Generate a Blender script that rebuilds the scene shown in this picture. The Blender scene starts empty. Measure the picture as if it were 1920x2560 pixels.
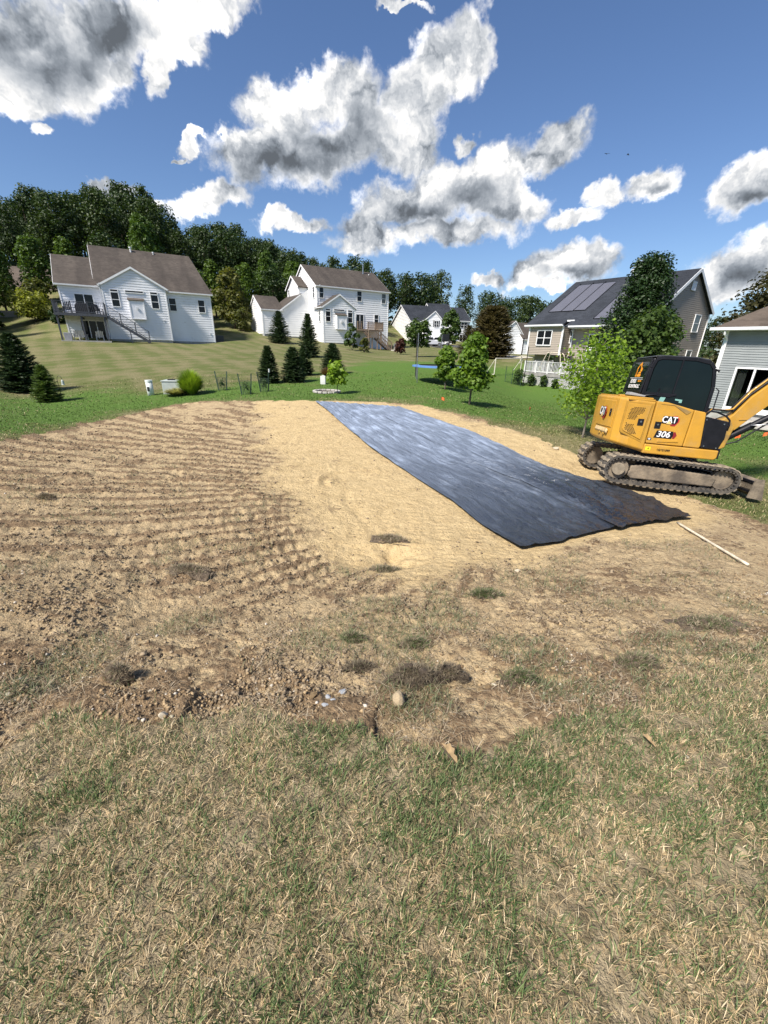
import bpy, bmesh, math, random
import numpy as np
from mathutils import Vector, Matrix, Euler

random.seed(7); rng = np.random.default_rng(7)
SC = bpy.context.scene
COL = SC.collection
PI = math.pi
rad = math.radians

# ------------------------------------------------------------------ camera
CAM_F, CAM_PITCH, CAM_ROLL, CAM_H = 1015.0, 22.3, 1.5, 1.8
cam_data = bpy.data.cameras.new('camera')
cam_data.sensor_fit = 'HORIZONTAL'
cam_data.sensor_width = 36.0
cam_data.lens = 36.0 * CAM_F / 1920.0
cam_data.clip_start = 0.05
cam_data.clip_end = 6000
cam = bpy.data.objects.new('camera', cam_data)
COL.objects.link(cam)
CAM_M = (Matrix.Rotation(rad(90 - CAM_PITCH), 3, 'X') @ Matrix.Rotation(rad(CAM_ROLL), 3, 'Z'))
cam.matrix_world = Matrix.Translation((0, 0, CAM_H)) @ CAM_M.to_4x4()
SC.camera = cam
CM = np.array(CAM_M)


def ray(x, y):
    """direction of the sight line through a point of the survey photograph (1920 x 2560)"""
    return CM @ np.array([(x - 960) / CAM_F, (1280 - y) / CAM_F, -1.0])


def at(x, y, t):
    return np.array([0, 0, CAM_H]) + ray(x, y) * t


def unit(v):
    v = np.asarray(v, float)
    return v / np.linalg.norm(v)


# ------------------------------------------------------------------ light and exposure
SUN_AZ, SUN_EL = -136.0, 49.0
SUNV = Vector((math.sin(rad(SUN_AZ)) * math.cos(rad(SUN_EL)), math.cos(rad(SUN_AZ)) * math.cos(rad(SUN_EL)), math.sin(rad(SUN_EL))))
sun_d = bpy.data.lights.new('sun', 'SUN')
sun_d.energy = 4.1
sun_d.angle = rad(9)
sun_d.color = (1.0, 0.93, 0.835)
sun = bpy.data.objects.new('sun', sun_d)
COL.objects.link(sun)
sun.rotation_euler = SUNV.to_track_quat('Z', 'Y').to_euler()
sun.location = (0, 0, 60)
SC.view_settings.view_transform = 'Standard'
SC.view_settings.look = 'None'
SC.view_settings.exposure = 0.90
SC.view_settings.gamma = 1.0
SC.view_settings.use_curve_mapping = False
SC.cycles.max_bounces = 6
SC.cycles.transparent_max_bounces = 8
SC.cycles.diffuse_bounces = 3


class NT:
    """small helper for building node trees"""
    def __init__(s, tree):
        s.t = tree
        s.n = tree.nodes
        s.l = tree.links

    def new(s, typ, **kw):
        n = s.n.new(typ)
        for k, v in kw.items():
            setattr(n, k, v)
        return n

    def put(s, sock, v):
        if isinstance(v, bpy.types.NodeSocket):
            s.l.new(v, sock)
        elif v is not None:
            sock.default_value = v

    def math(s, op, a, b=None, c=None, clamp=False):
        n = s.new('ShaderNodeMath', operation=op, use_clamp=clamp)
        s.put(n.inputs[0], a)
        if b is not None: s.put(n.inputs[1], b)
        if c is not None: s.put(n.inputs[2], c)
        return n.outputs[0]

    def vmath(s, op, a, b=None, sc=None):
        n = s.new('ShaderNodeVectorMath', operation=op)
        s.put(n.inputs[0], a)
        if b is not None: s.put(n.inputs[1], b)
        if sc is not None: s.put(n.inputs['Scale'], sc)
        return n.outputs['Value'] if op in ('LENGTH', 'DOT_PRODUCT', 'DISTANCE') else n.outputs['Vector']

    def mix(s, f, a, b, typ='MIX'):
        n = s.new('ShaderNodeMix', data_type='RGBA', blend_type=typ)
        s.put(n.inputs[0], f)
        s.put(n.inputs[6], a if isinstance(a, bpy.types.NodeSocket) else (*a, 1))
        s.put(n.inputs[7], b if isinstance(b, bpy.types.NodeSocket) else (*b, 1))
        return n.outputs[2]

    def ramp(s, v, lo, hi, a=0.0, b=1.0, smooth=True):
        n = s.new('ShaderNodeMapRange')
        if smooth: n.interpolation_type = 'SMOOTHSTEP'
        s.put(n.inputs[0], v)
        for i, x in zip((1, 2, 3, 4), (lo, hi, a, b)):
            s.put(n.inputs[i], x)
        return n.outputs[0]

    def noise(s, vec, scale, detail=4, rough=0.55, dist=0.0, typ=None, color=False):
        n = s.new('ShaderNodeTexNoise')
        if typ: n.noise_type = typ
        if vec is not None: s.put(n.inputs['Vector'], vec)
        n.inputs['Scale'].default_value = scale
        n.inputs['Detail'].default_value = detail
        n.inputs['Roughness'].default_value = rough
        n.inputs['Distortion'].default_value = dist
        return n.outputs['Color'] if color else n.outputs[0]

    def voronoi(s, vec, scale, detail=0, rough=0.5, feature='F1', smooth=1.0, rand=1.0):
        n = s.new('ShaderNodeTexVoronoi')
        n.feature = feature
        if vec is not None: s.put(n.inputs['Vector'], vec)
        n.inputs['Scale'].default_value = scale
        if 'Detail' in n.inputs: n.inputs['Detail'].default_value = detail
        if 'Roughness' in n.inputs: n.inputs['Roughness'].default_value = rough
        if feature == 'SMOOTH_F1': n.inputs['Smoothness'].default_value = smooth
        n.inputs['Randomness'].default_value = rand
        return n


# ------------------------------------------------------------------ sky with cumulus clouds
world = bpy.data.worlds.new('World')
SC.world = world
world.use_nodes = True
W = NT(world.node_tree)
W.n.clear()
sky = W.new('ShaderNodeTexSky', sky_type='NISHITA')
sky.sun_disc = False
sky.sun_elevation = rad(SUN_EL)
sky.sun_rotation = rad(SUN_AZ)
sky.air_density = 1.0
sky.dust_density = 0.6
sky.ozone_density = 1.6
tc = W.new('ShaderNodeTexCoord').outputs['Generated']
K = 1920 / 1659.0


def blob(px, py, rx, ry, tilt):
    """an ellipsoid patch of sky given by its bearing, from the survey photograph"""
    px, py, rx, ry = px * K, py * K, rx * K, ry * K
    c = unit(ray(px, py)); a = rad(tilt)
    ex = unit(ray(px + rx * math.cos(a), py - rx * math.sin(a))) - c
    ey = unit(ray(px - ry * math.sin(a), py - ry * math.cos(a))) - c
    lx, ly = np.linalg.norm(ex), np.linalg.norm(ey)
    X = ex / lx
    Zv = unit(c - X * np.dot(c, X))
    Y = np.cross(Zv, X)
    m = Matrix((X, Y, Zv)).transposed()
    return Vector(c), m.to_euler('XYZ'), Vector((lx, ly, 0.45))


def blobfield(vec, blobs, k=0.25):
    out = None
    for b in blobs:
        c, e, s = blob(*b[:5])
        mp = W.new('ShaderNodeMapping', vector_type='TEXTURE')
        W.put(mp.inputs['Vector'], vec)
        mp.inputs['Location'].default_value = c
        mp.inputs['Rotation'].default_value = e
        mp.inputs['Scale'].default_value = s
        ln = W.vmath('LENGTH', mp.outputs[0])
        v = W.math('SUBTRACT', 1.0, ln)
        if out is None:
            out = v
        else:
            out = W.math('SMOOTH_MAX', out, v, k)
    return out


CLOUDS = [
    (70, 100, 215, 125, 0), (20, 205, 120, 42, 8), (250, 50, 150, 72, -5), (430, 16, 132, 40, 10), (345, 150, 34, 48, -35), (385, 75, 66, 45, -20), (265, 130, 40, 36, 0),
    (78, 275, 26, 16, -20), (640, 335, 175, 82, 8), (595, 235, 78, 84, 0), (705, 180, 80, 66, 20), (780, 215, 76, 88, 0), (800, 300, 80, 70, 0),
    (545, 325, 78, 55, 20), (452, 430, 95, 34, 10), (415, 318, 26, 26, 30), (425, 295, 22, 12, 0), (395, 345, 20, 8, 0),
    (905, 235, 72, 84, 30), (965, 150, 84, 74, 35), (1015, 85, 56, 62, 50), (885, 330, 62, 44, 0),
    (880, 440, 112, 62, 0), (800, 480, 92, 40, 15), (960, 400, 100, 72, 0), (1060, 380, 105, 72, 15), (1190, 325, 86, 46, 25), (1100, 445, 96, 48, 0), (960, 505, 170, 36, 0), (790, 525, 88, 40, 0), (1010, 300, 28, 22, 0),
    (1315, 412, 44, 28, 15), (1418, 390, 74, 30, 12), (1235, 468, 62, 24, 12), (1605, 415, 90, 48, 18), (1650, 390, 60, 50, 10),
    (1245, 565, 118, 42, 4), (1150, 590, 66, 34, 10), (1060, 600, 46, 14, 0), (1600, 585, 130, 62, 15), (1400, 585, 40, 14, 20),
    (255, 398, 48, 17, 10), (335, 432, 34, 16, 0), (870, 2, 66, 12, -10), (640, 480, 90, 22, 0), (500, 300, 16, 20, 0), (1180, 620, 50, 12, 0),
]
DARKS = [(110, 118, 165, 78, 0), (240, 60, 110, 46, 0), (20, 60, 120, 50, 0), (640, 368, 180, 50, 4), (780, 290, 88, 66, 20), (690, 300, 90, 50, 0), (950, 470, 160, 38, 0), (1040, 430, 80, 40, 0), (1245, 592, 88, 20, 4), (1625, 440, 66, 18, 12), (1625, 590, 80, 34, 10), (1430, 402, 40, 12, 10)]
wn = W.noise(tc, 7.0, 5, 0.6, color=True)
warp = W.vmath('SCALE', W.vmath('SUBTRACT', wn, (0.5, 0.5, 0.5)), sc=0.10)
wn2 = W.noise(tc, 26.0, 4, 0.6, color=True)
warp2 = W.vmath('SCALE', W.vmath('SUBTRACT', wn2, (0.5, 0.5, 0.5)), sc=0.04)
dw = W.vmath('ADD', W.vmath('ADD', tc, warp), warp2)
base = blobfield(dw, CLOUDS)
dark = blobfield(W.vmath('ADD', tc, warp), DARKS, 0.4)


def puff(vec):
    v = W.voronoi(vec, 9.0, 4.0, 0.50, 'F1')
    return W.math('SUBTRACT', 0.5, v.outputs['Distance'])


dp = W.vmath('ADD', dw, W.vmath('SCALE', W.vmath('SUBTRACT', wn2, (0.5, 0.5, 0.5)), sc=0.03))
p0 = puff(dp)
p1 = puff(W.vmath('ADD', dp, tuple(np.array(SUNV) * 0.012 + np.array([-0.010, 0, 0.020]))))
fine = W.math('SUBTRACT', W.noise(tc, 30.0, 5, 0.65), 0.5)
# clouds for the part of the sky the photograph does not show
sep = W.new('ShaderNodeSeparateXYZ'); W.put(sep.inputs[0], tc)
flat = W.new('ShaderNodeCombineXYZ')
zz = W.math('ADD', W.math('MAXIMUM', sep.outputs[2], 0.02), 0.12)
W.put(flat.inputs[0], W.math('DIVIDE', sep.outputs[0], zz)); W.put(flat.inputs[1], W.math('DIVIDE', sep.outputs[1], zz))
other = W.math('MULTIPLY', W.math('SUBTRACT', W.noise(flat.outputs[0], 0.9, 5, 0.55), 0.53), 4.0)
side = W.ramp(W.math('SUBTRACT', sep.outputs[1], W.math('MULTIPLY', W.math('ABSOLUTE', sep.outputs[0]), 0.85)), -0.12, -0.30)
high = W.ramp(sep.outputs[2], 0.80, 0.90)
base = W.math('ADD', W.math('MULTIPLY', base, 1.45), 0.38)
base = W.math('ADD', base, W.math('MULTIPLY', W.math('MAXIMUM', side, high), W.math('ADD', W.math('MAXIMUM', other, -1.0), W.math('MULTIPLY', base, -1.0))))
thick = W.math('ADD', W.math('ADD', base, W.math('MULTIPLY', p0, 0.40)), W.math('MULTIPLY', fine, 1.05))
alpha = W.ramp(thick, -0.05, 0.62)
body = W.ramp(thick, 0.12, 0.85)
grey = W.math('MULTIPLY', W.ramp(W.math('ADD', dark, W.math('MULTIPLY', p0, 0.22)), -0.65, 1.05), body)
rim = W.math('MULTIPLY', W.math('SUBTRACT', p0, p1), 0.90)
relief = W.math('ADD', W.math('SUBTRACT', 1.04, W.math('MULTIPLY', body, 0.14)), W.math('MULTIPLY', rim, W.math('SUBTRACT', 1.0, W.math('MULTIPLY', grey, 0.45))))
relief = W.math('ADD', relief, W.math('ADD', W.math('MULTIPLY', fine, 0.22), W.math('MULTIPLY', W.math('SUBTRACT', p0, 0.2), 0.25)))
lum = W.math('MULTIPLY', relief, W.math('SUBTRACT', 1.0, W.math('MULTIPLY', grey, W.math('ADD', 0.42, W.math('MULTIPLY', W.math('SUBTRACT', 0.25, p0), 0.40)))))
lum = W.math('MINIMUM', W.math('MAXIMUM', lum, 0.20), 1.3)
tint = W.mix(W.ramp(lum, 0.3, 0.85, smooth=False), (0.86, 0.97, 1.12), (1.0, 0.99, 0.975))
ccol = W.vmath('SCALE', tint, sc=W.math('MULTIPLY', W.math('POWER', lum, 1.3), 0.68))
skyc = W.vmath('SCALE', sky.outputs[0], sc=0.064)
# a slightly richer blue overhead, as polarised summer air shows it
skyc = W.vmath('MULTIPLY', skyc, (0.80, 0.93, 1.14))
out = W.mix(alpha, skyc, ccol)
bg = W.new('ShaderNodeBackground')
W.put(bg.inputs[0], out)
bg.inputs[1].default_value = 1.0
wo = W.new('ShaderNodeOutputWorld')
W.l.new(bg.outputs[0], wo.inputs[0])
world.cycles.sampling_method = 'MANUAL'
world.cycles.sample_map_resolution = 512

# ------------------------------------------------------------------ object helpers


def tag(o, label=None, cat=None, group=None, kind=None):
    if label: o['label'] = label
    if cat: o['category'] = cat
    if group: o['group'] = group
    if kind: o['kind'] = kind
    return o


def empty(name, loc=(0, 0, 0), rz=0.0, label=None, cat=None, group=None):
    o = bpy.data.objects.new(name, None)
    COL.objects.link(o)
    o.location = loc
    o.rotation_euler = (0, 0, rz)
    o.empty_display_size = 0.2
    return tag(o, label, cat, group)


def link_mesh(name, me, parent=None, mat=None):
    o = bpy.data.objects.new(name, me)
    COL.objects.link(o)
    if mat is not None and not me.materials: me.materials.append(mat)
    if parent is not None: o.parent = parent
    return o


def copy_tree(o, parent=None):
    c = o.copy()
    COL.objects.link(c)
    c.parent = parent
    for ch in list(o.children):
        copy_tree(ch, c)
    return c


class MB:
    """collects simple solids and links them as one mesh object"""
    def __init__(s):
        s.v = []; s.f = []

    def add(s, vs, fs, M=None):
        n = len(s.v)
        if M is not None: vs = [M @ Vector(v) for v in vs]
        s.v += [tuple(v) for v in vs]
        s.f += [tuple(i + n for i in f) for f in fs]
        return s

    def box(s, x0, x1, y0, y1, z0, z1, M=None):
        vs = [(x, y, z) for z in (z0, z1) for y in (y0, y1) for x in (x0, x1)]
        return s.add(vs, [(0, 2, 3, 1), (4, 5, 7, 6), (0, 1, 5, 4), (2, 6, 7, 3), (0, 4, 6, 2), (1, 3, 7, 5)], M)

    def bar(s, a, b, w, h=None, up=(0, 0, 1)):
        a, b = Vector(a), Vector(b); h = h or w
        d = (b - a); L = d.length; d.normalize()
        u = Vector(up)
        if abs(d.dot(u)) > 0.98: u = Vector((0, 1, 0))
        x = d.cross(u).normalized(); z = x.cross(d)
        M = Matrix((x, d, z)).transposed().to_4x4(); M.translation = a
        return s.box(-w / 2, w / 2, 0, L, -h / 2, h / 2, M)

    def tube(s, pts, r, n=8, cap=True):
        pts = [Vector(p) for p in pts]
        rs = r if isinstance(r, (list, tuple)) else [r] * len(pts)
        base = len(s.v); prev = None
        for i, p in enumerate(pts):
            d = (pts[min(i + 1, len(pts) - 1)] - pts[max(i - 1, 0)]).normalized()
            if prev is None:
                u = Vector((0, 0, 1)) if abs(d.z) < 0.9 else Vector((1, 0, 0))
                x = d.cross(u).normalized()
            else:
                x = (prev - d * prev.dot(d)).normalized()
            prev = x; y = d.cross(x)
            for k in range(n):
                a = 2 * PI * k / n
                s.v.append(tuple(p + (x * math.cos(a) + y * math.sin(a)) * rs[i]))
        for i in range(len(pts) - 1):
            for k in range(n):
                a = base + i * n + k; b = base + i * n + (k + 1) % n
                s.f.append((a, b, b + n, a + n))
        if cap:
            s.f.append(tuple(base + k for k in range(n))[::-1])
            s.f.append(tuple(base + (len(pts) - 1) * n + k for k in range(n)))
        return s

    def prism(s, poly, y0, y1, axis='y', M=None):
        """polygon in (x,z) extruded along y (or the two other axes)"""
        n = len(poly)
        def P(a, b, c):
            return {'y': (a, c, b), 'x': (c, a, b), 'z': (a, b, c)}[axis]
        vs = [P(a, b, y0) for a, b in poly] + [P(a, b, y1) for a, b in poly]
        fs = [tuple(range(n)), tuple(range(2 * n - 1, n - 1, -1))]
        fs += [(i, i + n, (i + 1) % n + n, (i + 1) % n) for i in range(n)]
        return s.add(vs, fs, M)

    def slab(s, q, th):
        """thick sheet below the quad / polygon q"""
        q = [Vector(p) for p in q]
        nrm = (q[1] - q[0]).cross(q[2] - q[0]).normalized()
        if nrm.z < 0: nrm = -nrm
        n = len(q)
        vs = q + [p - nrm * th for p in q]
        fs = [tuple(range(n)), tuple(range(2 * n - 1, n - 1, -1))]
        fs += [(i, i + n, (i + 1) % n + n, (i + 1) % n) for i in range(n)]
        return s.add(vs, fs)

    def build(s, name, mat, parent=None, smooth=False, bevel=0, seg=2):
        if not s.v: return None
        me = bpy.data.meshes.new(name)
        me.from_pydata(s.v, [], s.f)
        me.validate()
        bm = bmesh.new(); bm.from_mesh(me)
        bmesh.ops.recalc_face_normals(bm, faces=bm.faces)
        bm.to_mesh(me); bm.free()
        if smooth:
            me.polygons.foreach_set('use_smooth', [True] * len(me.polygons))
        o = link_mesh(name, me, parent, mat)
        if bevel:
            b = o.modifiers.new('bevel', 'BEVEL')
            b.width = bevel; b.segments = seg; b.limit_method = 'ANGLE'
            b.harden_normals = False
        return o


def fastmesh(name, V, Fs, mat=None, parent=None, smooth=False, attrs=None):
    """numpy arrays to mesh. Fs: list of int arrays (n,k)"""
    me = bpy.data.meshes.new(name)
    V = np.asarray(V, np.float32)
    me.vertices.add(len(V)); me.vertices.foreach_set('co', V.ravel())
    tot = sum(len(f) for f in Fs)
    loops = np.concatenate([np.asarray(f, np.int32).ravel() for f in Fs])
    cnt = np.concatenate([np.full(len(f), f.shape[1], np.int32) for f in Fs])
    me.loops.add(len(loops)); me.loops.foreach_set('vertex_index', loops)
    me.polygons.add(tot)
    st = np.concatenate([[0], np.cumsum(cnt)[:-1]]).astype(np.int32)
    me.polygons.foreach_set('loop_start', st)
    me.update(calc_edges=True)
    if smooth: me.polygons.foreach_set('use_smooth', np.ones(tot, bool))
    for k, a in (attrs or {}).items():
        a = np.asarray(a, np.float32)
        if a.ndim == 1:
            at_ = me.attributes.new(k, 'FLOAT', 'POINT'); at_.data.foreach_set('value', a)
        else:
            at_ = me.attributes.new(k, 'FLOAT_COLOR', 'POINT'); at_.data.foreach_set('color', np.c_[a, np.ones(len(a))].astype(np.float32).ravel())
    return link_mesh(name, me, parent, mat)


class Pieces:
    """like MB, but every box becomes an object of its own"""
    def __init__(s): s.m = []

    def box(s, *a):
        s.m.append(MB().box(*a)); return s


# ------------------------------------------------------------------ materials
MATS = {}


def pmat(name, col, rough=0.7, var=0.12, scale=4.0, col2=None, bump=0.0, bscale=60.0, metal=0.0, spec=0.5, stretch=None, det=5, coat=0.0):
    if name in MATS: return MATS[name]
    m = bpy.data.materials.new(name); m.use_nodes = True
    N = NT(m.node_tree); N.n.clear()
    b = N.new('ShaderNodeBsdfPrincipled')
    o = N.new('ShaderNodeOutputMaterial'); N.l.new(b.outputs[0], o.inputs[0])
    v = N.new('ShaderNodeTexCoord').outputs['Object']
    if stretch: v = N.vmath('MULTIPLY', v, stretch)
    f = N.noise(v, scale, det, 0.6)
    c2 = col2 or tuple(c * (1 - var) for c in col)
    c1 = col if col2 else tuple(min(1, c * (1 + var * 0.6)) for c in col)
    N.put(b.inputs['Base Color'], N.mix(N.ramp(f, 0.3, 0.7), c1, c2))
    N.put(b.inputs['Roughness'], N.math('ADD', rough - 0.06, N.math('MULTIPLY', N.noise(v, scale * 3, 3), 0.12)))
    b.inputs['Metallic'].default_value = metal
    b.inputs['Specular IOR Level'].default_value = spec
    b.inputs['Coat Weight'].default_value = coat
    if bump:
        bn = N.new('ShaderNodeBump'); bn.inputs['Strength'].default_value = bump; bn.inputs['Distance'].default_value = 0.02
        N.put(bn.inputs['Height'], N.noise(v, bscale, 4, 0.6)); N.l.new(bn.outputs[0], b.inputs['Normal'])
    MATS[name] = m
    return m


def leafmat(name, dark, light, trans=0.35, hue=0.25, rough=0.5):
    m = bpy.data.materials.new(name); m.use_nodes = True
    N = NT(m.node_tree); N.n.clear()
    g = N.new('ShaderNodeNewGeometry').outputs['Random Per Island']
    oi = N.new('ShaderNodeObjectInfo').outputs['Random']
    c = N.mix(g, dark, light)
    ob = N.mix(oi, (1 - hue, 1 - hue * 0.75, 1 - hue), (1 + hue, 1 + hue * 0.55, 1 + hue * 0.3))
    c = N.mix(1.0, c, ob, 'MULTIPLY')
    p = N.new('ShaderNodeBsdfPrincipled'); N.put(p.inputs['Base Color'], c)
    p.inputs['Roughness'].default_value = rough; p.inputs['Specular IOR Level'].default_value = 0.3
    t = N.new('ShaderNodeBsdfTranslucent'); N.put(t.inputs[0], N.mix(1.0, c, (1.25, 1.3, 0.5), 'MULTIPLY'))
    ms = N.new('ShaderNodeMixShader'); ms.inputs[0].default_value = trans
    N.l.new(p.outputs[0], ms.inputs[1]); N.l.new(t.outputs[0], ms.inputs[2])
    o = N.new('ShaderNodeOutputMaterial'); N.l.new(ms.outputs[0], o.inputs[0])
    return m


def glassmat(name, col=(0.010, 0.012, 0.014), rough=0.05, spec=0.3):
    m = bpy.data.materials.new(name); m.use_nodes = True
    b = m.node_tree.nodes['Principled BSDF']
    N = NT(m.node_tree)
    v = N.new('ShaderNodeTexCoord').outputs['Object']
    N.put(b.inputs['Base Color'], N.mix(N.noise(v, 1.3, 2), tuple(c * 0.6 for c in col), tuple(c * 1.5 for c in col)))
    b.inputs['Roughness'].default_value = rough
    b.inputs['Specular IOR Level'].default_value = spec
    return m


M_white = pmat('white_trim', (0.84, 0.84, 0.84), 0.45, 0.05)
M_gutter = pmat('gutter_metal', (0.68, 0.69, 0.70), 0.4, 0.06)
M_side_w = pmat('white_siding', (0.80, 0.81, 0.84), 0.55, 0.07, 0.7, stretch=(1, 1, 0.3))
M_side_c = pmat('cream_white_siding', (0.84, 0.84, 0.84), 0.55, 0.06, 0.5)
M_side_t = pmat('taupe_siding', (0.36, 0.31, 0.255), 0.6, 0.08, 0.8)
M_side_g = pmat('grey_blue_siding', (0.27, 0.29, 0.295), 0.55, 0.07, 0.9)
M_found = pmat('concrete_foundation', (0.36, 0.35, 0.33), 0.9, 0.2, 3, bump=0.3)
M_glass = glassmat('window_glass')
M_glass2 = glassmat('pale_window_glass', (0.09, 0.10, 0.10), 0.1)
M_deckg = pmat('grey_painted_deck', (0.065, 0.07, 0.085), 0.6, 0.2, 6)
M_wood = pmat('weathered_deck_wood', (0.25, 0.18, 0.125), 0.8, 0.3, 5, stretch=(1, 1, 4))
M_woodg = pmat('grey_deck_wood', (0.28, 0.27, 0.25), 0.8, 0.2, 5)
M_black = pmat('black_metal', (0.018, 0.018, 0.02), 0.45, 0.3, 8)
M_steel = pmat('bare_steel', (0.45, 0.45, 0.45), 0.35, 0.2, 8, metal=1.0)
M_bark = pmat('bark', (0.11, 0.085, 0.06), 0.9, 0.4, 12, bump=0.6, bscale=30, stretch=(1, 1, 0.2))
M_barkp = pmat('pale_bark', (0.20, 0.17, 0.14), 0.9, 0.35, 12, bump=0.6, bscale=30, stretch=(1, 1, 0.2))
M_brick = pmat('red_brick', (0.23, 0.09, 0.065), 0.85, 0.3, 3)
M_conc = pmat('concrete', (0.42, 0.40, 0.36), 0.9, 0.18, 4, bump=0.2)


def roofmat(name, c1, c2, streak=0.5, row=7.2, sc=1.0):
    m = bpy.data.materials.new(name); m.use_nodes = True
    N = NT(m.node_tree); N.n.clear()
    v = N.new('ShaderNodeTexCoord').outputs['Object']
    br = N.new('ShaderNodeTexVoronoi'); br.feature = 'F1'
    N.put(br.inputs['Vector'], N.vmath('MULTIPLY', v, (3.2, 3.2, 7.5))); br.inputs['Scale'].default_value = sc
    tab = N.noise(br.outputs['Color'], 3.0, 1)
    st = N.noise(N.vmath('MULTIPLY', v, (0.9, 0.12, 0.12)), 1.0, 4, 0.6)
    blot = N.noise(v, 0.35, 3)
    f = N.math('ADD', N.math('MULTIPLY', N.ramp(st, 0.35, 0.7), streak), N.math('MULTIPLY', N.ramp(blot, 0.35, 0.65), 1 - streak))
    c = N.mix(f, c1, c2)
    c = N.mix(N.math('MULTIPLY', N.ramp(tab, 0.35, 0.65), 0.45), c, tuple(x * 0.55 for x in c2))
    c = N.mix(N.math('MULTIPLY', N.noise(v, 90, 2), 0.3), c, tuple(min(1, x * 1.7) for x in c1))
    b = N.new('ShaderNodeBsdfPrincipled'); N.put(b.inputs['Base Color'], c)
    b.inputs['Roughness'].default_value = 0.9; b.inputs['Specular IOR Level'].default_value = 0.25
    o = N.new('ShaderNodeOutputMaterial'); N.l.new(b.outputs[0], o.inputs[0])
    return m


M_roof_b = roofmat('brown_shingle_roof', (0.105, 0.088, 0.074), (0.045, 0.038, 0.034), 0.6)
M_roof_k = roofmat('charcoal_shingle_roof', (0.042, 0.047, 0.058), (0.020, 0.023, 0.029), 0.2)
M_roof_n = roofmat('tan_brown_shingle_roof', (0.15, 0.12, 0.095), (0.075, 0.06, 0.05), 0.2)

# ------------------------------------------------------------------ houses' frames (needed by the terrain)
class Frame:
    def __init__(s, O, yaw):
        s.O = np.array(O, float); s.yaw = rad(yaw)
        c, n = math.cos(s.yaw), math.sin(s.yaw)
        s.R = np.array([[c, -n, 0], [n, c, 0], [0, 0, 1]])

    def w(s, x, y, z):
        return s.O + s.R @ np.array([x, y, z], float)


F1 = Frame((-33.64, 46.36, 1.53), 31)
F2 = Frame((-10.13, 63.65, 1.80), 31)
F3 = Frame((18.95, 105.08, 2.24), 15)
F4 = Frame((25.90, 87.23, 0.47), 20)
F5 = Frame((13.22, 41.89, 0.39), -55)
F6 = Frame((19.21, 25.37, -1.95), -58)
EXC = ((5.996, 8.984, -0.877), (rad(-3.915), rad(2.019), rad(-9.767)))

# ------------------------------------------------------------------ terrain surface
CTRL = []
for x in (-8, -4, 0, 4, 8):
    CTRL += [(x, -6, 0.05), (x, -1.5, 0.0), (x * 0.6, 0.6, 0.0)]
for p in [(960, 1800, 2.15), (960, 1600, 3.0), (400, 1500, 3.9), (0, 1500, 3.35), (400, 1800, 2.15), (1500, 1800, 2.15), (1700, 1500, 3.75),
          (0, 1090, 10.2), (300, 1250, 6.4), (620, 1300, 5.9), (800, 1400, 5.15), (1310, 1372, 5.65), (1730, 1292, 6.9), (1100, 1240, 7.6), (790, 1004, 16.3), (1000, 1020, 15.8), (900, 1100, 11.0),
          (400, 1012, 17.5), (1447, 1095, 11.9), (1880, 1095, 13.5), (1173, 1010, 17.0), (1113, 972, 22.0),
          (250, 985, 20.0), (250, 920, 28.5), (0, 985, 19.5), (0, 900, 31), (0, 808, 54), (540, 985, 19.5), (540, 920, 28.5),
          (800, 985, 19.5), (800, 920, 31), (960, 900, 38), (1120, 905, 36), (1180, 880, 62), (1270, 893, 48), (1050, 862, 78)]:
    CTRL.append(tuple(at(*p)))
ex0 = np.array(EXC[0])
CTRL += [(5.0, 8.1, -0.86), (7.0, 7.8, -0.95), (5.2, 10.0, -0.92), (7.1, 9.7, -1.0), (9.0, 8.2, -1.05)]
for f, pts in ((F1, [(-2, -5, -.25), (0, -3.5, -.1), (4, -3, -.1), (8, -3, -.1), (14.5, -1, .1), (14.5, 8, .5), (-1, 8, 1.4), (6, 14, 1.8)]),
               (F2, [(-7, 3.2, .85), (-7, 10.5, 2.0), (0, -2, .15), (5, -2, -.15), (9.8, -4, -.7), (11.8, 0, -.5), (11.6, 9, .2), (0, 12, 1.9)]),
               (F3, [(0, 0, .3), (-8, -4, -.1), (-17, 0, .9), (-8, 12, 1.2)]), (F4, [(0, -1, .4), (0, 8, .5), (12, 0, .2)]),
               (F5, [(-1, 1, .3), (3.3, -4, -1.4), (7.4, -4, -1.45), (3, 1, -.2), (10.5, 0, -1.2), (10.2, 10, -.6), (0, 12, .6)]),
               (F6, [(0, 0, .1), (3, 0, .05), (0, 8, .5), (8, 3, 0.1), (1, -3, .35)])):
    CTRL += [tuple(f.w(*p)) for p in pts]

SKYLINE = [(-200, 500), (0, 478), (60, 470), (110, 462), (200, 458), (340, 468), (400, 500), (430, 545), (540, 545), (600, 575), (700, 600), (800, 645), (880, 640), (960, 668), (1060, 664), (1100, 668), (1190, 700), (1240, 740), (1300, 742), (1380, 752), (1500, 770), (1700, 800), (1900, 820)]
AZ_T = []
for px, py in SKYLINE:
    r = ray(px, py)
    AZ_T.append((math.degrees(math.atan2(r[0], r[1])), r[2] / math.hypot(r[0], r[1])))
AZ_T = np.array(AZ_T)


def skyline(az):
    return float(np.interp(az, AZ_T[:, 0], AZ_T[:, 1]))


def hill_z(az, D):
    top = CAM_H + 118 * skyline(az) - 13
    low = 2.2 + 3.6 * max(0, min(1, (-az) / 35))
    D0 = 72 if az < -12 else 72 + (az + 12) * 1.6
    D0 = min(D0, 112)
    s = max(0, min(1, (D - D0 + 8) / (126 - D0)))
    return low + (max(top, 1.0) - low) * s ** 1.15


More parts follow.
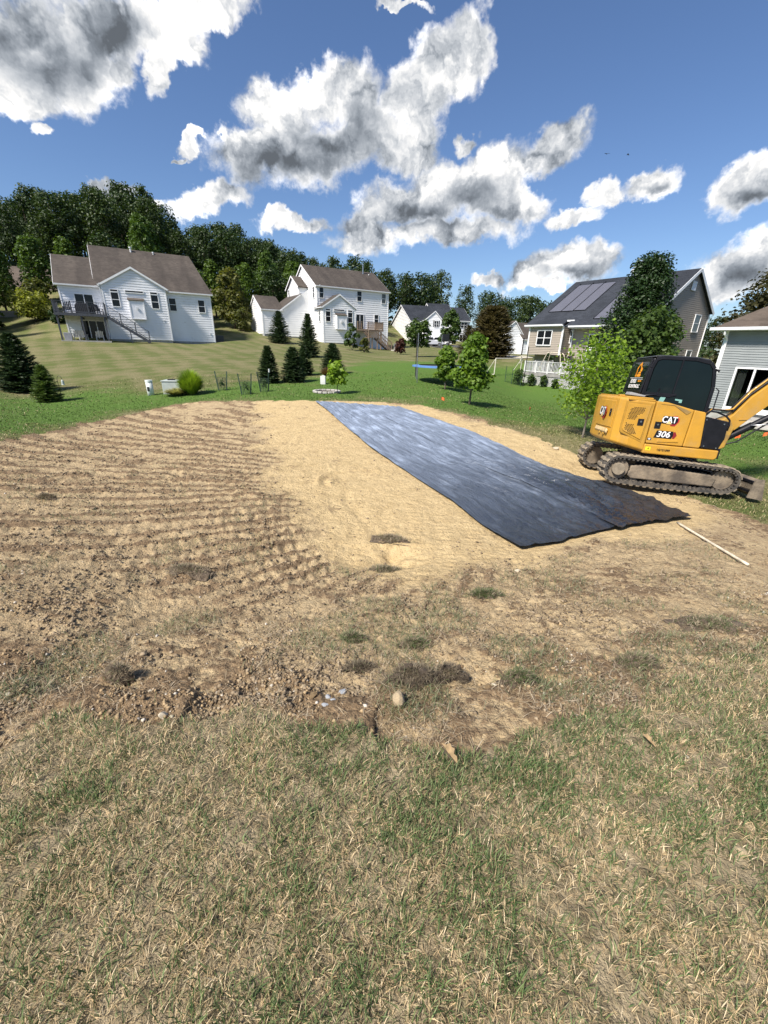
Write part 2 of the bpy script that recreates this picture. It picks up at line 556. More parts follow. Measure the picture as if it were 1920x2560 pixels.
for az in range(-75, 45, 6):
    for D in (100, 118, 150, 220):
        if az > -10 and D == 100: continue
        CTRL.append((D * math.sin(rad(az)), D * math.cos(rad(az)), hill_z(az, D)))
for az in (-60, -52):
    CTRL.append((40 * math.sin(rad(az)), 40 * math.cos(rad(az)), 2.6))
for az in (50, 70, 90):
    for D in (30, 60, 120, 220):
        CTRL.append((D * math.sin(rad(az)), D * math.cos(rad(az)), -2.0))
for az in (110, 150, 180, 220, 260):
    for D in (15, 40, 120):
        CTRL.append((D * math.sin(rad(az)), D * math.cos(rad(az)), 0.3))
CTRL = np.array(CTRL)


def warpxy(X, Y):
    r = np.hypot(X, Y) + 1e-9
    s = np.log1p(r / 3.0) * 10
    return np.stack([X / r * s, Y / r * s], -1)


_cp = warpxy(CTRL[:, 0], CTRL[:, 1])
_c = 1.2


def _phi(d2): return np.sqrt(d2 + _c * _c)


_A = _phi(((_cp[:, None] - _cp[None]) ** 2).sum(-1)) - np.eye(len(_cp)) * 0.10
_mean = CTRL[:, 2].mean()
_w = np.linalg.solve(_A, CTRL[:, 2] - _mean)


def gz(X, Y):
    X = np.asarray(X, float); Y = np.asarray(Y, float)
    shp = X.shape
    q = warpxy(X.ravel(), Y.ravel())
    out = np.empty(len(q))
    for i in range(0, len(q), 20000):
        d2 = ((q[i:i + 20000, None] - _cp[None]) ** 2).sum(-1)
        out[i:i + 20000] = _phi(d2) @ _w
    return out.reshape(shp) + _mean


def g1(x, y): return float(gz(np.array([x]), np.array([y]))[0])


def gp(px, py, tmax=160.0):
    """where a sight line meets the ground"""
    r = ray(px, py)
    ts = np.geomspace(1.2, tmax, 260)
    P = np.array([0, 0, CAM_H]) + ts[:, None] * r
    d = P[:, 2] - gz(P[:, 0], P[:, 1])
    k = np.where(d < 0)[0]
    if len(k) == 0: k = [int(np.argmin(d))]
    k = max(int(k[0]), 1)
    f = d[k - 1] / (d[k - 1] - d[k] + 1e-12)
    t = ts[k - 1] + (ts[k] - ts[k - 1]) * min(max(f, 0), 1)
    p = np.array([0, 0, CAM_H]) + t * r
    return Vector((p[0], p[1], g1(p[0], p[1])))


def proj(p):
    q = (np.asarray(p, float) - np.array([0, 0, CAM_H])) @ CM
    return 960 + CAM_F * q[0] / -q[2], 1280 - CAM_F * q[1] / -q[2]


def height_to(p, py):
    """height of an upright thing standing at p whose top is seen at row py"""
    lo, hi = 0.0, 60.0
    for _ in range(40):
        m = (lo + hi) / 2
        if proj((p[0], p[1], p[2] + m))[1] > py: lo = m
        else: hi = m
    return lo


# ---- value noise
_tab = rng.random((256, 256)).astype(np.float32)


def vn(x, y, s=0):
    x = np.asarray(x, float) + s * 17.31; y = np.asarray(y, float) + s * 9.77
    xi = np.floor(x).astype(int); yi = np.floor(y).astype(int)
    fx = x - xi; fy = y - yi
    fx = fx * fx * fx * (fx * (fx * 6 - 15) + 10); fy = fy * fy * fy * (fy * (fy * 6 - 15) + 10)
    a = _tab[xi & 255, yi & 255]; b = _tab[(xi + 1) & 255, yi & 255]
    c = _tab[xi & 255, (yi + 1) & 255]; d = _tab[(xi + 1) & 255, (yi + 1) & 255]
    return (a + (b - a) * fx) * (1 - fy) + (c + (d - c) * fx) * fy


def fbm(x, y, o=4, s=0, g=0.5):
    r = 0; a = 1; t = 0
    for i in range(o):
        r = r + a * vn(x * 2 ** i, y * 2 ** i, s + i * 3); t += a; a *= g
    return r / t


def polysd(P, X, Y):
    """signed distance to a polygon, positive inside"""
    d = np.full(X.shape, 1e9); ins = np.zeros(X.shape, bool)
    n = len(P)
    for i in range(n):
        x0, y0 = P[i]; x1, y1 = P[(i + 1) % n]
        ex, ey = x1 - x0, y1 - y0
        t = np.clip(((X - x0) * ex + (Y - y0) * ey) / (ex * ex + ey * ey + 1e-12), 0, 1)
        d = np.minimum(d, np.hypot(X - x0 - t * ex, Y - y0 - t * ey))
        c = (y0 > Y) != (y1 > Y)
        with np.errstate(divide='ignore', invalid='ignore'):
            xi = ex * (Y - y0) / (ey if ey != 0 else 1e-12) + x0
        ins ^= c & (X < xi)
    return np.where(ins, d, -d)


def gpoly(pts): return [tuple(gp(*p)[:2]) for p in pts]


SOIL = gpoly([(-250, 1900), (-100, 1890), (0, 1895), (80, 1820), (200, 1765), (350, 1800), (520, 1765), (640, 1725), (760, 1800), (850, 1790), (920, 1790), (1010, 1840), (1200, 1855), (1400, 1810), (1530, 1775), (1700, 1730), (1800, 1660), (1920, 1585), (2150, 1500),
              (2150, 1400), (1920, 1312), (1800, 1268), (1687, 1226), (1590, 1200), (1520, 1170), (1440, 1140), (1330, 1092), (1200, 1048), (1100, 1022), (1000, 1007), (790, 1002), (600, 1002), (470, 1006), (380, 1022), (200, 1062), (100, 1084), (0, 1100), (-250, 1140)])
PALE = gpoly([(640, 1004), (655, 1100), (690, 1200), (740, 1290), (790, 1370), (880, 1430), (1000, 1445), (1120, 1440), (1300, 1400), (1500, 1345), (1700, 1330), (1790, 1290), (1700, 1225), (1500, 1165), (1300, 1085), (1150, 1038), (1050, 1013), (900, 1003)])
GREEN = gpoly([(-400, 985), (0, 985), (250, 986), (450, 988), (560, 968), (700, 950), (860, 930), (930, 905), (1100, 905), (1300, 905), (1500, 935), (2000, 1020), (2600, 1100), (2600, 1160), (1920, 1170), (1700, 1150), (1500, 1080), (1350, 1060), (1180, 1038), (1050, 1005), (800, 1000), (500, 1000), (300, 1030), (0, 1075), (-400, 1120)])
PIV = gp(1250, 1230)
PIV = (PIV[0], PIV[1])


def masks(X, Y):
    R = np.hypot(X, Y)
    n1 = fbm(X * 1.3, Y * 1.3, 4, 1) - 0.5
    n2 = fbm(X * 6, Y * 6, 3, 5) - 0.5
    amp = np.clip(R / 8, 0.35, 1.0)
    ms = np.zeros(X.shape); mp = np.zeros(X.shape)
    near = R < 40
    sd = np.full(X.shape, -9.0); pd = sd.copy(); gd = sd.copy()
    sd[near] = polysd(SOIL, X[near], Y[near]); pd[near] = polysd(PALE, X[near], Y[near])
    mid = R < 90
    gd[mid] = polysd(GREEN, X[mid], Y[mid])
    ms = np.clip((sd + n1 * 0.75 * amp + n2 * 0.35 * amp) / 0.12 + 0.5, 0, 1)
    mp = np.clip((pd + n1 * 1.1 + n2 * 0.5) / 0.45 + 0.5, 0, 1)
    mg = np.clip((gd + n1 * 2.2 + (fbm(X * .3, Y * .3, 3, 8) - .5) * 5 * np.clip(R / 30, 0, 1)) / (0.6 + R * 0.06) + 0.5, 0, 1)
    return ms, mp, mg, sd, pd


def relief(X, Y, ms, mp, sd, pd):
    """windrows, cleat marks and clods of the scraped soil"""
    R = np.hypot(X, Y)
    dx, dy = PIV[0] - X, Y - PIV[1]
    th = np.arctan2(dy, np.maximum(dx, 0.3)); rr = np.hypot(dx, dy)
    wob = (fbm(X * .8, Y * .8, 4, 21, .62) - .5) * 1.6
    ph = th * 10.5 / 0.31 * 2 * PI / 2.0 + wob * 4.5
    row = np.sin(ph)
    strk = fbm(ph * .32, rr * .9, 4, 131, .6) - .5
    rid = np.clip(row, -0.35, 1) ** 2 * np.sign(row) * .7 + strk * 2.2
    cle = np.sin(rr * 2 * PI / 0.19 + np.floor(ph / (2 * PI)) * 2.1 + wob * 4)
    zone = ms * (1 - mp) * np.clip((PIV[0] + 0.3 - X) / 1.5, 0, 1) * np.clip((Y - 2.9) / 1.4, 0, 1) * (0.15 + 1.5 * vn(X * .55, Y * .55, 33))
    z = zone * (0.030 * rid + 0.016 * cle * (row < 0.3) * (row > -0.95) * (.4 + vn(X * 1.3, Y * 1.3, 140)))
    # cleat prints over the flat pale pad
    c2 = np.sin(Y * 2 * PI / 0.15 + 2.5 * vn(X * 1.5, Y * 1.5, 40)) * (0.5 + 0.5 * np.sin(X * 2 * PI / 0.42 + 3 * vn(Y * .4, X * .4, 44)))
    z += mp * ms * (0.035 * (fbm(X * 2.2, Y * 3.0, 4, 151, .6) - .5) + 0.018 * (fbm(X * 11, Y * 11, 3, 161, .6) - .5)) + mp * ms * 0.014 * c2 * (0.4 + vn(X * .9, Y * .9, 3))
    cl = fbm(X * 3.1, Y * 3.1, 5, 51, 0.6) - 0.5
    cl2 = np.abs(fbm(X * 7, Y * 7, 4, 61, 0.6) - 0.5)
    rough_zone = ms * (1 - 0.8 * mp)
    cl3 = fbm(X * 19, Y * 19, 3, 71, 0.6) - .5
    z += rough_zone * (0.085 * cl + 0.07 * cl2 + 0.05 * cl3 * np.clip((12 - R) / 8, 0, 1)) * (0.6 + 0.8 * vn(X * .7, Y * .7, 9))
    # torn edge of turf: small step down from lawn into soil
    z += ms * -0.035 + 0.03 * np.exp(-(sd / 0.22) ** 2) * (vn(X * 2, Y * 2, 70) > 0.35)
    z += (1 - ms) * 0.035 * (fbm(X * 2.2, Y * 2.2, 4, 80) - 0.5) * np.clip(1.5 - R / 30, 0, 1)
    # ragged bank in front
    bank = np.exp(-((Y - 1.75 - 0.25 * vn(X * 1.2, 0 * X, 90)) / 0.42) ** 2) * ms
    z += bank * (0.11 * (fbm(X * 4, Y * 4, 4, 95) - .45))
    # hollow dug into the pad
    h = HOL
    z -= 0.13 * np.exp(-(((X - h[0]) / 0.50) ** 2 + ((Y - h[1]) / 0.30) ** 2)) * mp * (.5 + vn(X * 5, Y * 5, 172))
    z += 0.05 * np.exp(-(((X - h[0] - .1) / 0.6) ** 2 + ((Y - h[1] - .48) / 0.10) ** 2)) * mp * (.4 + vn(X * 7, Y * 7, 171))
    # curved bucket scuffs and a wheel rut on the pad
    c = SCUF; q = np.hypot((X - c[0]) / .95, (Y - c[1]) / 1.0)
    arc = (X < c[0] + .35) * (Y > c[1] - .3)
    for rad_, amp_ in ((.62, .030), (.76, -.026), (.90, .034)):
        z += amp_ * np.exp(-((q - rad_ - .03 * vn(X * 2, Y * 2, 181)) / .045) ** 2) * mp * arc
    ln = (X - h[0]) + .16 * (Y - h[1]) + .25 * np.sin(Y * 1.1)
    z -= 0.022 * np.exp(-((ln + .15) / .09) ** 2) * mp * (Y > h[1]) * (Y < h[1] + 2.6) * (.3 + vn(X * 6, Y * 6, 191))
    td = np.full(X.shape, -9.0); nr_ = R < 30; td[nr_] = polysd(TARP, X[nr_], Y[nr_])
    z = z * (1 - .85 * np.clip(td / .15 + .6, 0, 1)) - .035 * np.clip(td / .15 + .6, 0, 1)
    return z * np.clip(1.2 - R / 60, 0, 1), row, zone, bank


TARP = gpoly([(787, 1004), (926, 1120), (1029, 1187), (1128, 1251), (1205, 1312), (1269, 1352), (1302, 1373), (1441, 1345), (1580, 1318), (1733, 1295), (1632, 1252), (1516, 1212), (1430, 1190), (1330, 1153), (1182, 1082), (1098, 1052), (1000, 1018)])
HOL = gp(970, 1385)
SCUF = gp(905, 1205)


def surf(X, Y):
    ms, mp, mg, sd, pd = masks(X, Y)
    r, row, zone, _b = relief(X, Y, ms, mp, sd, pd)
    return gz(X, Y) + r


def s1(x, y): return float(surf(np.array([float(x)]), np.array([float(y)]))[0])


def build_ground():
    az = np.concatenate([np.linspace(-180, -82, 16)[:-1], np.linspace(-82, 82, 741), np.linspace(82, 180, 16)[1:]])
    rs = [0.12]
    while rs[-1] < 42: rs.append(rs[-1] * 1.0078 + 0.0008)
    while rs[-1] < 900: rs.append(rs[-1] * 1.035)
    rs = np.array(rs)
    na = len(az)
    A, Rr = np.meshgrid(np.radians(az), rs)
    X, Y = (Rr * np.sin(A)).ravel(), (Rr * np.cos(A)).ravel()
    ms, mp, mg, sd, pd = masks(X, Y)
    rel, row, zone, bank = relief(X, Y, ms, mp, sd, pd)
    Z = gz(X, Y) + rel
    V = np.stack([X, Y, Z], -1)
    nr = len(rs)
    i = np.arange(nr - 1)[:, None] * na + np.arange(na - 1)[None]
    F = np.stack([i, i + na, i + na + 1, i + 1], -1).reshape(-1, 4)
    soilf = ms[F].mean(1) > 0.5
    # darkness of the top soil: organic crumbs on the ridges, pale subsoil between
    org = np.clip(0.5 + rel / 0.04 + 0.75 * zone * np.clip(row, -1, 1) + 0.7 * bank + 0.12 + 0.9 * (fbm(X * 1.1, Y * 1.1, 4, 101) - 0.5) * 2, 0, 1)
    for nm, sel, m in (('bare_soil', soilf, M_soil), ('lawn', ~soilf, M_lawn)):
        ff = F[sel]
        u, inv = np.unique(ff, return_inverse=True)
        o = fastmesh(nm, V[u], [inv.reshape(-1, 4)], m, None, True,
                     {'soil': ms[u], 'pale': mp[u], 'green': mg[u], 'org': org[u]})
        o['kind'] = 'structure'
        o['label'] = {'bare_soil': 'scraped tan and brown soil with rows of track marks', 'lawn': 'mown lawn, green by the soil and dry brown on the slope'}[nm]


def groundmat(name, soil):
    m = bpy.data.materials.new(name); m.use_nodes = True
    N = NT(m.node_tree); N.n.clear()
    A = lambda k: N.new('ShaderNodeAttribute', attribute_name=k).outputs['Fac']
    v = N.new('ShaderNodeTexCoord').outputs['Object']
    n1 = N.noise(v, 1.6, 6, 0.62); n2 = N.noise(v, 14, 6, 0.65); n3 = N.noise(v, 70, 4, 0.6); n4 = N.noise(v, 5, 6, 0.7)
    # soil
    pale = N.mix(N.ramp(n4, 0.3, 0.72), (0.60, 0.455, 0.245), (0.46, 0.34, 0.175))
    pale = N.mix(N.math('MULTIPLY', N.ramp(n2, 0.50, 0.72), 0.42), pale, (0.27, 0.19, 0.105))
    pale = N.mix(N.math('MULTIPLY', N.ramp(N.math('ADD', A('org'), N.math('MULTIPLY', n4, 0.5)), 0.80, 1.25), 0.45), pale, (0.30, 0.21, 0.12))
    brown = N.mix(N.ramp(n2, 0.32, 0.68), (0.30, 0.210, 0.122), (0.15, 0.102, 0.060))
    tan = N.mix(N.ramp(n4, 0.3, 0.7), (0.50, 0.385, 0.225), (0.34, 0.25, 0.145))
    o = N.math('ADD', A('org'), N.math('MULTIPLY', N.math('SUBTRACT', n2, 0.5), 1.5))
    o = N.math('ADD', o, N.math('MULTIPLY', N.math('SUBTRACT', n4, 0.5), 1.1))
    mixd = N.mix(N.ramp(o, 0.12, 0.55), tan, brown)
    stain = N.ramp(N.math('ADD', n1, N.math('MULTIPLY', n2, 0.35)), 0.74, 0.90)
    pale = N.mix(N.math('MULTIPLY', stain, 0.6), pale, brown)
    sc = N.mix(A('pale'), mixd, pale)
    n5 = N.noise(v, 32, 5, 0.7)
    sc = N.mix(N.math('MULTIPLY', N.ramp(n5, 0.54, 0.66), N.math('SUBTRACT', 0.62, N.math('MULTIPLY', A('pale'), 0.34))), sc, (0.115, 0.085, 0.056))
    sc = N.mix(N.math('MULTIPLY', N.ramp(n5, 0.44, 0.34), 0.35), sc, (0.55, 0.43, 0.28))
    sc = N.mix(N.math('MULTIPLY', N.ramp(n3, 0.58, 0.8), 0.35), sc, (0.5, 0.40, 0.27))
    # lawn
    gr = N.mix(N.ramp(n2, 0.3, 0.7), (0.110, 0.185, 0.036), (0.062, 0.122, 0.022))
    dry = N.mix(N.ramp(n2, 0.3, 0.7), (0.25, 0.215, 0.12), (0.125, 0.125, 0.05))
    sep = N.new('ShaderNodeSeparateXYZ'); N.put(sep.inputs[0], v)
    d1 = N.math('ADD', N.math('MULTIPLY', sep.outputs[0], 0.80), N.math('MULTIPLY', sep.outputs[1], 0.60))
    d2 = N.math('ADD', N.math('MULTIPLY', sep.outputs[0], -0.55), N.math('MULTIPLY', sep.outputs[1], 0.83))
    wv = N.math('MULTIPLY', N.noise(v, 0.12, 2), 5.0)
    st = N.math('ADD', N.math('SINE', N.math('ADD', N.math('MULTIPLY', d1, 3.4), wv)), N.math('MULTIPLY', N.math('SINE', N.math('ADD', N.math('MULTIPLY', d2, 3.7), wv)), 0.8))
    patch = N.math('ADD', N.math('ADD', N.math('MULTIPLY', N.noise(v, 0.35, 5, 0.6), 1.1), N.math('MULTIPLY', n1, 0.42)), N.math('MULTIPLY', st, 0.08))
    dry = N.mix(N.ramp(N.math('ADD', patch, N.math('MULTIPLY', n4, 0.5)), 0.80, 1.22), (0.105, 0.125, 0.038), dry)
    gr = N.mix(N.math('MULTIPLY', N.ramp(patch, 0.78, 1.1), 0.35), gr, (0.13, 0.135, 0.048))
    lc = N.mix(A('green'), dry, gr)
    geo = N.new('ShaderNodeNewGeometry').outputs['Position']
    dist = N.vmath('LENGTH', geo)
    close = N.ramp(dist, 6.0, 3.2)
    thatch = N.mix(N.ramp(n2, 0.35, 0.65), (0.34, 0.275, 0.175), (0.16, 0.13, 0.078))
    lc = N.mix(close, lc, thatch)
    sm = N.math('ADD', A('soil'), N.math('MULTIPLY', N.math('SUBTRACT', n2, 0.5), 0.9))
    col = N.mix(N.ramp(sm, 0.3, 0.7), lc, sc)
    b = N.new('ShaderNodeBsdfPrincipled'); N.put(b.inputs['Base Color'], col)
    b.inputs['Roughness'].default_value = 0.95; b.inputs['Specular IOR Level'].default_value = 0.15
    bn = N.new('ShaderNodeBump'); bn.inputs['Strength'].default_value = 1.0; bn.inputs['Distance'].default_value = 0.05
    hgt = N.math('ADD', N.math('MULTIPLY', n2, 1.0), N.math('ADD', N.math('MULTIPLY', n3, 0.35), N.math('MULTIPLY', n4, 0.8)))
    N.put(bn.inputs['Height'], hgt); N.l.new(bn.outputs[0], b.inputs['Normal'])
    ou = N.new('ShaderNodeOutputMaterial'); N.l.new(b.outputs[0], ou.inputs[0])
    return m


M_soil = groundmat('bare_soil', True)
M_lawn = groundmat('lawn_turf', False)
build_ground()

# ------------------------------------------------------------------ black plastic sheeting
def polyline(pts, n):
    P = np.array([tuple(gp(*p))[:2] for p in pts])
    L = np.concatenate([[0], np.cumsum(np.hypot(*np.diff(P, axis=0).T))])
    s = np.linspace(0, L[-1], n)
    return np.stack([np.interp(s, L, P[:, 0]), np.interp(s, L, P[:, 1])], -1)


def plasticmat():
    m = bpy.data.materials.new('black_plastic_film'); m.use_nodes = True
    N = NT(m.node_tree); N.n.clear()
    v = N.new('ShaderNodeTexCoord').outputs['Object']
    sa = N.new('ShaderNodeAttribute', attribute_name='along').outputs['Fac']
    wa = N.new('ShaderNodeAttribute', attribute_name='across').outputs['Fac']
    cv = N.new('ShaderNodeCombineXYZ'); N.put(cv.inputs[0], N.math('MULTIPLY', wa, 3.6)); N.put(cv.inputs[1], N.math('MULTIPLY', sa, 2.4))
    lon = N.noise(cv.outputs[0], 6.0, 6, 0.62, 0.4)
    crease = N.noise(v, 3.2, 5, 0.6, 1.2, typ='RIDGED_MULTIFRACTAL')
    dust_sheen = N.ramp(N.noise(v, 1.1, 6, 0.68), 0.47, 0.66)
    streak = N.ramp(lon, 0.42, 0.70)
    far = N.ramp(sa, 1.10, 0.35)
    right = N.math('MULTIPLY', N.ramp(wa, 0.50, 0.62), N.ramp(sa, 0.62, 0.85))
    amt = N.math('MULTIPLY', far, N.math('ADD', 0.46, N.math('ADD', N.math('MULTIPLY', streak, 0.34), N.math('MULTIPLY', dust_sheen, 0.14))))
    amt = N.math('ADD', amt, N.math('MULTIPLY', N.math('MULTIPLY', dust_sheen, streak), 0.14))
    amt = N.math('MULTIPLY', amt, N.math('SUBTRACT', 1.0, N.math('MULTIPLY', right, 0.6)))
    c = N.mix(amt, (0.012, 0.014, 0.019), (0.33, 0.40, 0.52))  # blue grey paints sky sheen into the film colour, together with dust
    b = N.new('ShaderNodeBsdfPrincipled'); N.put(b.inputs['Base Color'], c)
    N.put(b.inputs['Roughness'], N.math('ADD', N.math('SUBTRACT', 0.30, N.math('MULTIPLY', right, 0.12)), N.math('MULTIPLY', amt, 0.5)))
    b.inputs['Specular IOR Level'].default_value = 1.0
    bn = N.new('ShaderNodeBump'); bn.inputs['Strength'].default_value = 0.95; bn.inputs['Distance'].default_value = 0.055
    hh = N.math('ADD', N.math('MULTIPLY', lon, 1.3), N.math('ADD', N.math('MULTIPLY', crease, 0.60), N.math('MULTIPLY', N.noise(v, 16, 4, 0.6, 0.8), 0.25)))
    N.put(bn.inputs['Height'], hh); N.l.new(bn.outputs[0], b.inputs['Normal'])
    o = N.new('ShaderNodeOutputMaterial'); N.l.new(b.outputs[0], o.inputs[0])
    return m


M_film = plasticmat()
tl = polyline([(787, 1004), (926, 1120), (1029, 1187), (1128, 1251), (1205, 1312), (1269, 1352), (1302, 1373)], 300)
tr = polyline([(1000, 1018), (1098, 1052), (1182, 1082), (1330, 1153), (1430, 1190), (1516, 1212), (1632, 1252), (1733, 1295)], 300)
sheet_root = empty('plastic_sheeting', (0, 0, 0), label='long black plastic sheeting spread over the pale soil pad, grey far away with dust and painted sky sheen', cat='plastic sheeting')
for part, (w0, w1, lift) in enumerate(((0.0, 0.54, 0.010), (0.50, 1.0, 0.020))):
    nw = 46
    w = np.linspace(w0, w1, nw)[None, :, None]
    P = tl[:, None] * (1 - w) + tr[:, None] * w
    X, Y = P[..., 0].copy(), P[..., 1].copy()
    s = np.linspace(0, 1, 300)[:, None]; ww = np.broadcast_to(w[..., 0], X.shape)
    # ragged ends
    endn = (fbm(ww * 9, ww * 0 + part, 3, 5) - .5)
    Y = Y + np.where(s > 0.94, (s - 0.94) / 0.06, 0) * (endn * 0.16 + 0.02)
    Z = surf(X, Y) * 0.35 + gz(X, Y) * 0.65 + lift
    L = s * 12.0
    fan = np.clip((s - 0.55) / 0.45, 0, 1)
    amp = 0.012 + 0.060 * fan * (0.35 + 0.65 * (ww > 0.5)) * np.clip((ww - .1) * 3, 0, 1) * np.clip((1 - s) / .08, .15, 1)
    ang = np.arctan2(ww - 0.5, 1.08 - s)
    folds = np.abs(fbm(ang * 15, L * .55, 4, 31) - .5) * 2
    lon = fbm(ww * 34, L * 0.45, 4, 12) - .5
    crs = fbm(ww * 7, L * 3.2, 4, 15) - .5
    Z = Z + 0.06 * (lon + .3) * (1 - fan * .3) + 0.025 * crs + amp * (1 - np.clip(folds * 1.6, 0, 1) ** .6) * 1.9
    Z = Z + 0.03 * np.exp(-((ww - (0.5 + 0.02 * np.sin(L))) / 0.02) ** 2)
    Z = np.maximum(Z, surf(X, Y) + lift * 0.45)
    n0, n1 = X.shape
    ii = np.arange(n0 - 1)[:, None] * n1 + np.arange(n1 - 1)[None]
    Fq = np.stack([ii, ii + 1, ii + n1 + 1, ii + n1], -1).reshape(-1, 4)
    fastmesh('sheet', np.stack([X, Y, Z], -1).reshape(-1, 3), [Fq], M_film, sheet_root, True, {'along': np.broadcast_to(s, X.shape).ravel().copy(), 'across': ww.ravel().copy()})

# pipe beside the sheeting
a, b = gp(1694, 1306), gp(1870, 1412)
pts = []
for k in range(15):
    f = k / 14
    x, y = a[0] + (b[0] - a[0]) * f, a[1] + (b[1] - a[1]) * f
    pts.append((x + 0.02 * math.sin(f * PI), y, 0))
zs = [s1(p[0], p[1]) + 0.03 for p in pts]
zl = np.polyfit(range(15), zs, 2); pts = [(p[0], p[1], max(np.polyval(zl, i), zs[i] - .01)) for i, p in enumerate(pts)]
pm = MB().tube(pts, 0.017, 10)
M_pvc = pmat('cream_pvc', (0.66, 0.58, 0.44), 0.5, 0.25, 9)
o = pm.build('pipe', M_pvc, None, True)
tag(o, 'cream plastic pipe lying on the soil off the sheeting corner', 'pipe')

# ------------------------------------------------------------------ houses
def clip_s(poly, z):
    """interval of s where the convex polygon crosses height z"""
    xs = []
    n = len(poly)
    for i in range(n):
        (a, za), (b, zb) = poly[i], poly[(i + 1) % n]
        if (za - z) * (zb - z) <= 0 and za != zb:
            xs.append(a + (b - a) * (z - za) / (zb - za))
    return (min(xs), max(xs)) if len(xs) >= 2 else None


def lapwall(mb, P, u, nrm, poly, ex=0.13, proud=None):
    proud = proud or max(.018, ex * .16)
    """clapboard wall: overlapping courses, each a sloping board with a lip"""
    P, u, nrm = Vector(P), Vector(u), Vector(nrm)
    z0 = min(p[1] for p in poly); z1 = max(p[1] for p in poly)
    k = max(1, round((z1 - z0) / ex)); ex = (z1 - z0) / k
    Zv = Vector((0, 0, 1))
    for i in range(k):
        a, b = z0 + i * ex, z0 + (i + 1) * ex
        e = 1e-4
        ia, ib = clip_s(poly, a + e), clip_s(poly, b - e)
        if ia is None or ib is None: continue
        pa = P + nrm * proud; pb = P + nrm * (proud * .55)
        g0 = ex * .20
        mb.add([P + nrm * .001 + u * ia[0] + Zv * a, P + nrm * .001 + u * ia[1] + Zv * a, P + nrm * .001 + u * ia[1] + Zv * (a + g0), P + nrm * .001 + u * ia[0] + Zv * (a + g0)], [(0, 1, 2, 3)])
        a = a + g0
        q = [pa + u * ia[0] + Zv * a, pa + u * ia[1] + Zv * a, pb + u * ib[1] + Zv * b, pb + u * ib[0] + Zv * b]
        mb.add(q, [(0, 1, 2, 3)])
        mb.add([P + u * ia[0] + Zv * a, P + u * ia[1] + Zv * a, q[1], q[0]], [(0, 1, 2, 3)])


def laproof(mb, q, ex=0.16, proud=0.012):
    """courses of shingles on the quad q: eave-left, eave-right, ridge-right, ridge-left"""
    q = [Vector(p) for p in q]
    n = (q[1] - q[0]).cross(q[3] - q[0]).normalized()
    if n.z < 0: n = -n
    k = max(1, round(((q[3] - q[0]).length + (q[2] - q[1]).length) / 2 / ex))
    for i in range(k):
        f, g = i / k, (i + 1) / k
        A, B = q[0].lerp(q[3], f), q[1].lerp(q[2], f)
        D, Cc = q[0].lerp(q[3], g), q[1].lerp(q[2], g)
        mb.add([A + n * proud, B + n * proud, Cc + n * .002, D + n * .002, A, B], [(0, 1, 2, 3), (4, 5, 1, 0)])


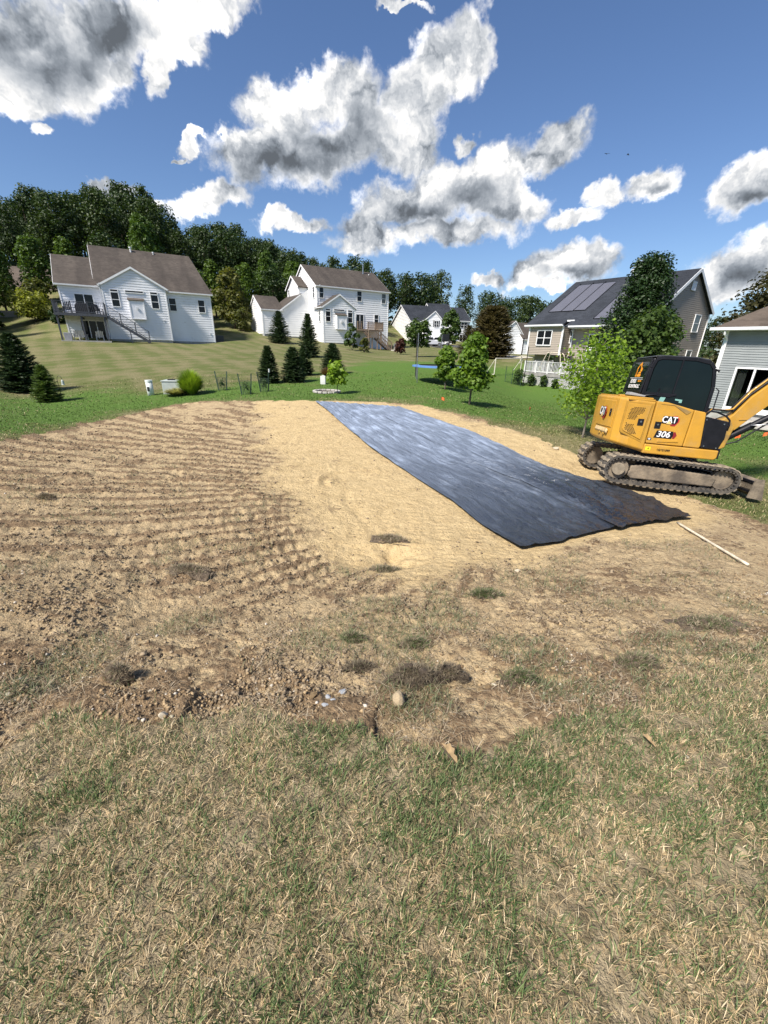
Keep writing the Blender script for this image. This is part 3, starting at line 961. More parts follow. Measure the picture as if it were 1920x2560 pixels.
class House:
    def __init__(s, name, F, label, sid, roof, ex=0.14, cat='house'):
        s.root = empty(name, F.O, F.yaw, label, cat)
        s.wall, s.roof, s.trim, s.gut, s.found = MB(), MB(), MB(), Pieces(), MB()
        s.sid, s.rm, s.ex = sid, roof, ex

    def box_walls(s, x0, x1, y0, y1, zb, ze, lap=('f', 'l', 'r')):
        w = s.wall
        if 'f' in lap: lapwall(w, (x0, y0, 0), (1, 0, 0), (0, -1, 0), [(0, zb), (x1 - x0, zb), (x1 - x0, ze), (0, ze)], s.ex)
        if 'l' in lap: lapwall(w, (x0, y0, 0), (0, 1, 0), (-1, 0, 0), [(0, zb), (y1 - y0, zb), (y1 - y0, ze), (0, ze)], s.ex)
        if 'r' in lap: lapwall(w, (x1, y0, 0), (0, 1, 0), (1, 0, 0), [(0, zb), (y1 - y0, zb), (y1 - y0, ze), (0, ze)], s.ex)
        w.box(x0 + .002, x1 - .002, y0 + .002, y1, zb, ze)

    def gable_x(s, x0, x1, y0, y1, zb, ze, yr, zr, ov=0.3, zback=None, left=True, right=True, rx0=None, rx1=None, gutter=True, lap=True, fb=None):
        """block whose ridge runs along x"""
        zk = ze if zback is None else zback
        s.box_walls(x0, x1, y0, y1, zb, min(ze, zk))
        for x, nx, on in ((x0, -1, left), (x1, 1, right)):
            if on:
                poly = [(0, zb), (y1 - y0, zb), (y1 - y0, zk), (yr - y0, zr), (0, ze)]
                lapwall(s.wall, (x + nx * .016, y0, 0), (0, 1, 0), (nx, 0, 0), poly, s.ex)
        rx0 = x0 if rx0 is None else rx0; rx1 = x1 if rx1 is None else rx1
        sl = (zr - ze) / (yr - y0); sb = (zr - zk) / (y1 - yr)
        a = (x0 - ov, y0 - ov, ze - ov * sl); b = (x1 + ov, y0 - ov, ze - ov * sl)
        c = (rx1 + ov, yr, zr); d = (rx0 - ov, yr, zr)
        e = (x1 + ov, y1 + ov, zk - ov * sb); f = (x0 - ov, y1 + ov, zk - ov * sb)
        up = Vector((0, 0, .13))
        Q = lambda *p: [Vector(k) + up for k in p]
        s.roof.slab(Q(a, b, c, d), .12); s.roof.slab(Q(e, f, d, c), .12)
        laproof(s.roof, Q(a, b, c, d)); laproof(s.roof, Q(e, f, d, c))
        # attic filling so that nothing shows through under the slabs
        s.wall.prism([(y0 + .01, ze - .02), (yr, zr - .03), (y1 - .01, zk - .02)], max(x0, rx0) + .02, min(x1, rx1) - .02, 'x')
        if gutter:
            s.gut.box(x0 - ov, x1 + ov, y0 - ov - .12, y0 - ov - .005, ze - ov * sl + .0, ze - ov * sl + .13)
            s.trim.box(x0 - ov + .02, x1 + ov - .02, y0 - ov, y0 + .0, ze - ov * sl - .03, ze - ov * sl - .003)
        for x, on, nx in ((x0, left, -1), (x1, right, 1)):
            if on:
                X = x + nx * (ov + .004); z = Vector((0, 0, -.10))
                rx = (rx0 if nx < 0 else rx1) + nx * (ov + .004)
                A, Cc, E = Vector((X, y0 - ov, ze - ov * sl)), Vector((rx, yr, zr)), Vector((X, y1 + ov, zk - ov * sb))
                for p, q in ((A, Cc), (Cc, E)):
                    w = Vector((nx * .025, 0, 0))
                    vs = [p + z + w, q + z + w, q + up * .95 + w, p + up * .95 + w, p + z, q + z, q + up * .95, p + up * .95]
                    s.trim.add(vs, [(0, 1, 2, 3), (7, 6, 5, 4), (0, 4, 5, 1), (3, 2, 6, 7), (1, 5, 6, 2), (0, 3, 7, 4)])

    def gable_y(s, x0, x1, y0, y1, zb, ze, xr, zr, ov=0.25, ex=None, ovf=0.2, zl=None):
        """block whose gable faces the front; ridge along y"""
        z_l = ze if zl is None else zl
        poly = [(0, zb), (x1 - x0, zb), (x1 - x0, ze), (xr - x0, zr), (0, z_l)]
        s.box_walls(x0, x1, y0, y1, zb, min(ze, z_l), ('l', 'r'))
        lapwall(s.wall, (x0, y0 - .016, 0), (1, 0, 0), (0, -1, 0), poly, s.ex)
        s.wall.prism([(x0 + .01, ze - .02), (xr, zr - .03), (x1 - .01, ze - .02)], y0 + .02, y1, 'y')
        sl, sr = (zr - z_l) / (xr - x0), (zr - ze) / (x1 - xr)
        up = Vector((0, 0, .13))
        L0, L1 = Vector((x0 - ov, y0 - ovf, z_l - ov * sl)) + up, Vector((x0 - ov, y1, z_l - ov * sl)) + up
        T0, T1 = Vector((xr, y0 - ovf, zr)) + up, Vector((xr, y1, zr)) + up
        R0, R1 = Vector((x1 + ov, y0 - ovf, ze - ov * sr)) + up, Vector((x1 + ov, y1, ze - ov * sr)) + up
        s.roof.slab([L0, T0, T1, L1], .12); s.roof.slab([T0, R0, R1, T1], .12)
        laproof(s.roof, [L1, L0, T0, T1]); laproof(s.roof, [R0, R1, T1, T0])
        y = y0 - ovf - .028
        for p, q in ((L0, T0), (T0, R0)):
            p, q = p - up * .05, q - up * .05
            d = Vector((0, 0, -.20))
            vs = [(p.x, y, p.z), (q.x, y, q.z), (q.x, y, q.z + d.z), (p.x, y, p.z + d.z), (p.x, y + .024, p.z), (q.x, y + .024, q.z), (q.x, y + .024, q.z + d.z), (p.x, y + .024, p.z + d.z)]
            s.trim.add(vs, [(0, 1, 2, 3), (7, 6, 5, 4), (0, 4, 5, 1), (3, 2, 6, 7), (1, 5, 6, 2), (0, 3, 7, 4)])
        for X, k in ((x0 - ov, -1), (x1 + ov, 1)):
            zz = (z_l - ov * sl) if k < 0 else (ze - ov * sr)
            a, b = sorted((X, X + k * .11))
            s.gut.box(a, b, y0 - ovf, y1, zz + .01, zz + .12)

    def corner(s, x, y, z0, z1, w=0.12):
        s.trim.box(x - w / 2, x + w / 2, y - .045, y + .045, z0, z1)

    def spout(s, x, y, z0, z1):
        m = MB().bar((x, y, z0), (x, y, z1 - .25), .08, .07)
        m.bar((x, y, z1 - .25), (x + .02, y - .28, z1), .08, .07)
        m.build('downspout', M_gutter, s.root)

    def window(s, x0, x1, z0, z1, y, n=(0, -1, 0), mid=True, mull=0, frame=None, glass=None, fw=0.07, label=None):
        """framed window proud of the wall; n is the outward direction (front or side wall)"""
        m = MB(); f = fw; d0, d1 = .05, .105
        g = MB()
        def bx(mb, a, b, c, d, e0, e1):
            if n[1]: mb.box(a, b, y - e1, y - e0, c, d)
            elif n[0] < 0: mb.box(y - e1, y - e0, a, b, c, d)
            else: mb.box(y + e0, y + e1, a, b, c, d)
        bx(m, x0 - f, x0, z0 - f, z1 + f, d0, d1); bx(m, x1, x1 + f, z0 - f, z1 + f, d0, d1)
        bx(m, x0, x1, z0 - f, z0, d0, d1 + .02); bx(m, x0, x1, z1, z1 + f, d0, d1)
        zm = (z0 + z1) / 2
        if mid: bx(m, x0, x1, zm - .025, zm + .025, d0, d1 - .02)
        for k in range(mull):
            xm = x0 + (x1 - x0) * (k + 1) / (mull + 1)
            bx(m, xm - .035, xm + .035, z0 + .001, z1 - .001, d0, d1 - .012)
        o = m.build('window', frame or M_white, s.root)
        bx(g, x0, x1, z0, z1, d0 + .004, d0 + .016)
        g.build('pane', glass or M_glass, o)
        return o

    def done(s, foundation=None):
        for nm, mb, m in (('wall', s.wall, s.sid), ('roof', s.roof, s.rm), ('fascia', s.trim, M_white), ('foundation', s.found, M_found)):
            if mb.v: mb.build(nm, m, s.root)
        for g in s.gut.m: g.build('gutter', M_gutter, s.root)
        return s.root


def vent_pipe(h, x, y, z, H=.6, r=.06, mat=None):
    MB().tube([(x, y, z - .3), (x, y, z + H)], r, 10).tube([(x, y, z + H), (x, y, z + H + .12)], r * 1.7, 10).build('vent_pipe', mat or M_gutter, h.root)


# house one: walkout house with a raised deck
h = House('house', F1, 'white siding house with raised grey deck and stairs on the dry hillside', M_side_w, M_roof_b, .25)
R1 = h.root
h.gable_x(0, 3.5, 0, 8.0, 0.12, 5.35, 4.0, 8.25, right=False, ov=.28)
h.gable_x(3.4, 14.5, 0.01, 12, 0.12, 5.36, 6.0, 9.78, ov=.25, rx0=3.4, rx1=13.3, right=False)
hq = [(14.76, -.25, 5.3), (14.76, 12.25, 5.3), (13.55, 6.0, 9.9)]
h.roof.slab(hq, .12)
h.gable_y(3.75, 9.7, -1.2, 3.0, 0.18, 5.4, 6.72, 7.12, ov=.2)
h.found.box(0.02, 14.46, .03, 8, -1.2, .119); h.found.box(3.78, 9.67, -1.17, 0, -1.2, .179); h.found.box(3.42, 14.46, 8.0, 11.98, -1.2, .119)
h.corner(0.03, -.02, .1, 5.3); h.corner(14.47, -.0, .1, 5.3); h.corner(3.79, -1.23, .18, 5.4); h.corner(9.66, -1.23, .18, 5.4)
h.window(4.5, 5.15, 3.42, 4.7, -1.2); h.window(4.5, 5.15, 4.82, 4.98, -1.2, mid=False)
h.window(8.18, 8.84, 3.42, 4.7, -1.2); h.window(8.18, 8.84, 4.82, 4.98, -1.2, mid=False)
h.window(5.85, 7.5, 4.84, 4.98, -1.2, mid=False)
h.window(10.02, 10.68, 3.36, 4.62, 0); h.window(13.08, 13.74, 3.36, 4.62, 0)
h.window(1.25, 2.78, 2.6, 4.42, 0, mid=False, mull=1, fw=.09)
h.window(1.25, 3.3, 0.14, 1.92, 0, mid=False, mull=2, fw=.08)
h.spout(3.62, -1.22, .2, 5.45); h.spout(9.78, -.1, .2, 5.45)
fb = MB().box(6.0, 7.35, -1.75, -1.2, 2.32, 4.1)
o = fb.build('fireplace_bump_out', M_side_w, R1)
t = MB(); t.box(5.96, 6.06, -1.79, -1.76, 2.32, 4.08).box(7.29, 7.39, -1.79, -1.76, 2.32, 4.08).box(5.96, 7.39, -1.79, -1.76, 2.24, 2.319).box(6.07, 7.28, -1.79, -1.76, 4.0, 4.08)
t.build('corner_trim', M_white, o)
MB().slab([(5.9, -1.85, 4.08), (7.45, -1.85, 4.08), (7.45, -1.22, 4.34), (5.9, -1.22, 4.34)], .06).build('bump_out_roof', M_roof_b, o)
MB().box(6.58, 6.74, -1.85, -1.78, 3.2, 3.42).build('flue_cap', M_gutter, o)
for x, y, z in ((9.05, -1.2, 2.2), (11.3, 0, 2.15), (13.95, 0, 1.0)):
    MB().box(x, x + .14, y - .1, y - .02, z, z + .12).build('dryer_vent', M_gutter, R1)
MB().tube([(11.9, -.05, .4), (11.9, -.05, .65)], .03, 6).build('hose_bib', M_gutter, R1)
vent_pipe(h, 7.3, 5.6, 9.55, .45, .09); vent_pipe(h, 9.6, 5.6, 9.5, .25, .06)
h.done()
# its deck (a part of the house: it is bolted to it)
dk = MB().box(-.5, 3.85, -3.5, -.02, 2.42, 2.47)
for k in range(26):
    pass
dk = MB()
nb = 25
for k in range(nb):
    y = -3.5 + k * 3.46 / nb
    dk.box(-.45, 3.72, y, y + .125, 2.455, 2.49)
deck = dk.build('deck_floor', M_deckg, R1)
MB().box(-.47, 3.8, -3.56, -3.52, 2.24, 2.49).box(-.51, -.47, -3.56, -.03, 2.24, 2.49).box(3.73, 3.77, -3.5, -1.25, 2.24, 2.454).build('rim_board', M_deckg, deck)
for x in (-.35, 1.6, 3.55):
    MB().box(x - .07, x + .07, -3.45, -3.31, .0, 2.23).build('deck_post', M_deckg, deck)
    MB().box(x - .05, x + .05, -3.47, -.05, 2.05, 2.235).build('joist_beam', M_deckg, deck)
def rail_run(parent, a, b, posts, hgt=.95, mat=None, bal=.12, pw=.09, bw=.025, capw=.12, midgap=0.1):
    a, b = Vector(a), Vector(b)
    mat = mat or M_deckg
    d = b - a; L = d.length
    MB().bar(a + Vector((0, 0, hgt)), b + Vector((0, 0, hgt)), capw, .04).build('top_rail', mat, parent)
    MB().bar(a + Vector((0, 0, midgap)), b + Vector((0, 0, midgap)), .05, .07).build('bottom_rail', mat, parent)
    n = max(1, int(L / bal))
    for i in range(1, n):
        p = a.lerp(b, i / n)
        MB().box(p.x - bw / 2, p.x + bw / 2, p.y - bw / 2, p.y + bw / 2, p.z + midgap + .036, p.z + hgt - .021).build('baluster', mat, parent)
    for i in range(posts + 1):
        p = a.lerp(b, i / posts)
        MB().box(p.x - pw / 2, p.x + pw / 2, p.y - pw / 2, p.y + pw / 2, p.z - .2, p.z + hgt + .05).build('rail_post', mat, parent)


rail_run(deck, (-.44, -3.48, 2.495), (3.72, -3.48, 2.495), 3, 1.02, bal=.14)
rail_run(deck, (-.44, -3.4, 2.495), (-.44, -.05, 2.495), 2, 1.02, bal=.14)
# stairs down to the right
st = empty('deck_stairs', (0, 0, 0)); st.parent = R1
ns = 13
for side in (-3.5, -2.55):
    MB().bar((3.75, side, 2.33), (7.25, side, -.02), .05, .26).build('stringer', M_deckg, st)
for k in range(ns):
    f = (k + .5) / ns
    x, z = 3.78 + 3.45 * f, 2.42 - 2.35 * f
    MB().box(x - .15, x + .13, -3.47, -2.58, z, z + .04).build('tread', M_deckg, st)
for side in (-3.5,):
    A, B = Vector((3.8, side, 2.48)), Vector((7.28, side, .12))
    rail_run(st, A, B, 3, .92, bal=.13)
MB().bar((5.6, -3.4, -.2), (5.6, -3.4, 1.1), .09).build('stair_post', M_deckg, st)
M_dark = pmat('charcoal_fabric', (0.02, 0.021, 0.025), 0.8, 0.3, 5)

slab = MB().box(-.45, 3.75, -3.6, -.03, -.35, -.0).build('patio_slab', M_conc, R1)


def chair(loc, rz, mat, label, group=None, s=1.0):
    r = empty('adirondack_chair', loc, rz, label, 'chair', group)
    MB().box(-.28, .28, -.28, .22, .33, .37).build('seat', mat, r)
    m = MB()
    for k in range(5):
        x = -.24 + k * .12
        m.bar((x, .2, .33), (x * 1.15, .5, .98 - abs(k - 2) * .04), .1, .02)
    m.build('backrest', mat, r)
    for sx in (-.31, .31):
        MB().box(sx - .06, sx + .06, -.32, .32, .55, .58).build('armrest', mat, r)
        MB().box(sx - .03, sx + .03, -.3, -.22, 0, .549).build('leg', mat, r)
        MB().bar((sx, .3, 0), (sx, .25, .549), .06, .08).build('leg', mat, r)
    return r


M_plw = pmat('pale_grey_plastic', (0.52, 0.51, 0.47), 0.5, 0.1)
M_dk2 = M_dark
for (x, y, a, l) in ((.75, -1.9, 200, 'pale plastic chair nearest the grey box under the raised deck'), (1.35, -2.3, 170, 'pale plastic chair beside the middle deck post on the patio'), (2.75, -2.2, 185, 'pale plastic chair alone by the basement sliding door')):
    p = F1.w(x, y, 0.0); chair(p, rad(a) + F1.yaw, M_plw, l, 'chairs on the patio under the deck')
p = F1.w(.1, -2.6, 0)
b = MB().prism([(-.3, 0), (.3, 0), (.34, .7), (-.34, .7)], -.28, .28, 'y').build('storage_box', pmat('grey_plastic', (0.3, 0.31, 0.33), .5), None, bevel=.02)
b.location = p; b.rotation_euler = (0, 0, F1.yaw); tag(b, 'grey storage box at the left corner post of the patio', 'storage box')
for (x, y, a, l) in ((.55, -2.2, 190, 'dark chair at the left end of the raised grey deck'), (3.1, -1.6, 150, 'dark chair at the right end of the raised deck')):
    p = F1.w(x, y, 2.495); chair(p, rad(a) + F1.yaw, M_dk2, l, 'dark chairs on the raised deck')
r = empty('covered_grill', F1.w(1.75, -1.6, 2.495), F1.yaw, 'black covered grill on the raised deck before the sliding door', 'grill')
MB().prism([(-.62, 0), (.62, 0), (.60, .75), (.42, 1.0), (-.42, 1.0), (-.6, .75)], -.3, .3, 'y').build('cover', M_dark, r, bevel=.04)
MB().bar((-.7, 0, .6), (-.62, 0, .6), .03).build('handle', M_black, r)
r = empty('deck_table', F1.w(2.6, -2.2, 2.495), F1.yaw, 'small dark table with a potted plant on the raised deck', 'table')
MB().tube([(0, 0, .66), (0, 0, .7)], .42, 16).build('table_top', M_dark, r)
for k in range(4):
    a = k * PI / 2 + .5
    MB().bar((.3 * math.cos(a), .3 * math.sin(a), 0), (.26 * math.cos(a), .26 * math.sin(a), .659), .04).build('leg', M_dark, r)
p = F1.w(15.2, 1.0, .05)
r = empty('air_conditioner', p, F1.yaw, 'dark grey air conditioner beside the right wall of the deck house', 'air conditioner')
MB().box(-.42, .42, -.42, .42, .05, .85).build('casing', pmat('dark_grey_metal', (.07, .075, .085), .5), r, bevel=.03)
gm = MB()
for k in range(10): gm.box(-.4, .4, -.44, -.425, .13 + k * .07, .16 + k * .07)
gm.build('grille', M_black, r)
MB().box(-.5, .5, -.5, .5, -.1, .049).build('base', M_conc, r)

# house two
h = House('house', F2, 'white two storey house with wooden deck stairs behind the row of spruces', M_side_c, M_roof_b, .28)
R2 = h.root
h.gable_x(0, 11.6, 0, 10.6, -.6, 7.45, 5.3, 10.5, ov=.22)
h.gable_y(0.0, 5.0, -2.0, 1.0, .15, 4.72, 2.5, 6.3, ov=.25)
h.found.box(.03, 11.57, .03, 10.5, -2.5, -.601); h.found.box(.03, 4.97, -1.97, .0, -1.6, .149)
# box wing on the left gable, lean-to wing, garage
h.box_walls(-4.3, -.02, 3.2, 9.4, .85, 4.3, ('f',))
lapwall(h.wall, (-4.3, 3.18, 0), (1, 0, 0), (0, -1, 0), [(0, 4.31), (4.28, 4.31), (4.28, 7.2), (3.0, 6.35)], .14)
h.wall.prism([(-4.29, 4.31), (-.03, 4.31), (-.03, 7.19), (-1.31, 6.34)], 3.2, 9.4, 'y')
q = [(-4.5, 2.98, 4.2), (-1.2, 2.98, 6.52), (-1.2, 9.5, 6.52), (-4.5, 9.5, 4.2)]
h.roof.slab([Vector(p) + Vector((0, 0, .1)) for p in q], .12)
laproof(h.roof, [Vector(q[3]) + Vector((0, 0, .1)), Vector(q[0]) + Vector((0, 0, .1)), Vector(q[1]) + Vector((0, 0, .1)), Vector(q[2]) + Vector((0, 0, .1))])
A, B = Vector((-4.52, 2.94, 4.17)), Vector((-1.3, 2.94, 6.42)); h.trim.bar(A, B, .04, .16)
# projecting upper box with its gable to the left
lapwall(h.wall, (-1.32, 3.4, 0), (0, 1, 0), (-1, 0, 0), [(0, 6.45), (5.3, 6.45), (5.3, 7.5), (2.65, 9.0), (0, 7.5)], .14)
h.wall.box(-1.3, -.02, 3.4, 8.7, 6.44, 7.5); h.wall.prism([(3.42, 7.49), (6.05, 8.97), (8.68, 7.49)], -1.3, 0.3, 'x')
for a, b in ((3.15, 7.36), (8.95, 7.36)):
    qq = [(-1.55, a, b + .12), (0.6, a, b + .12), (0.6, 6.05, 9.12), (-1.55, 6.05, 9.12)]
    h.roof.slab(qq, .12); laproof(h.roof, qq if a < 5 else [qq[1], qq[0], qq[3], qq[2]])
    h.trim.bar((-1.58, a, b + .02), (-1.58, 6.05, 9.04), .03, .18, up=(0, 0, 1))
h.window(7.55, 8.05, 6.75, 7.38, -1.32, n=(-1, 0, 0))
h.window(.75, 1.25, 6.0, 7.35, -.0, n=(-1, 0, 0), glass=M_glass)
h.gable_x(-6.95, -4.0, 3.22, 10.1, 1.1, 4.25, 6.7, 6.15, ov=.15, right=False)
h.found.box(-6.92, -.05, 3.26, 10.0, -.6, .849); h.found.box(-6.93, -4.02, 3.25, 10.0, .851, 1.099)
h.corner(-6.92, 3.2, .85, 4.2); h.corner(.03, -.03, 5.2, 7.4); h.corner(11.56, -.03, -.6, 7.4); h.corner(.04, -2.03, .15, 4.7); h.corner(4.96, -2.03, .15, 4.7)
h.spout(.35, -.06, 5.6, 7.5); h.spout(-.06, -1.9, .2, 4.8); h.spout(-4.2, 3.1, .9, 4.3)
h.window(.28, .95, 5.98, 7.24, 0); h.window(6.25, 6.95, 5.95, 7.2, 0); h.window(10.4, 11.08, 5.9, 7.15, 0, glass=M_glass2)
h.window(9.18, 9.86, 3.1, 4.25, 0); h.window(6.1, 7.3, 2.15, 4.15, 0, mid=False, mull=1, fw=.09)
for a in (.38, 3.76):
    h.window(a, a + .68, 2.93, 4.15, -2.02); h.window(a, a + .68, 4.27, 4.45, -2.02, mid=False)
h.window(1.62, 3.2, 4.32, 4.48, -2.02, mid=False); h.window(-1.2, -.65, 2.95, 4.4, 0.0, n=(-1, 0, 0), glass=M_glass2)
o = MB().box(1.85, 3.25, -2.6, -2.0, 2.0, 3.75).build('fireplace_bump_out', M_side_c, R2)
MB().box(1.8, 1.9, -2.64, -2.61, 2.0, 3.75).box(3.2, 3.3, -2.64, -2.61, 2.0, 3.75).box(1.8, 3.3, -2.64, -2.61, 1.93, 1.999).build('corner_trim', M_white, o)
MB().slab([(1.75, -2.72, 3.76), (3.35, -2.72, 3.76), (3.35, -2.03, 4.05), (1.75, -2.03, 4.05)], .06).build('bump_out_roof', M_roof_b, o)
MB().box(2.4, 2.65, -2.72, -2.62, 2.8, 3.1).build('flue_cap', M_gutter, o)
vent_pipe(h, 9.6, 4.6, 10.1, 1.3, .1, M_steel); vent_pipe(h, 10.5, 4.3, 9.8, .3, .06)
h.done()
# wooden deck with landing and stairs
dk = MB()
for k in range(18):
    y = -2.5 + k * 2.46 / 18
    dk.box(4.9 if y > -2.0 and False else 5.05, 9.35, y, y + .125, 2.1, 2.14)
deck = dk.build('wooden_deck', M_wood, R2)
MB().box(5.03, 9.37, -2.56, -2.52, 1.9, 2.14).build('rim_board', M_wood, deck)
rail_run(deck, (5.05, -2.5, 2.14), (5.75, -2.5, 2.14), 1, .95, M_wood, bal=.10, bw=.04)
rail_run(deck, (6.75, -2.5, 2.14), (9.3, -2.5, 2.14), 2, .95, M_wood, bal=.10, bw=.04)
rail_run(deck, (9.3, -2.4, 2.14), (9.3, -.1, 2.14), 1, .95, M_wood, bal=.12, bw=.04)
for x in (6.7, 9.1):
    MB().box(x - .07, x + .07, -2.4, -2.26, -1.2, 1.89).build('deck_post', M_wood, deck)
MB().box(5.95, 7.6, -4.3, -3.0, 1.0, 1.06).build('landing', M_wood, deck)
rail_run(deck, (5.98, -4.25, 1.07), (7.5, -4.25, 1.07), 1, .95, M_wood, bal=.10, bw=.04)
for x in (6.1, 6.6, 7.45):
    MB().box(x - .06, x + .06, -4.2, -4.08, -1.2, .99).build('deck_post', M_wood, deck)
for y in (-2.5, -3.2):
    MB().bar((5.85, y, 2.0), (6.9, y, 1.05), .05, .22).build('stringer', M_wood, deck)
for y in (-4.25, -3.1):
    MB().bar((7.5, y, .95), (9.9, y, -.75), .05, .28).build('stringer', M_wood, deck)
    MB().bar((7.5, y, 1.98), (9.85, y, .35), .06, .1).build('top_rail', M_wood, deck)
    for k in range(10):
        f = (k + .5) / 10
        x = 7.5 + 2.35 * f; z = 1.0 - 1.68 * f
        MB().box(x - .02, x + .02, y - .02, y + .02, z, z + .93).build('baluster', M_wood, deck)
    MB().box(9.8, 9.9, y - .05, y + .05, -.9, .45).build('rail_post', M_wood, deck)
for k in range(9):
    f = (k + .5) / 9
    x = 7.55 + 2.3 * f; z = .93 - 1.62 * f
    MB().box(x - .15, x + .13, -4.2, -3.15, z, z + .04).build('tread', M_wood, deck)

# house three, far, dark roof
h = House('house', F3, 'far white house with charcoal roof and black shutters behind young trees', M_side_c, M_roof_k, .3)
R3 = h.root
h.gable_x(-4.6, 0, 0, 10, 0, 5.3, 4.8, 8.3, ov=.25, left=False)
h.gable_x(-9.0, -4.0, -.8, 10.4, 0, 5.3, 4.8, 8.9, ov=.25)
h.gable_x(-15.6, -8.8, -4.0, 12, 0, 4.6, 3.6, 8.2, ov=.3, right=False)
h.gable_y(-12.9, -8.9, -5.0, -.5, 0, 4.9, -10.7, 6.6, ov=.25)
h.window(-10.7, -9.85, 3.55, 4.75, -5.02, mull=1, fw=.06); h.window(-2.2, -.7, 3.8, 4.95, 0, mull=1); h.window(-4.2, -3.3, 3.8, 4.95, 0, mull=1)
for a, z in ((-10.98, -5.05), (-9.75, -5.05), (-2.55, -.03), (-.6, -.03), (-3.2, -.03)):
    MB().box(a, a + .22, z - .05, z - .01, 3.6, 4.85).build('shutter', M_black, R3)
h.window(-2.3, -.8, .9, 2.3, 0, mull=1)
d = MB().box(-12.4, -9.4, -5.07, -5.02, 0, 2.3).build('garage_door', M_white, R3)
MB().box(-6.6, -5.7, -.9, -.83, .1, 2.2).build('front_door', M_black, R3)
MB().slab([(-7.4, -1.7, 2.5), (-4.8, -1.7, 2.5), (-4.8, -.82, 2.9), (-7.4, -.82, 2.9)], .1).build('porch_roof', M_roof_k, R3)
for x in (-7.2, -5.0): MB().box(x - .07, x + .07, -1.65, -1.5, -.3, 2.38).build('porch_column', M_white, R3)
h.done()

# house four, white gable with brown roofs
h = House('house', F4, 'far white gabled house with brown roof left of the taupe house', M_side_c, M_roof_b, .3)
R4 = h.root
h.gable_y(-2.4, 1.8, 1.0, 10, 0.3, 3.3, -.9, 6.3, ov=.2, zl=5.2)
h.gable_x(0.6, 9, -.2, 8, .3, 3.1, 4.0, 6.2, ov=.2)
h.found.box(-2.35, 9, .1, 9.9, -1.6, .299)
MB().box(-1.6, -.8, .9, .98, .3, 2.1).build('side_door', M_white, R4)
h.done()
MB_ = MB().box(-3.4, -2.42, 1.2, 5, -.2, .9).build('brick_wall', M_brick, R4)

# partly hidden neighbours on the left
def simple_house(O, yaw, label, w, d, ze, zr, sid, roof):
    F = Frame(O, yaw)
    h = House('house', F, label, sid, roof, .25)
    h.gable_x(0, w, 0, d, -.8, ze, d / 2, zr, ov=.3)
    return h, F


p = at(88, 790, 62)
h, F7 = simple_house((p[0] - 2.5, p[1], p[2] - 1.0), 31, 'distant house with weathered brown roof behind the yellow green tree', 12, 9, 4.6, 8.0, M_side_w, M_roof_n)
h.window(1, 2, 2.4, 3.6, 0); h.window(4, 5, 2.4, 3.6, 0)
h.done()
p = at(545, 842, 74)
h, F8 = simple_house((p[0] - 5, p[1] + 1.0, p[2]), 10, 'distant white house with porch seen between the two white houses', 9.5, 8, 5.6, 8.6, M_side_c, M_roof_b)
for a in (2.6, 4.6, 6.6): h.window(a, a + .9, 3.6, 4.9, 0); MB().box(a - .35, a - .1, -.07, -.03, 3.5, 5.0).build('shutter', M_black, h.root)
MB().slab([(1.5, -2.2, 2.8), (9.6, -2.2, 2.8), (9.6, -.05, 3.4), (1.5, -.05, 3.4)], .12).build('porch_roof', M_roof_b, h.root)
for a in (1.8, 4.4, 7.0, 9.3): MB().box(a - .1, a + .1, -2.1, -1.9, -.6, 2.66).build('porch_column', M_white, h.root)
MB().box(5.3, 6.3, -.07, -.03, 0, 2.1).build('front_door', M_black, h.root)
h.window(2.6, 3.6, .8, 2.2, 0)
h.done()

# house five: taupe, solar roof
h = House('house', F5, 'taupe siding house with solar panels on its charcoal roof', M_side_t, M_roof_k, .145)
R5 = h.root
h.box_walls(0.05, 3.55, 0, 3, .97, 3.45); h.corner(.08, -.03, .97, 3.4); h.corner(3.52, -.03, .97, 3.4)
h.box_walls(3.56, 5.2, 1.2, 3, -1.4, 3.8, ('f',))
h.box_walls(4.12, 10.2, .6, 3, -1.4, 3.15, ('f', 'l')); h.corner(4.15, .57, -.4, 3.1)
h.box_walls(.1, 3.55, 1.2, 3, -1.4, .96, ('f', 'l'))
# main block under the long slope
SL, EZ = 0.6155, 3.648
rz = lambda y: EZ + SL * y
lapwall(h.wall, (10.2, .6, 0), (0, 1, 0), (1, 0, 0), [(0, -1.4), (10.3, -1.4), (10.3, 4.75), (5.9, 7.45), (0, 3.9)], .145)
lapwall(h.wall, (0.1, 1.2, 0), (0, 1, 0), (-1, 0, 0), [(0, .4), (9.7, .4), (9.7, 4.75), (5.3, 7.45), (0, 4.2)], .145)
h.wall.prism([(.7, -1.4), (10.9, -1.4), (10.9, 4.7), (6.5, rz(6.5) - .06), (.7, rz(.7) - .06)], 4.2, 10.19, 'x')
h.wall.prism([(1.25, -1.4), (10.9, -1.4), (10.9, 4.7), (6.5, rz(6.5) - .06), (1.25, rz(1.25) - .06)], .12, 4.2, 'x')
def slope(x0, x1, y0, y1=6.5):
    return [(x0, y0, rz(y0)), (x1, y0, rz(y0)), (x1, y1, rz(y1)), (x0, y1, rz(y1))]


for x0, x1, y0 in ((-.32, 3.62, -.3), (3.62, 4.0, .25), (4.0, 10.45, -.55)):
    qq = slope(x0, x1, y0); h.roof.slab(qq, .12); laproof(h.roof, qq, .16)
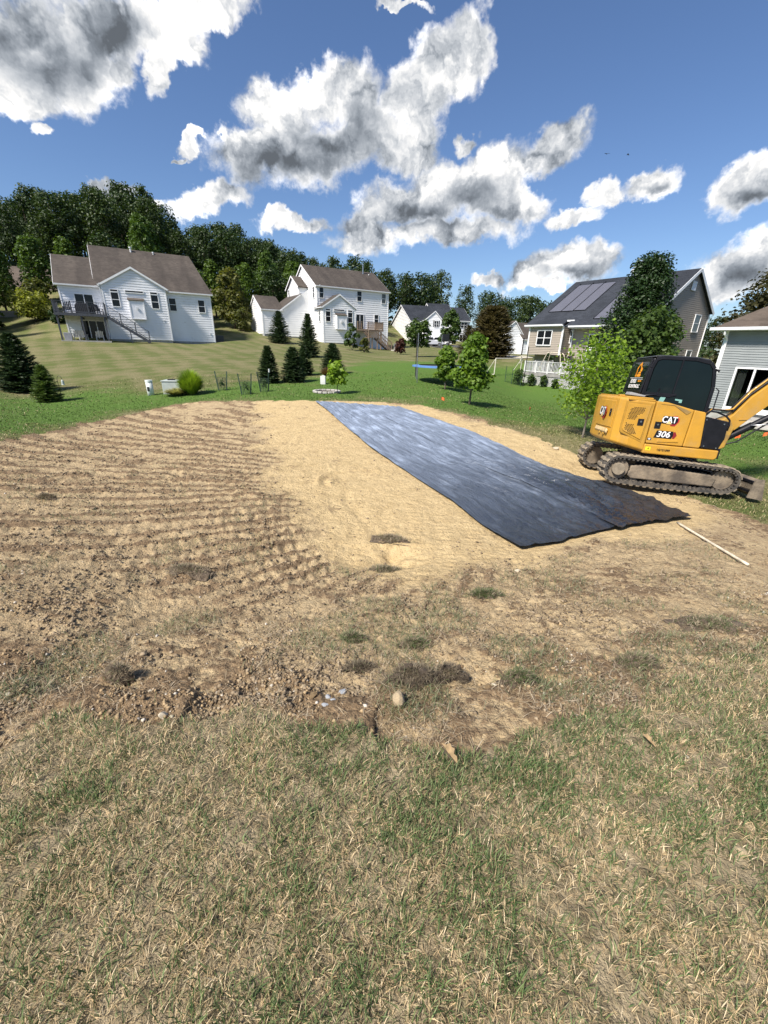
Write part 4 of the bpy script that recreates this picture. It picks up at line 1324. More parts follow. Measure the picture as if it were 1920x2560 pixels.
# narrow recess over the middle window keeps a higher eave
qb = [(10.45, 11.2, 4.72), (-.3, 11.2, 4.72), (-.3, 6.5, rz(6.5)), (10.45, 6.5, rz(6.5))]
h.roof.slab(qb, .12); laproof(h.roof, qb, .16)
h.gut.box(-.34, 3.6, -.43, -.31, rz(-.3) - .1, rz(-.3) + .03); h.trim.box(-.32, 3.6, -.3, -.01, rz(-.3) - .16, rz(-.3) - .13)
h.gut.box(3.66, 4.35, .13, .24, rz(.25) - .1, rz(.25) + .03)
h.gut.box(4.36, 10.45, -.68, -.56, rz(-.55) - .1, rz(-.55) + .03); h.trim.box(4.36, 10.4, -.55, .59, rz(-.55) - .17, rz(-.55) - .14)
for p, q in (((10.47, -.55, rz(-.55)), (10.47, 6.5, rz(6.5))), ((10.47, 6.5, rz(6.5)), (10.47, 11.25, 4.7))):
    h.trim.bar(Vector(p) + Vector((0, 0, -.1)), Vector(q) + Vector((0, 0, -.1)), .03, .24)
h.trim.bar((10.24, 10.95, -1.4), (10.24, 10.95, 4.6), .1, .06)
h.spout(3.62, -.1, 1.0, 3.4); h.spout(4.2, .5, -1.2, 3.05)
h.window(1.05, 2.48, 1.82, 2.98, 0, mull=1); h.window(3.62, 4.04, 2.05, 3.02, 1.2)
h.window(5.75, 7.6, 1.7, 2.66, .6, mull=1, mid=False); h.window(5.75, 7.6, -.35, 1.45, .6, mid=False, mull=1)
h.window(8.2, 9.3, 3.15, 4.42, 10.2, n=(1, 0, 0), glass=M_glass2); h.window(8.45, 9.4, .95, 1.62, 10.2, n=(1, 0, 0), mid=False)
h.window(6.05, 6.65, 6.15, 6.65, 10.2, n=(1, 0, 0), mid=False, glass=M_gutter)
M_solar = bpy.data.materials.new('solar_cells'); M_solar.use_nodes = True
_b = M_solar.node_tree.nodes['Principled BSDF']; _b.inputs['Base Color'].default_value = (0.15, 0.15, 0.175, 1); _b.inputs['Roughness'].default_value = 0.3; _b.inputs['Specular IOR Level'].default_value = 0.7
nrm = Vector((0, -SL, 1)).normalized()
for x0, x1, y0, y1 in ((.72, 1.93, 1.55, 5.6), (2.04, 3.12, 1.55, 5.6), (3.21, 4.25, 1.58, 5.6), (6.0, 7.1, .27, 3.9)):
    g = empty('solar_panel', (0, 0, 0)); g.parent = R5
    k = max(1, round((y1 - y0) / .17))
    for i in range(k):
        a, b = y0 + (y1 - y0) * i / k, y0 + (y1 - y0) * (i + 1) / k - .02
        qq = [Vector((x0, a, rz(a))) + nrm * .11, Vector((x1, a, rz(a))) + nrm * .11, Vector((x1, b, rz(b))) + nrm * .095, Vector((x0, b, rz(b))) + nrm * .095]
        MB().slab(qq, .03).build('cell_strip', M_solar, g)
    MB().bar(Vector((x0 - .05, y0, rz(y0))) + nrm * .06, Vector((x0 - .05, y1 + .25, rz(y1 + .25))) + nrm * .06, .05, .12).build('side_rail', M_black, g)
h.done()
# deck with white railing and lattice
dk = MB()
for k in range(28):
    y = -4.0 + k * 3.95 / 28
    dk.box(3.15, 10.0, y, y + .13, -.44, -.40)
deck = dk.build('deck_floor', M_woodg, R5)
MB().box(3.1, 10.05, -4.06, -4.02, -.64, -.40).box(3.06, 3.1, -4.06, -.05, -.64, -.4).build('rim_board', M_woodg, deck)
M_wrail = pmat('weathered_white_rail', (0.60, 0.60, 0.58), .6, .15, 8)
rail_run(deck, (3.15, -3.98, -.4), (9.95, -3.98, -.4), 6, .86, M_wrail, bal=.125, pw=.12, bw=.035)
rail_run(deck, (3.15, -.2, -.4), (3.15, -3.9, -.4), 3, .86, M_wrail, bal=.125, pw=.12, bw=.035)
lt = empty('lattice', (0, 0, 0)); lt.parent = deck
L0, L1_, zb, zt = 3.2, 9.9, -1.75, -.66
def lattice(dirn):
    m = MB(); w = .03; stp = .135; H = zt - zb
    x = L0 - H
    while x < L1_:
        a0, a1 = x, x + H
        t0, t1 = max(0, (L0 - a0) / H), min(1, (L1_ - a0) / H)
        if t1 > t0:
            za, zbb = (zb + H * t0, zb + H * t1) if dirn > 0 else (zt - H * t0, zt - H * t1)
            m.bar((a0 + H * t0, -4.0 + .008 * dirn, za), (a0 + H * t1, -4.0 + .008 * dirn, zbb), .012, w, up=(0, 0, 1))
        x += stp
    return m
for dr in (1, -1):
    o = lattice(dr).build('lattice_slats', M_wrail, lt); o['kind'] = 'stuff'
MB().box(3.12, 3.2, -4.03, -3.97, -1.8, -.65).box(3.2, 9.95, -4.02, -3.97, -1.80, -1.74).build('lattice_frame', M_wrail, lt)

# house six: grey blue siding at the right edge
h = House('house', F6, 'grey blue siding house with wide sliding door at the right edge', M_side_g, M_roof_n, .127)
R6 = h.root
X1 = 9.0
lapwall(h.wall, (0, 0, 0), (1, 0, 0), (0, -1, 0), [(0, .6), (.95, .6), (.95, 5.05), (0, 5.05)], .127, .026)
lapwall(h.wall, (4.4, 0, 0), (1, 0, 0), (0, -1, 0), [(0, .6), (X1 - 4.4, .6), (X1 - 4.4, 5.05), (0, 5.05)], .127, .026)
lapwall(h.wall, (.95, 0, 0), (1, 0, 0), (0, -1, 0), [(0, 3.12), (3.45, 3.12), (3.45, 5.05), (0, 5.05)], .127, .026)
lapwall(h.wall, (.95, 0, 0), (1, 0, 0), (0, -1, 0), [(0, .6), (3.45, .6), (3.45, .86), (0, .86)], .127, .02)
lapwall(h.wall, (0, 0, 0), (0, 1, 0), (-1, 0, 0), [(0, .6), (9, .6), (9, 5.05), (0, 5.05)], .127, .026)
h.wall.box(.004, .95, .004, .2, .6, 5.05).box(4.4, X1, .004, .2, .6, 5.05).box(.95, 4.4, .004, .2, 3.12, 5.05).box(.95, 4.4, .004, .2, .6, .86)
h.wall.box(.004, .2, .2, 9, .6, 5.05).box(X1 - .2, X1, .2, 9, .6, 5.05).box(.2, X1 - .2, 8.8, 9, .6, 5.05)
h.found.box(.03, X1, .05, 8.9, -1.0, .599)
MB().box(.21, X1 - .21, .21, 4.5, .62, .66).box(.21, X1 - .21, 4.5, 4.6, .66, 5.0).build('room_interior', pmat('dim_room', (.02, .019, .018), .9), R6)
h.corner(.03, -.03, .6, 5.0, .14)
hz_ = 5.0
q = [(-.55, -.55, hz_ + .12), (X1 + .5, -.55, hz_ + .12), (X1 - 4.3, 4.5, hz_ + 3.5), (4.3, 4.5, hz_ + 3.5)]
q2 = [(-.55, 9.55, hz_ + .12), (-.55, -.55, hz_ + .12), (4.3, 4.5, hz_ + 3.5), (4.3, 4.5, hz_ + 3.5)]
q2 = [(-.55, 9.5, hz_ + .12), (-.55, -.55, hz_ + .12), (4.3, 4.5, hz_ + 3.5)]
q3 = [(X1 + .5, -.55, hz_ + .12), (X1 + .5, 9.5, hz_ + .12), (X1 - 4.3, 4.5, hz_ + 3.5)]
q4 = [(X1 + .5, 9.5, hz_ + .12), (-.55, 9.5, hz_ + .12), (4.3, 4.5, hz_ + 3.5), (X1 - 4.3, 4.5, hz_ + 3.5)]
for k in (q, q2, q3, q4): h.roof.slab(k, .1)
laproof(h.roof, q, .15, .02); laproof(h.roof, [q2[0], q2[1], q2[2], q2[2]], .15, .02)
h.gut.box(-.6, X1 + .55, -.70, -.56, hz_ + .0, hz_ + .15); h.gut.box(-.70, -.56, -.55, 9.5, hz_ + .0, hz_ + .15)
h.trim.box(-.55, X1 + .5, -.55, -.02, hz_ - .02, hz_ + .01)
m = MB().tube([(.1, -.6, 4.98), (.1, -.55, 4.8), (.12, -.2, 4.62), (.12, -.08, 4.5)], .055, 8).bar((.12, -.08, 4.52), (.12, -.08, .5), .09, .07)
m.build('downspout', M_white, R6)
fr = MB().box(.95, 1.04, -.06, .1, .86, 3.12).box(4.31, 4.4, -.06, .1, .86, 3.12).box(1.04, 4.31, -.06, .1, 3.03, 3.12).box(1.04, 4.31, -.06, .1, .86, .96)
for x in (1.86, 2.75, 3.6): fr.box(x - .045, x + .045, -.045 + (.02 if x > 2 else 0), .08, .961, 3.029)
door = fr.build('sliding_door', M_white, R6)
M_clear = bpy.data.materials.new('clear_glass'); M_clear.use_nodes = True
_n = NT(M_clear.node_tree); _n.n.clear()
_g = _n.new('ShaderNodeBsdfGlossy'); _g.inputs['Roughness'].default_value = .03
_t = _n.new('ShaderNodeBsdfTransparent'); _t.inputs[0].default_value = (.55, .58, .58, 1)
_m = _n.new('ShaderNodeMixShader'); _m.inputs[0].default_value = .10
_n.l.new(_t.outputs[0], _m.inputs[1]); _n.l.new(_g.outputs[0], _m.inputs[2])
_o = _n.new('ShaderNodeOutputMaterial'); _n.l.new(_m.outputs[0], _o.inputs[0])
MB().box(1.04, 4.31, .02, .03, .96, 3.03).build('door_glass', M_clear, door)
MB().box(1.93, 1.97, -.1, -.05, 1.9, 2.15).build('handle', M_black, door)
cu = MB()
for k in range(7): cu.tube([(1.12 + k * .055, .17, .98), (1.12 + k * .055, .17, 3.0)], .034, 6)
cu.build('curtain', pmat('grey_curtain', (.30, .29, .26), .9), R6)
MB().box(.95, 4.4, -.09, -.061, .70, .86).build('door_sill', M_white, R6)
h.done()
# small raised patio with brick pier and steps
r = empty('brick_patio', F6.w(1.6, -1.9, -.15), F6.yaw, 'low raised patio with brick pier and stone steps behind the excavator boom', 'patio')
MB().box(-.2, 7, -.6, 1.8, -.5, .42).build('retaining_base', pmat('pinkish_stone', (.34, .25, .21), .9, .3, 6), r)
MB().box(-.3, 7.1, -.72, 1.85, .421, .50).build('coping', M_conc, r)
br = MB()
for c in range(12):
    for k in range(3):
        x = -.55 + k * .21 + (.1 if c % 2 else 0); z = -.45 + c * .085
        MB_b = MB().box(x, x + .195, -.95, -.5, z, z + .072).build('brick', M_brick, r)
MB().box(-.62, .3, -1.02, -.45, .575, .64).build('pier_cap', pmat('pink_concrete', (.5, .36, .29), .8), r)
# flowers in a planter on the pier side

# ------------------------------------------------------------------ vegetation
def leaf_geo(P, Nrm, size, rg, fold=0.25, kind='diamond', asp=0.6):
    """one small leaf / spray per point: P points, Nrm preferred facing, size array"""
    n = len(P)
    d = rg.normal(size=(n, 3)); d /= np.linalg.norm(d, axis=1, keepdims=True)
    nn = Nrm + d * 0.75; nn /= np.linalg.norm(nn, axis=1, keepdims=True) + 1e-9
    t = np.cross(nn, rg.normal(size=(n, 3))); t /= np.linalg.norm(t, axis=1, keepdims=True) + 1e-9
    b = np.cross(nn, t)
    s = size[:, None]
    if kind == 'diamond':
        v = np.stack([P - t * s, P + b * s * asp + nn * s * fold, P + t * s, P - b * s * asp + nn * s * fold], 1)
        f = np.arange(n)[:, None] * 4
        return v.reshape(-1, 3), [np.concatenate([f + [0, 1, 2], f + [0, 2, 3]])]
    # lobed maple-like leaf, a fan of five points about its stalk
    prof = [(0, -1.0), (.55, -.55), (1.0, -.1), (.5, .25), (.62, .8), (.18, .6), (0, 1.15), (-.18, .6), (-.62, .8), (-.5, .25), (-1.0, -.1), (-.55, -.55)]
    v = np.stack([P + (b * x * 0.9 + t * y) * s + nn * s * abs(x) * fold for x, y in prof], 1)
    k = len(prof)
    f = np.arange(n)[:, None] * k + np.arange(k)[None]
    return v.reshape(-1, 3), [f]


def crown_points(rg, lobes, n, shell=0.55, low=-0.55):
    """points on the outside of a cluster of lobes; returns points, normals"""
    L = np.array([l[:6] for l in lobes], float)  # cx cy cz rx ry rz
    a = L[:, 3] * L[:, 4] + L[:, 3] * L[:, 5]
    idx = rg.choice(len(L), size=n * 2, p=a / a.sum())
    d = rg.normal(size=(n * 2, 3)); d /= np.linalg.norm(d, axis=1, keepdims=True)
    r = 1 - shell * rg.random(n * 2) ** 1.8
    P = L[idx, :3] + d * L[idx, 3:6] * r[:, None]
    keep = d[:, 2] > low
    return P[keep][:n], d[keep][:n]


def make_crown(name, rg, H, R, z0, nl, nleaf, size, mat, shape='round', top=1.0, kind='diamond', parent=None, lob=0.34, shell=0.55, ragged=0.15, asp=0.6):
    lobes = []
    for i in range(nl):
        f = (i + rg.random()) / nl
        z = z0 + (H - z0) * (0.06 + 0.90 * f)
        u = (z - z0) / (H - z0)
        if shape == 'round': w = math.sqrt(max(0.02, 1 - (2 * u - 0.9) ** 2 / 1.35))
        elif shape == 'column': w = 0.55 + 0.45 * math.sin(PI * min(1, u * 1.05 + .12)) if u < .9 else .35
        elif shape == 'cone': w = max(.10, 1.02 - u) ** 0.62 * (1 if u > .12 else .75)
        else: w = math.sin(PI * min(.97, u * .85 + .15)) ** .7
        a = i * 2.399 + rg.random()
        rr = R * w * (0.62 + 0.25 * rg.random())
        lr = R * lob * (0.75 + .5 * rg.random()) * (0.6 + .5 * w)
        lobes.append((rr * math.cos(a), rr * math.sin(a), z, lr, lr, lr * (.75 + .3 * rg.random())))
        if rg.random() < 0.5: lobes.append((rr * .4 * math.cos(a + 2), rr * .4 * math.sin(a + 2), z, lr, lr, lr * .9))
    P, N_ = crown_points(rg, lobes, nleaf, shell)
    P = P + rg.normal(size=P.shape) * ragged * R * 0.12
    N_ = N_ * .6 + np.array([0, 0, .6])
    s = size * (0.65 + 0.7 * rg.random(len(P)))
    V, F = leaf_geo(P, N_, s, rg, kind=kind, asp=asp)
    return fastmesh(name, V, F, mat, parent), lobes


def make_trunk(parent, rg, H, r, lobes, z0, mat, nb=6, lean=0.02):
    m = MB()
    pts = []; rs = []
    for k in range(7):
        f = k / 6
        pts.append((lean * H * math.sin(f * 3 + rg.random()) * f, lean * H * math.cos(f * 2.3) * f, -0.25 + (H * .86 + .25) * f))
        rs.append(r * (1.25 if k == 0 else 1.0) * (1 - .82 * f))
    m.tube(pts, rs, 8)
    for l in sorted(lobes, key=lambda q: rg.random())[:nb]:
        c = Vector(l[:3]); zb = max(z0 * .8, c.z - math.hypot(c.x, c.y) * 1.1)
        a = Vector((0, 0, zb)); mid = a.lerp(c, .5) + Vector((0, 0, -.06 * H * .3))
        m.tube([a, mid, c], [r * .42, r * .26, r * .08], 5)
    return m.build('trunk', mat, parent, True)


LM = {
    'forest': leafmat('forest_leaves', (0.046, 0.090, 0.016), (0.100, 0.165, 0.030), .32, .25),
    'forest_dark': leafmat('dark_forest_leaves', (0.026, 0.050, 0.016), (0.055, 0.088, 0.026), .25, .22),
    'spruce': leafmat('spruce_needles', (0.016, 0.036, 0.013), (0.040, 0.070, 0.022), .12, .18),
    'spruce_l': leafmat('young_spruce_needles', (0.045, 0.085, 0.020), (0.10, 0.155, 0.035), .25, .15),
    'dense': leafmat('dense_dark_leaves', (0.014, 0.032, 0.010), (0.034, 0.068, 0.018), .2, .08, .45),
    'maple': leafmat('bright_maple_leaves', (0.15, 0.25, 0.024), (0.31, 0.44, 0.055), .5, .1),
    'maple2': leafmat('green_maple_leaves', (0.085, 0.165, 0.022), (0.18, 0.285, 0.04), .45, .12),
    'mid': leafmat('green_leaves', (0.036, 0.070, 0.018), (0.085, 0.14, 0.032), .35, .15),
    'olive': leafmat('olive_leaves', (0.065, 0.085, 0.022), (0.15, 0.155, 0.04), .38, .12),
    'rust': leafmat('rusty_needles', (0.050, 0.038, 0.014), (0.080, 0.072, 0.024), .18, .15),
    'brown': leafmat('bronze_leaves', (0.030, 0.032, 0.012), (0.068, 0.064, 0.022), .3, .12),
    'yellow': leafmat('yellow_green_leaves', (0.16, 0.19, 0.03), (0.29, 0.31, 0.05), .4, .1),
    'red': leafmat('dark_red_leaves', (0.045, 0.018, 0.014), (0.11, 0.040, 0.028), .25, .1),
    'bright': leafmat('bright_grass_leaves', (0.17, 0.27, 0.03), (0.32, 0.44, 0.06), .4, .1),
    'cream': leafmat('variegated_leaves', (0.24, 0.25, 0.12), (0.50, 0.50, 0.30), .35, .1),
}

# -- wooded hillside: variants, then one tree object after another
rgf = np.random.default_rng(11)
protos = []
for v in range(7):
    nm = 'forest_tree'
    r = empty(nm, (0, 0, -500))
    H = 14.0
    dark = v in (4, 5, 6)
    if v < 4: c, lob = make_crown('crown', rgf, H, 3.6, 2.0, 44, 3800, .30, LM['forest'], 'cone' if v % 2 else 'column', lob=.30, shell=.6)
    else: c, lob = make_crown('crown', rgf, H, 3.9, 3.0, 34, 3000, .29, LM['forest_dark'], 'column' if v == 5 else 'round', lob=.30, shell=.75, ragged=.6)
    c.parent = r
    make_trunk(r, rgf, H, .26, lob, 2.5, M_bark, 5)
    protos.append(r)

used = set()
FTREES = []


def put_forest(v, x, y, z, H, wid, group, label):
    base = protos[v]
    o = base if v not in used else copy_tree(base)
    used.add(v)
    o.location = (x, y, z)
    s = H / 14.0
    o.scale = (s * wid, s * wid, s)
    o.rotation_euler = (0, 0, rgf.random() * 6.28)
    tag(o, label, 'tree', group)
    return o


rows = [(64, .34, 3.9), (71, .46, 4.0), (79, .57, 4.0), (87, .67, 4.1), (95, .76, 4.2), (103, .84, 4.3), (111, .91, 4.4), (119, .99, 4.6), (128, .96, 5.0)]
nfor = 0


def sector(a):
    for lim, t in ((-44, 'at the far left of the picture'), (-38, 'above the left end of the deck house'), (-32, 'above the deck house chimney vents'), (-26, 'above the right end of the deck house roof'),
                   (-20, 'between the two white houses'), (-14, 'above the white garage wing'), (-8, 'behind the two storey house ridge'), (-3, 'right of the two storey house'), (9, 'above the charcoal roofed house')):
        if a < lim: return t
    return 'near the taupe house'


for ri, (D, fr, spc) in enumerate(rows):
    az = -58.0
    while az < 37:
        step = math.degrees(spc / D)
        a = az + rgf.uniform(-.3, .3) * step; Dd = D + rgf.uniform(-2.5, 2.5)
        az += step
        if a > -13 and D < 84: continue
        if a > -4 and D < 94: continue
        if a > 2 and D < 104: continue
        if a > 12 and ri not in (7, 8): continue
        x, y = Dd * math.sin(rad(a)), Dd * math.cos(rad(a))
        # keep clear of the houses
        bad = False
        for F, (u0, u1, w0, w1) in ((F1, (-5, 20, -8, 15)), (F2, (-12, 15, -8, 16)), (F3, (-22, 6, -8, 17)), (F4, (-8, 14, -5, 15)), (F7, (-4, 15, -6, 12)), (F8, (-3, 13, -6, 11))):
            q = F.R.T @ (np.array([x, y, 0]) - F.O)
            if u0 < q[0] < u1 and w0 < q[1] < w1: bad = True
        if bad: continue
        z = g1(x, y)
        T = skyline(a)
        jit = rgf.uniform(-.06, .03)
        base_t = (z - CAM_H) / Dd
        top = CAM_H + Dd * (base_t * (1 - fr) + T * fr + jit * .28 * (1 if ri < 6 else .8)) if fr < .93 else CAM_H + Dd * (T * (fr + rgf.uniform(-.07, .05)))
        H = min(21, max(8.5, top - z + (rgf.uniform(-.5, 1.5) if fr < .9 else 0)))
        darkrow = (ri >= 5 and a < 5) or a > 2
        v = int(rgf.integers(4, 7)) if (darkrow or rgf.random() < .15) else int(rgf.integers(0, 4))
        wid = rgf.uniform(.72, 1.0) * (14.0 / H) ** .35
        if ri >= 7 and a < 3:
            g_, l_ = 'tall trees along the crest of the wooded hill', 'tall dark tree on the hill crest ' + sector(a)
        elif a < 3:
            g_, l_ = 'rounded trees on the wooded slope', ('front row' if ri < 2 else 'lower' if ri < 4 else 'upper') + ' rounded green tree ' + sector(a)
        else:
            g_, l_ = 'dark trees at the far edge of the development', 'dark tree in the far tree line ' + sector(a)
        put_forest(v, x, y, z - .3, H, wid, g_, l_); nfor += 1
print('forest trees', nfor)

# low shrubs filling the foot of the wood
rgu = np.random.default_rng(5)
P = []; 
for _ in range(520):
    a = rgu.uniform(-60, 36); D = rgu.uniform(68, 124) if a < -14 else rgu.uniform(100 if a < 4 else 112, 126)
    P.append((D * math.sin(rad(a)), D * math.cos(rad(a))))
P = np.array(P); Z = gz(P[:, 0], P[:, 1])
ok = np.ones(len(P), bool)
for F, (u0, u1, w0, w1) in ((F1, (-7, 22, -14, 17)), (F2, (-14, 17, -14, 18)), (F3, (-24, 9, -14, 19)), (F4, (-12, 18, -9, 18)), (F7, (-6, 17, -12, 12)), (F8, (-5, 15, -12, 11))):
    q = (np.c_[P, Z] - F.O) @ F.R
    ok &= ~((q[:, 0] > u0) & (q[:, 0] < u1) & (q[:, 1] > w0) & (q[:, 1] < w1))
P, Z = P[ok], Z[ok]
k = 70
d = rgu.normal(size=(len(P), k, 3)); d /= np.linalg.norm(d, axis=2, keepdims=True); d[..., 2] = np.abs(d[..., 2])
sz = rgu.uniform(1.2, 2.6, (len(P), 1, 1))
pp = np.c_[P, Z][:, None] + d * sz * np.array([1.3, 1.3, 1.0])
V, Fq = leaf_geo(pp.reshape(-1, 3), d.reshape(-1, 3), rgu.uniform(.3, .6, len(P) * k), rgu)
o = fastmesh('undergrowth', V, Fq, LM['forest_dark']); tag(o, 'dark leafy undergrowth filling the foot of the wood', None, None, 'stuff')


def tree(px, py, ptop, R_px, label, mat, shape='round', nleaf=2500, size=.12, nl=16, z0f=.25, name='young_tree', kind='diamond', trunk_r=.06, bark=None, seed=0, lob=.34, shell=.55, cat='tree', group=None, base=None, asp=.6, ragged=.15, nb=6, t=None):
    rg = np.random.default_rng(seed + 100)
    p = gp(px, py) if t is None else Vector(at(px, py, t))
    if t is not None: p.z = g1(p.x, p.y)
    H = height_to(p, ptop)
    dist = -(CM.T @ (np.array(p) - np.array([0, 0, CAM_H])))[2]
    R = R_px * dist / CAM_F
    r = empty(name, p, 0, label, cat, group)
    c, lobes = make_crown('crown', rg, H, R, H * z0f, nl, nleaf, size, mat, shape, kind=kind, parent=r, lob=lob, shell=shell, asp=asp, ragged=ragged)
    make_trunk(r, rg, H, trunk_r, lobes, H * z0f, bark or M_bark, nb)
    return r


def conifer(px, py, ptop, R_px, label, mat, seed, nb=230, name='spruce_tree', t=None, dens=1.0, zb=.03, power=.85, group=None, twig=.16):
    rg = np.random.default_rng(seed)
    p = gp(px, py) if t is None else Vector(at(px, py, t))
    if t is not None: p.z = g1(p.x, p.y)
    H = height_to(p, ptop)
    dist = -(CM.T @ (np.array(p) - np.array([0, 0, CAM_H])))[2]
    R = R_px * dist / CAM_F
    r = empty(name, p, 0, label, 'tree', group)
    r['species'] = 'conifer'
    Vs = []; n = 0
    nbr = int(nb * dens)
    wood = MB().tube([(0, 0, -.2), (0, 0, H * .98)], [R * .06, R * .008], 7)
    for i in range(nbr):
        f = (i + rg.random()) / nbr
        u = f ** 1.25
        z = H * (zb + (1 - zb) * u)
        L = R * ((1 - u) ** power * (0.80 + .32 * rg.random()) + .03)
        if u < .08: L *= .82
        a = rg.random() * 6.283
        up = -0.12 + .55 * u + rg.uniform(-.1, .12)
        dirv = np.array([math.cos(a), math.sin(a), up]); dirv /= np.linalg.norm(dirv)
        side = np.array([-math.sin(a), math.cos(a), 0])
        ns = max(4, int(L / (H * .022)))
        q0 = np.array([0, 0, z])
        tw = twig * (H / 2.6) ** .5
        for k in range(ns):
            g = (k + .6) / ns
            c = q0 + dirv * L * g + np.array([0, 0, .10 * L * g * g])
            tl_ = tw * (1.15 - .5 * g) * rg.uniform(.8, 1.3)
            for sgn in (-1, 1):
                e = c + (side * sgn * .8 + dirv * .75 + np.array([0, 0, rg.uniform(-.25, .35)])) * tl_
                wv = np.cross(e - c, rg.normal(size=3)); wv = wv / (np.linalg.norm(wv) + 1e-9) * tl_ * .16
                Vs += [c + wv, c - wv, e]
        e = q0 + dirv * (L * 1.06) + np.array([0, 0, .12 * L]); wv = np.array([-math.sin(a), math.cos(a), 0]) * tw * .15
        c = q0 + dirv * L * .7 + np.array([0, 0, .06 * L])
        Vs += [c + wv, c - wv, e]
    V = np.array(Vs); F = np.arange(len(V)).reshape(-1, 3)
    fastmesh('needles', V, [F], mat, r)
    wood.build('trunk', M_bark, r, True)
    return r


conifer(62, 979, 836, 56, 'large dark spruce at the left edge of the lawn', LM['spruce'], 1, 900, dens=1.0, power=.62, twig=.17)
conifer(123, 1004, 914, 34, 'small yellow green spruce just right of the large dark one', LM['spruce_l'], 2, 420, power=.6)
G = 'spruces planted below the two storey house'
conifer(700, 858, 778, 32, 'spruce standing closest to the white garage wing', LM['spruce'], 3, 620, group=G, power=.62)
conifer(773, 893, 786, 30, 'tallest spruce in front of the gabled bump out', LM['spruce'], 4, 700, group=G, power=.66)
conifer(674, 957, 866, 29, 'spruce just behind the caged seedlings', LM['spruce'], 5, 620, group=G, power=.62)
conifer(735, 955, 870, 32, 'broad spruce at front of the touching pair', LM['spruce'], 6, 680, group=G, power=.55)
conifer(762, 938, 866, 24, 'rear spruce of the touching pair', LM['spruce'], 7, 520, group=G, power=.62)
conifer(832, 935, 860, 33, 'low wide spruce with a bare pointed tip behind the young maple', LM['spruce'], 8, 620, group=G, power=.6)

tree(1173, 1012, 838, 46, 'bright green young maple alone on the lawn beyond the sheeting', LM['maple2'], 'cone', 5200, .075, 30, .22, kind='maple', trunk_r=.05, seed=1, lob=.30, shell=.7, ragged=.7)
tree(1112, 974, 864, 27, 'young green tree standing in front of the trampoline', LM['maple2'], 'column', 3600, .08, 18, .2, kind='maple', trunk_r=.04, seed=2, lob=.36, shell=.7)
tree(1043, 893, 800, 31, 'small dark round tree on the slope before the far garage', LM['mid'], 'round', 1700, .16, 14, .3, trunk_r=.09, seed=3, lob=.34, shell=.8, ragged=.5)
tree(1122, 868, 776, 25, 'slim green tree hiding the far house centre', LM['mid'], 'column', 2300, .2, 16, .12, trunk_r=.1, seed=4, t=66, lob=.4)
conifer(1220, 915, 772, 56, 'large rusty brown conifer left of the taupe house', LM['rust'], 21, 1700, name='rusty_conifer', t=46, power=.36, twig=.24)
conifer(1166, 905, 815, 30, 'smaller rusty conifer leaning against the large one', LM['rust'], 22, 420, name='rusty_conifer', t=50, power=.5)
tree(590, 842, 675, 37, 'olive green tree between the two white houses', LM['olive'], 'column', 3600, .22, 22, .1, trunk_r=.14, seed=5, t=62, lob=.42, name='shade_tree')
tree(608, 826, 769, 21, 'round clipped shrub under the olive tree', LM['olive'], 'round', 1600, .15, 12, .02, trunk_r=.05, seed=6, t=60, lob=.45, name='round_shrub', cat='shrub')
tree(92, 812, 735, 40, 'yellow green spreading tree left of the deck house', LM['yellow'], 'round', 2600, .17, 16, .18, trunk_r=.07, seed=7, t=52, lob=.38, name='spreading_tree')
tree(112, 808, 696, 30, 'thin olive tree rising behind the yellow green one', LM['olive'], 'round', 1300, .18, 12, .35, trunk_r=.08, seed=8, t=55, lob=.36, shell=.9)
tree(150, 812, 770, 16, 'dark bush at the left corner of the deck house', LM['dense'], 'round', 700, .16, 8, .02, trunk_r=.05, seed=9, t=50, lob=.45, name='dark_bush', cat='bush')
tree(843, 985, 903, 22, 'thin young maple sapling near the stone ring', LM['maple'], 'pyr', 620, .085, 12, .28, kind='maple', trunk_r=.022, seed=10, lob=.42, shell=.9, ragged=.8, name='maple_sapling')
tree(1562, 960, 630, 104, 'tall dense dark green tree before the taupe house', LM['dense'], 'cone', 46000, .062, 130, .02, trunk_r=.16, seed=12, t=20, lob=.30, name='dense_tree', shell=.5)
tree(1590, 975, 775, 60, 'loose mid green tree between the maple and the dense tree', LM['mid'], 'round', 7500, .062, 30, .1, kind='maple', trunk_r=.05, seed=13, t=15, lob=.32, shell=.75, ragged=.8, nb=10)
tree(1870, 960, 672, 95, 'bronze leaved tree behind the grey blue house', LM['brown'], 'round', 7000, .16, 34, .05, trunk_r=.2, seed=14, t=33, lob=.30, name='bronze_tree', shell=.8, ragged=.6)
# the near maple by the excavator, big leaves in tiers
tree(1456, 1094, 838, 74, 'bright yellow green maple sapling left of the excavator', LM['maple'], 'round', 2700, .046, 36, .24, kind='maple', trunk_r=.035, bark=M_barkp, seed=15, lob=.22, shell=1.0, ragged=1.4, nb=16, name='maple_sapling')

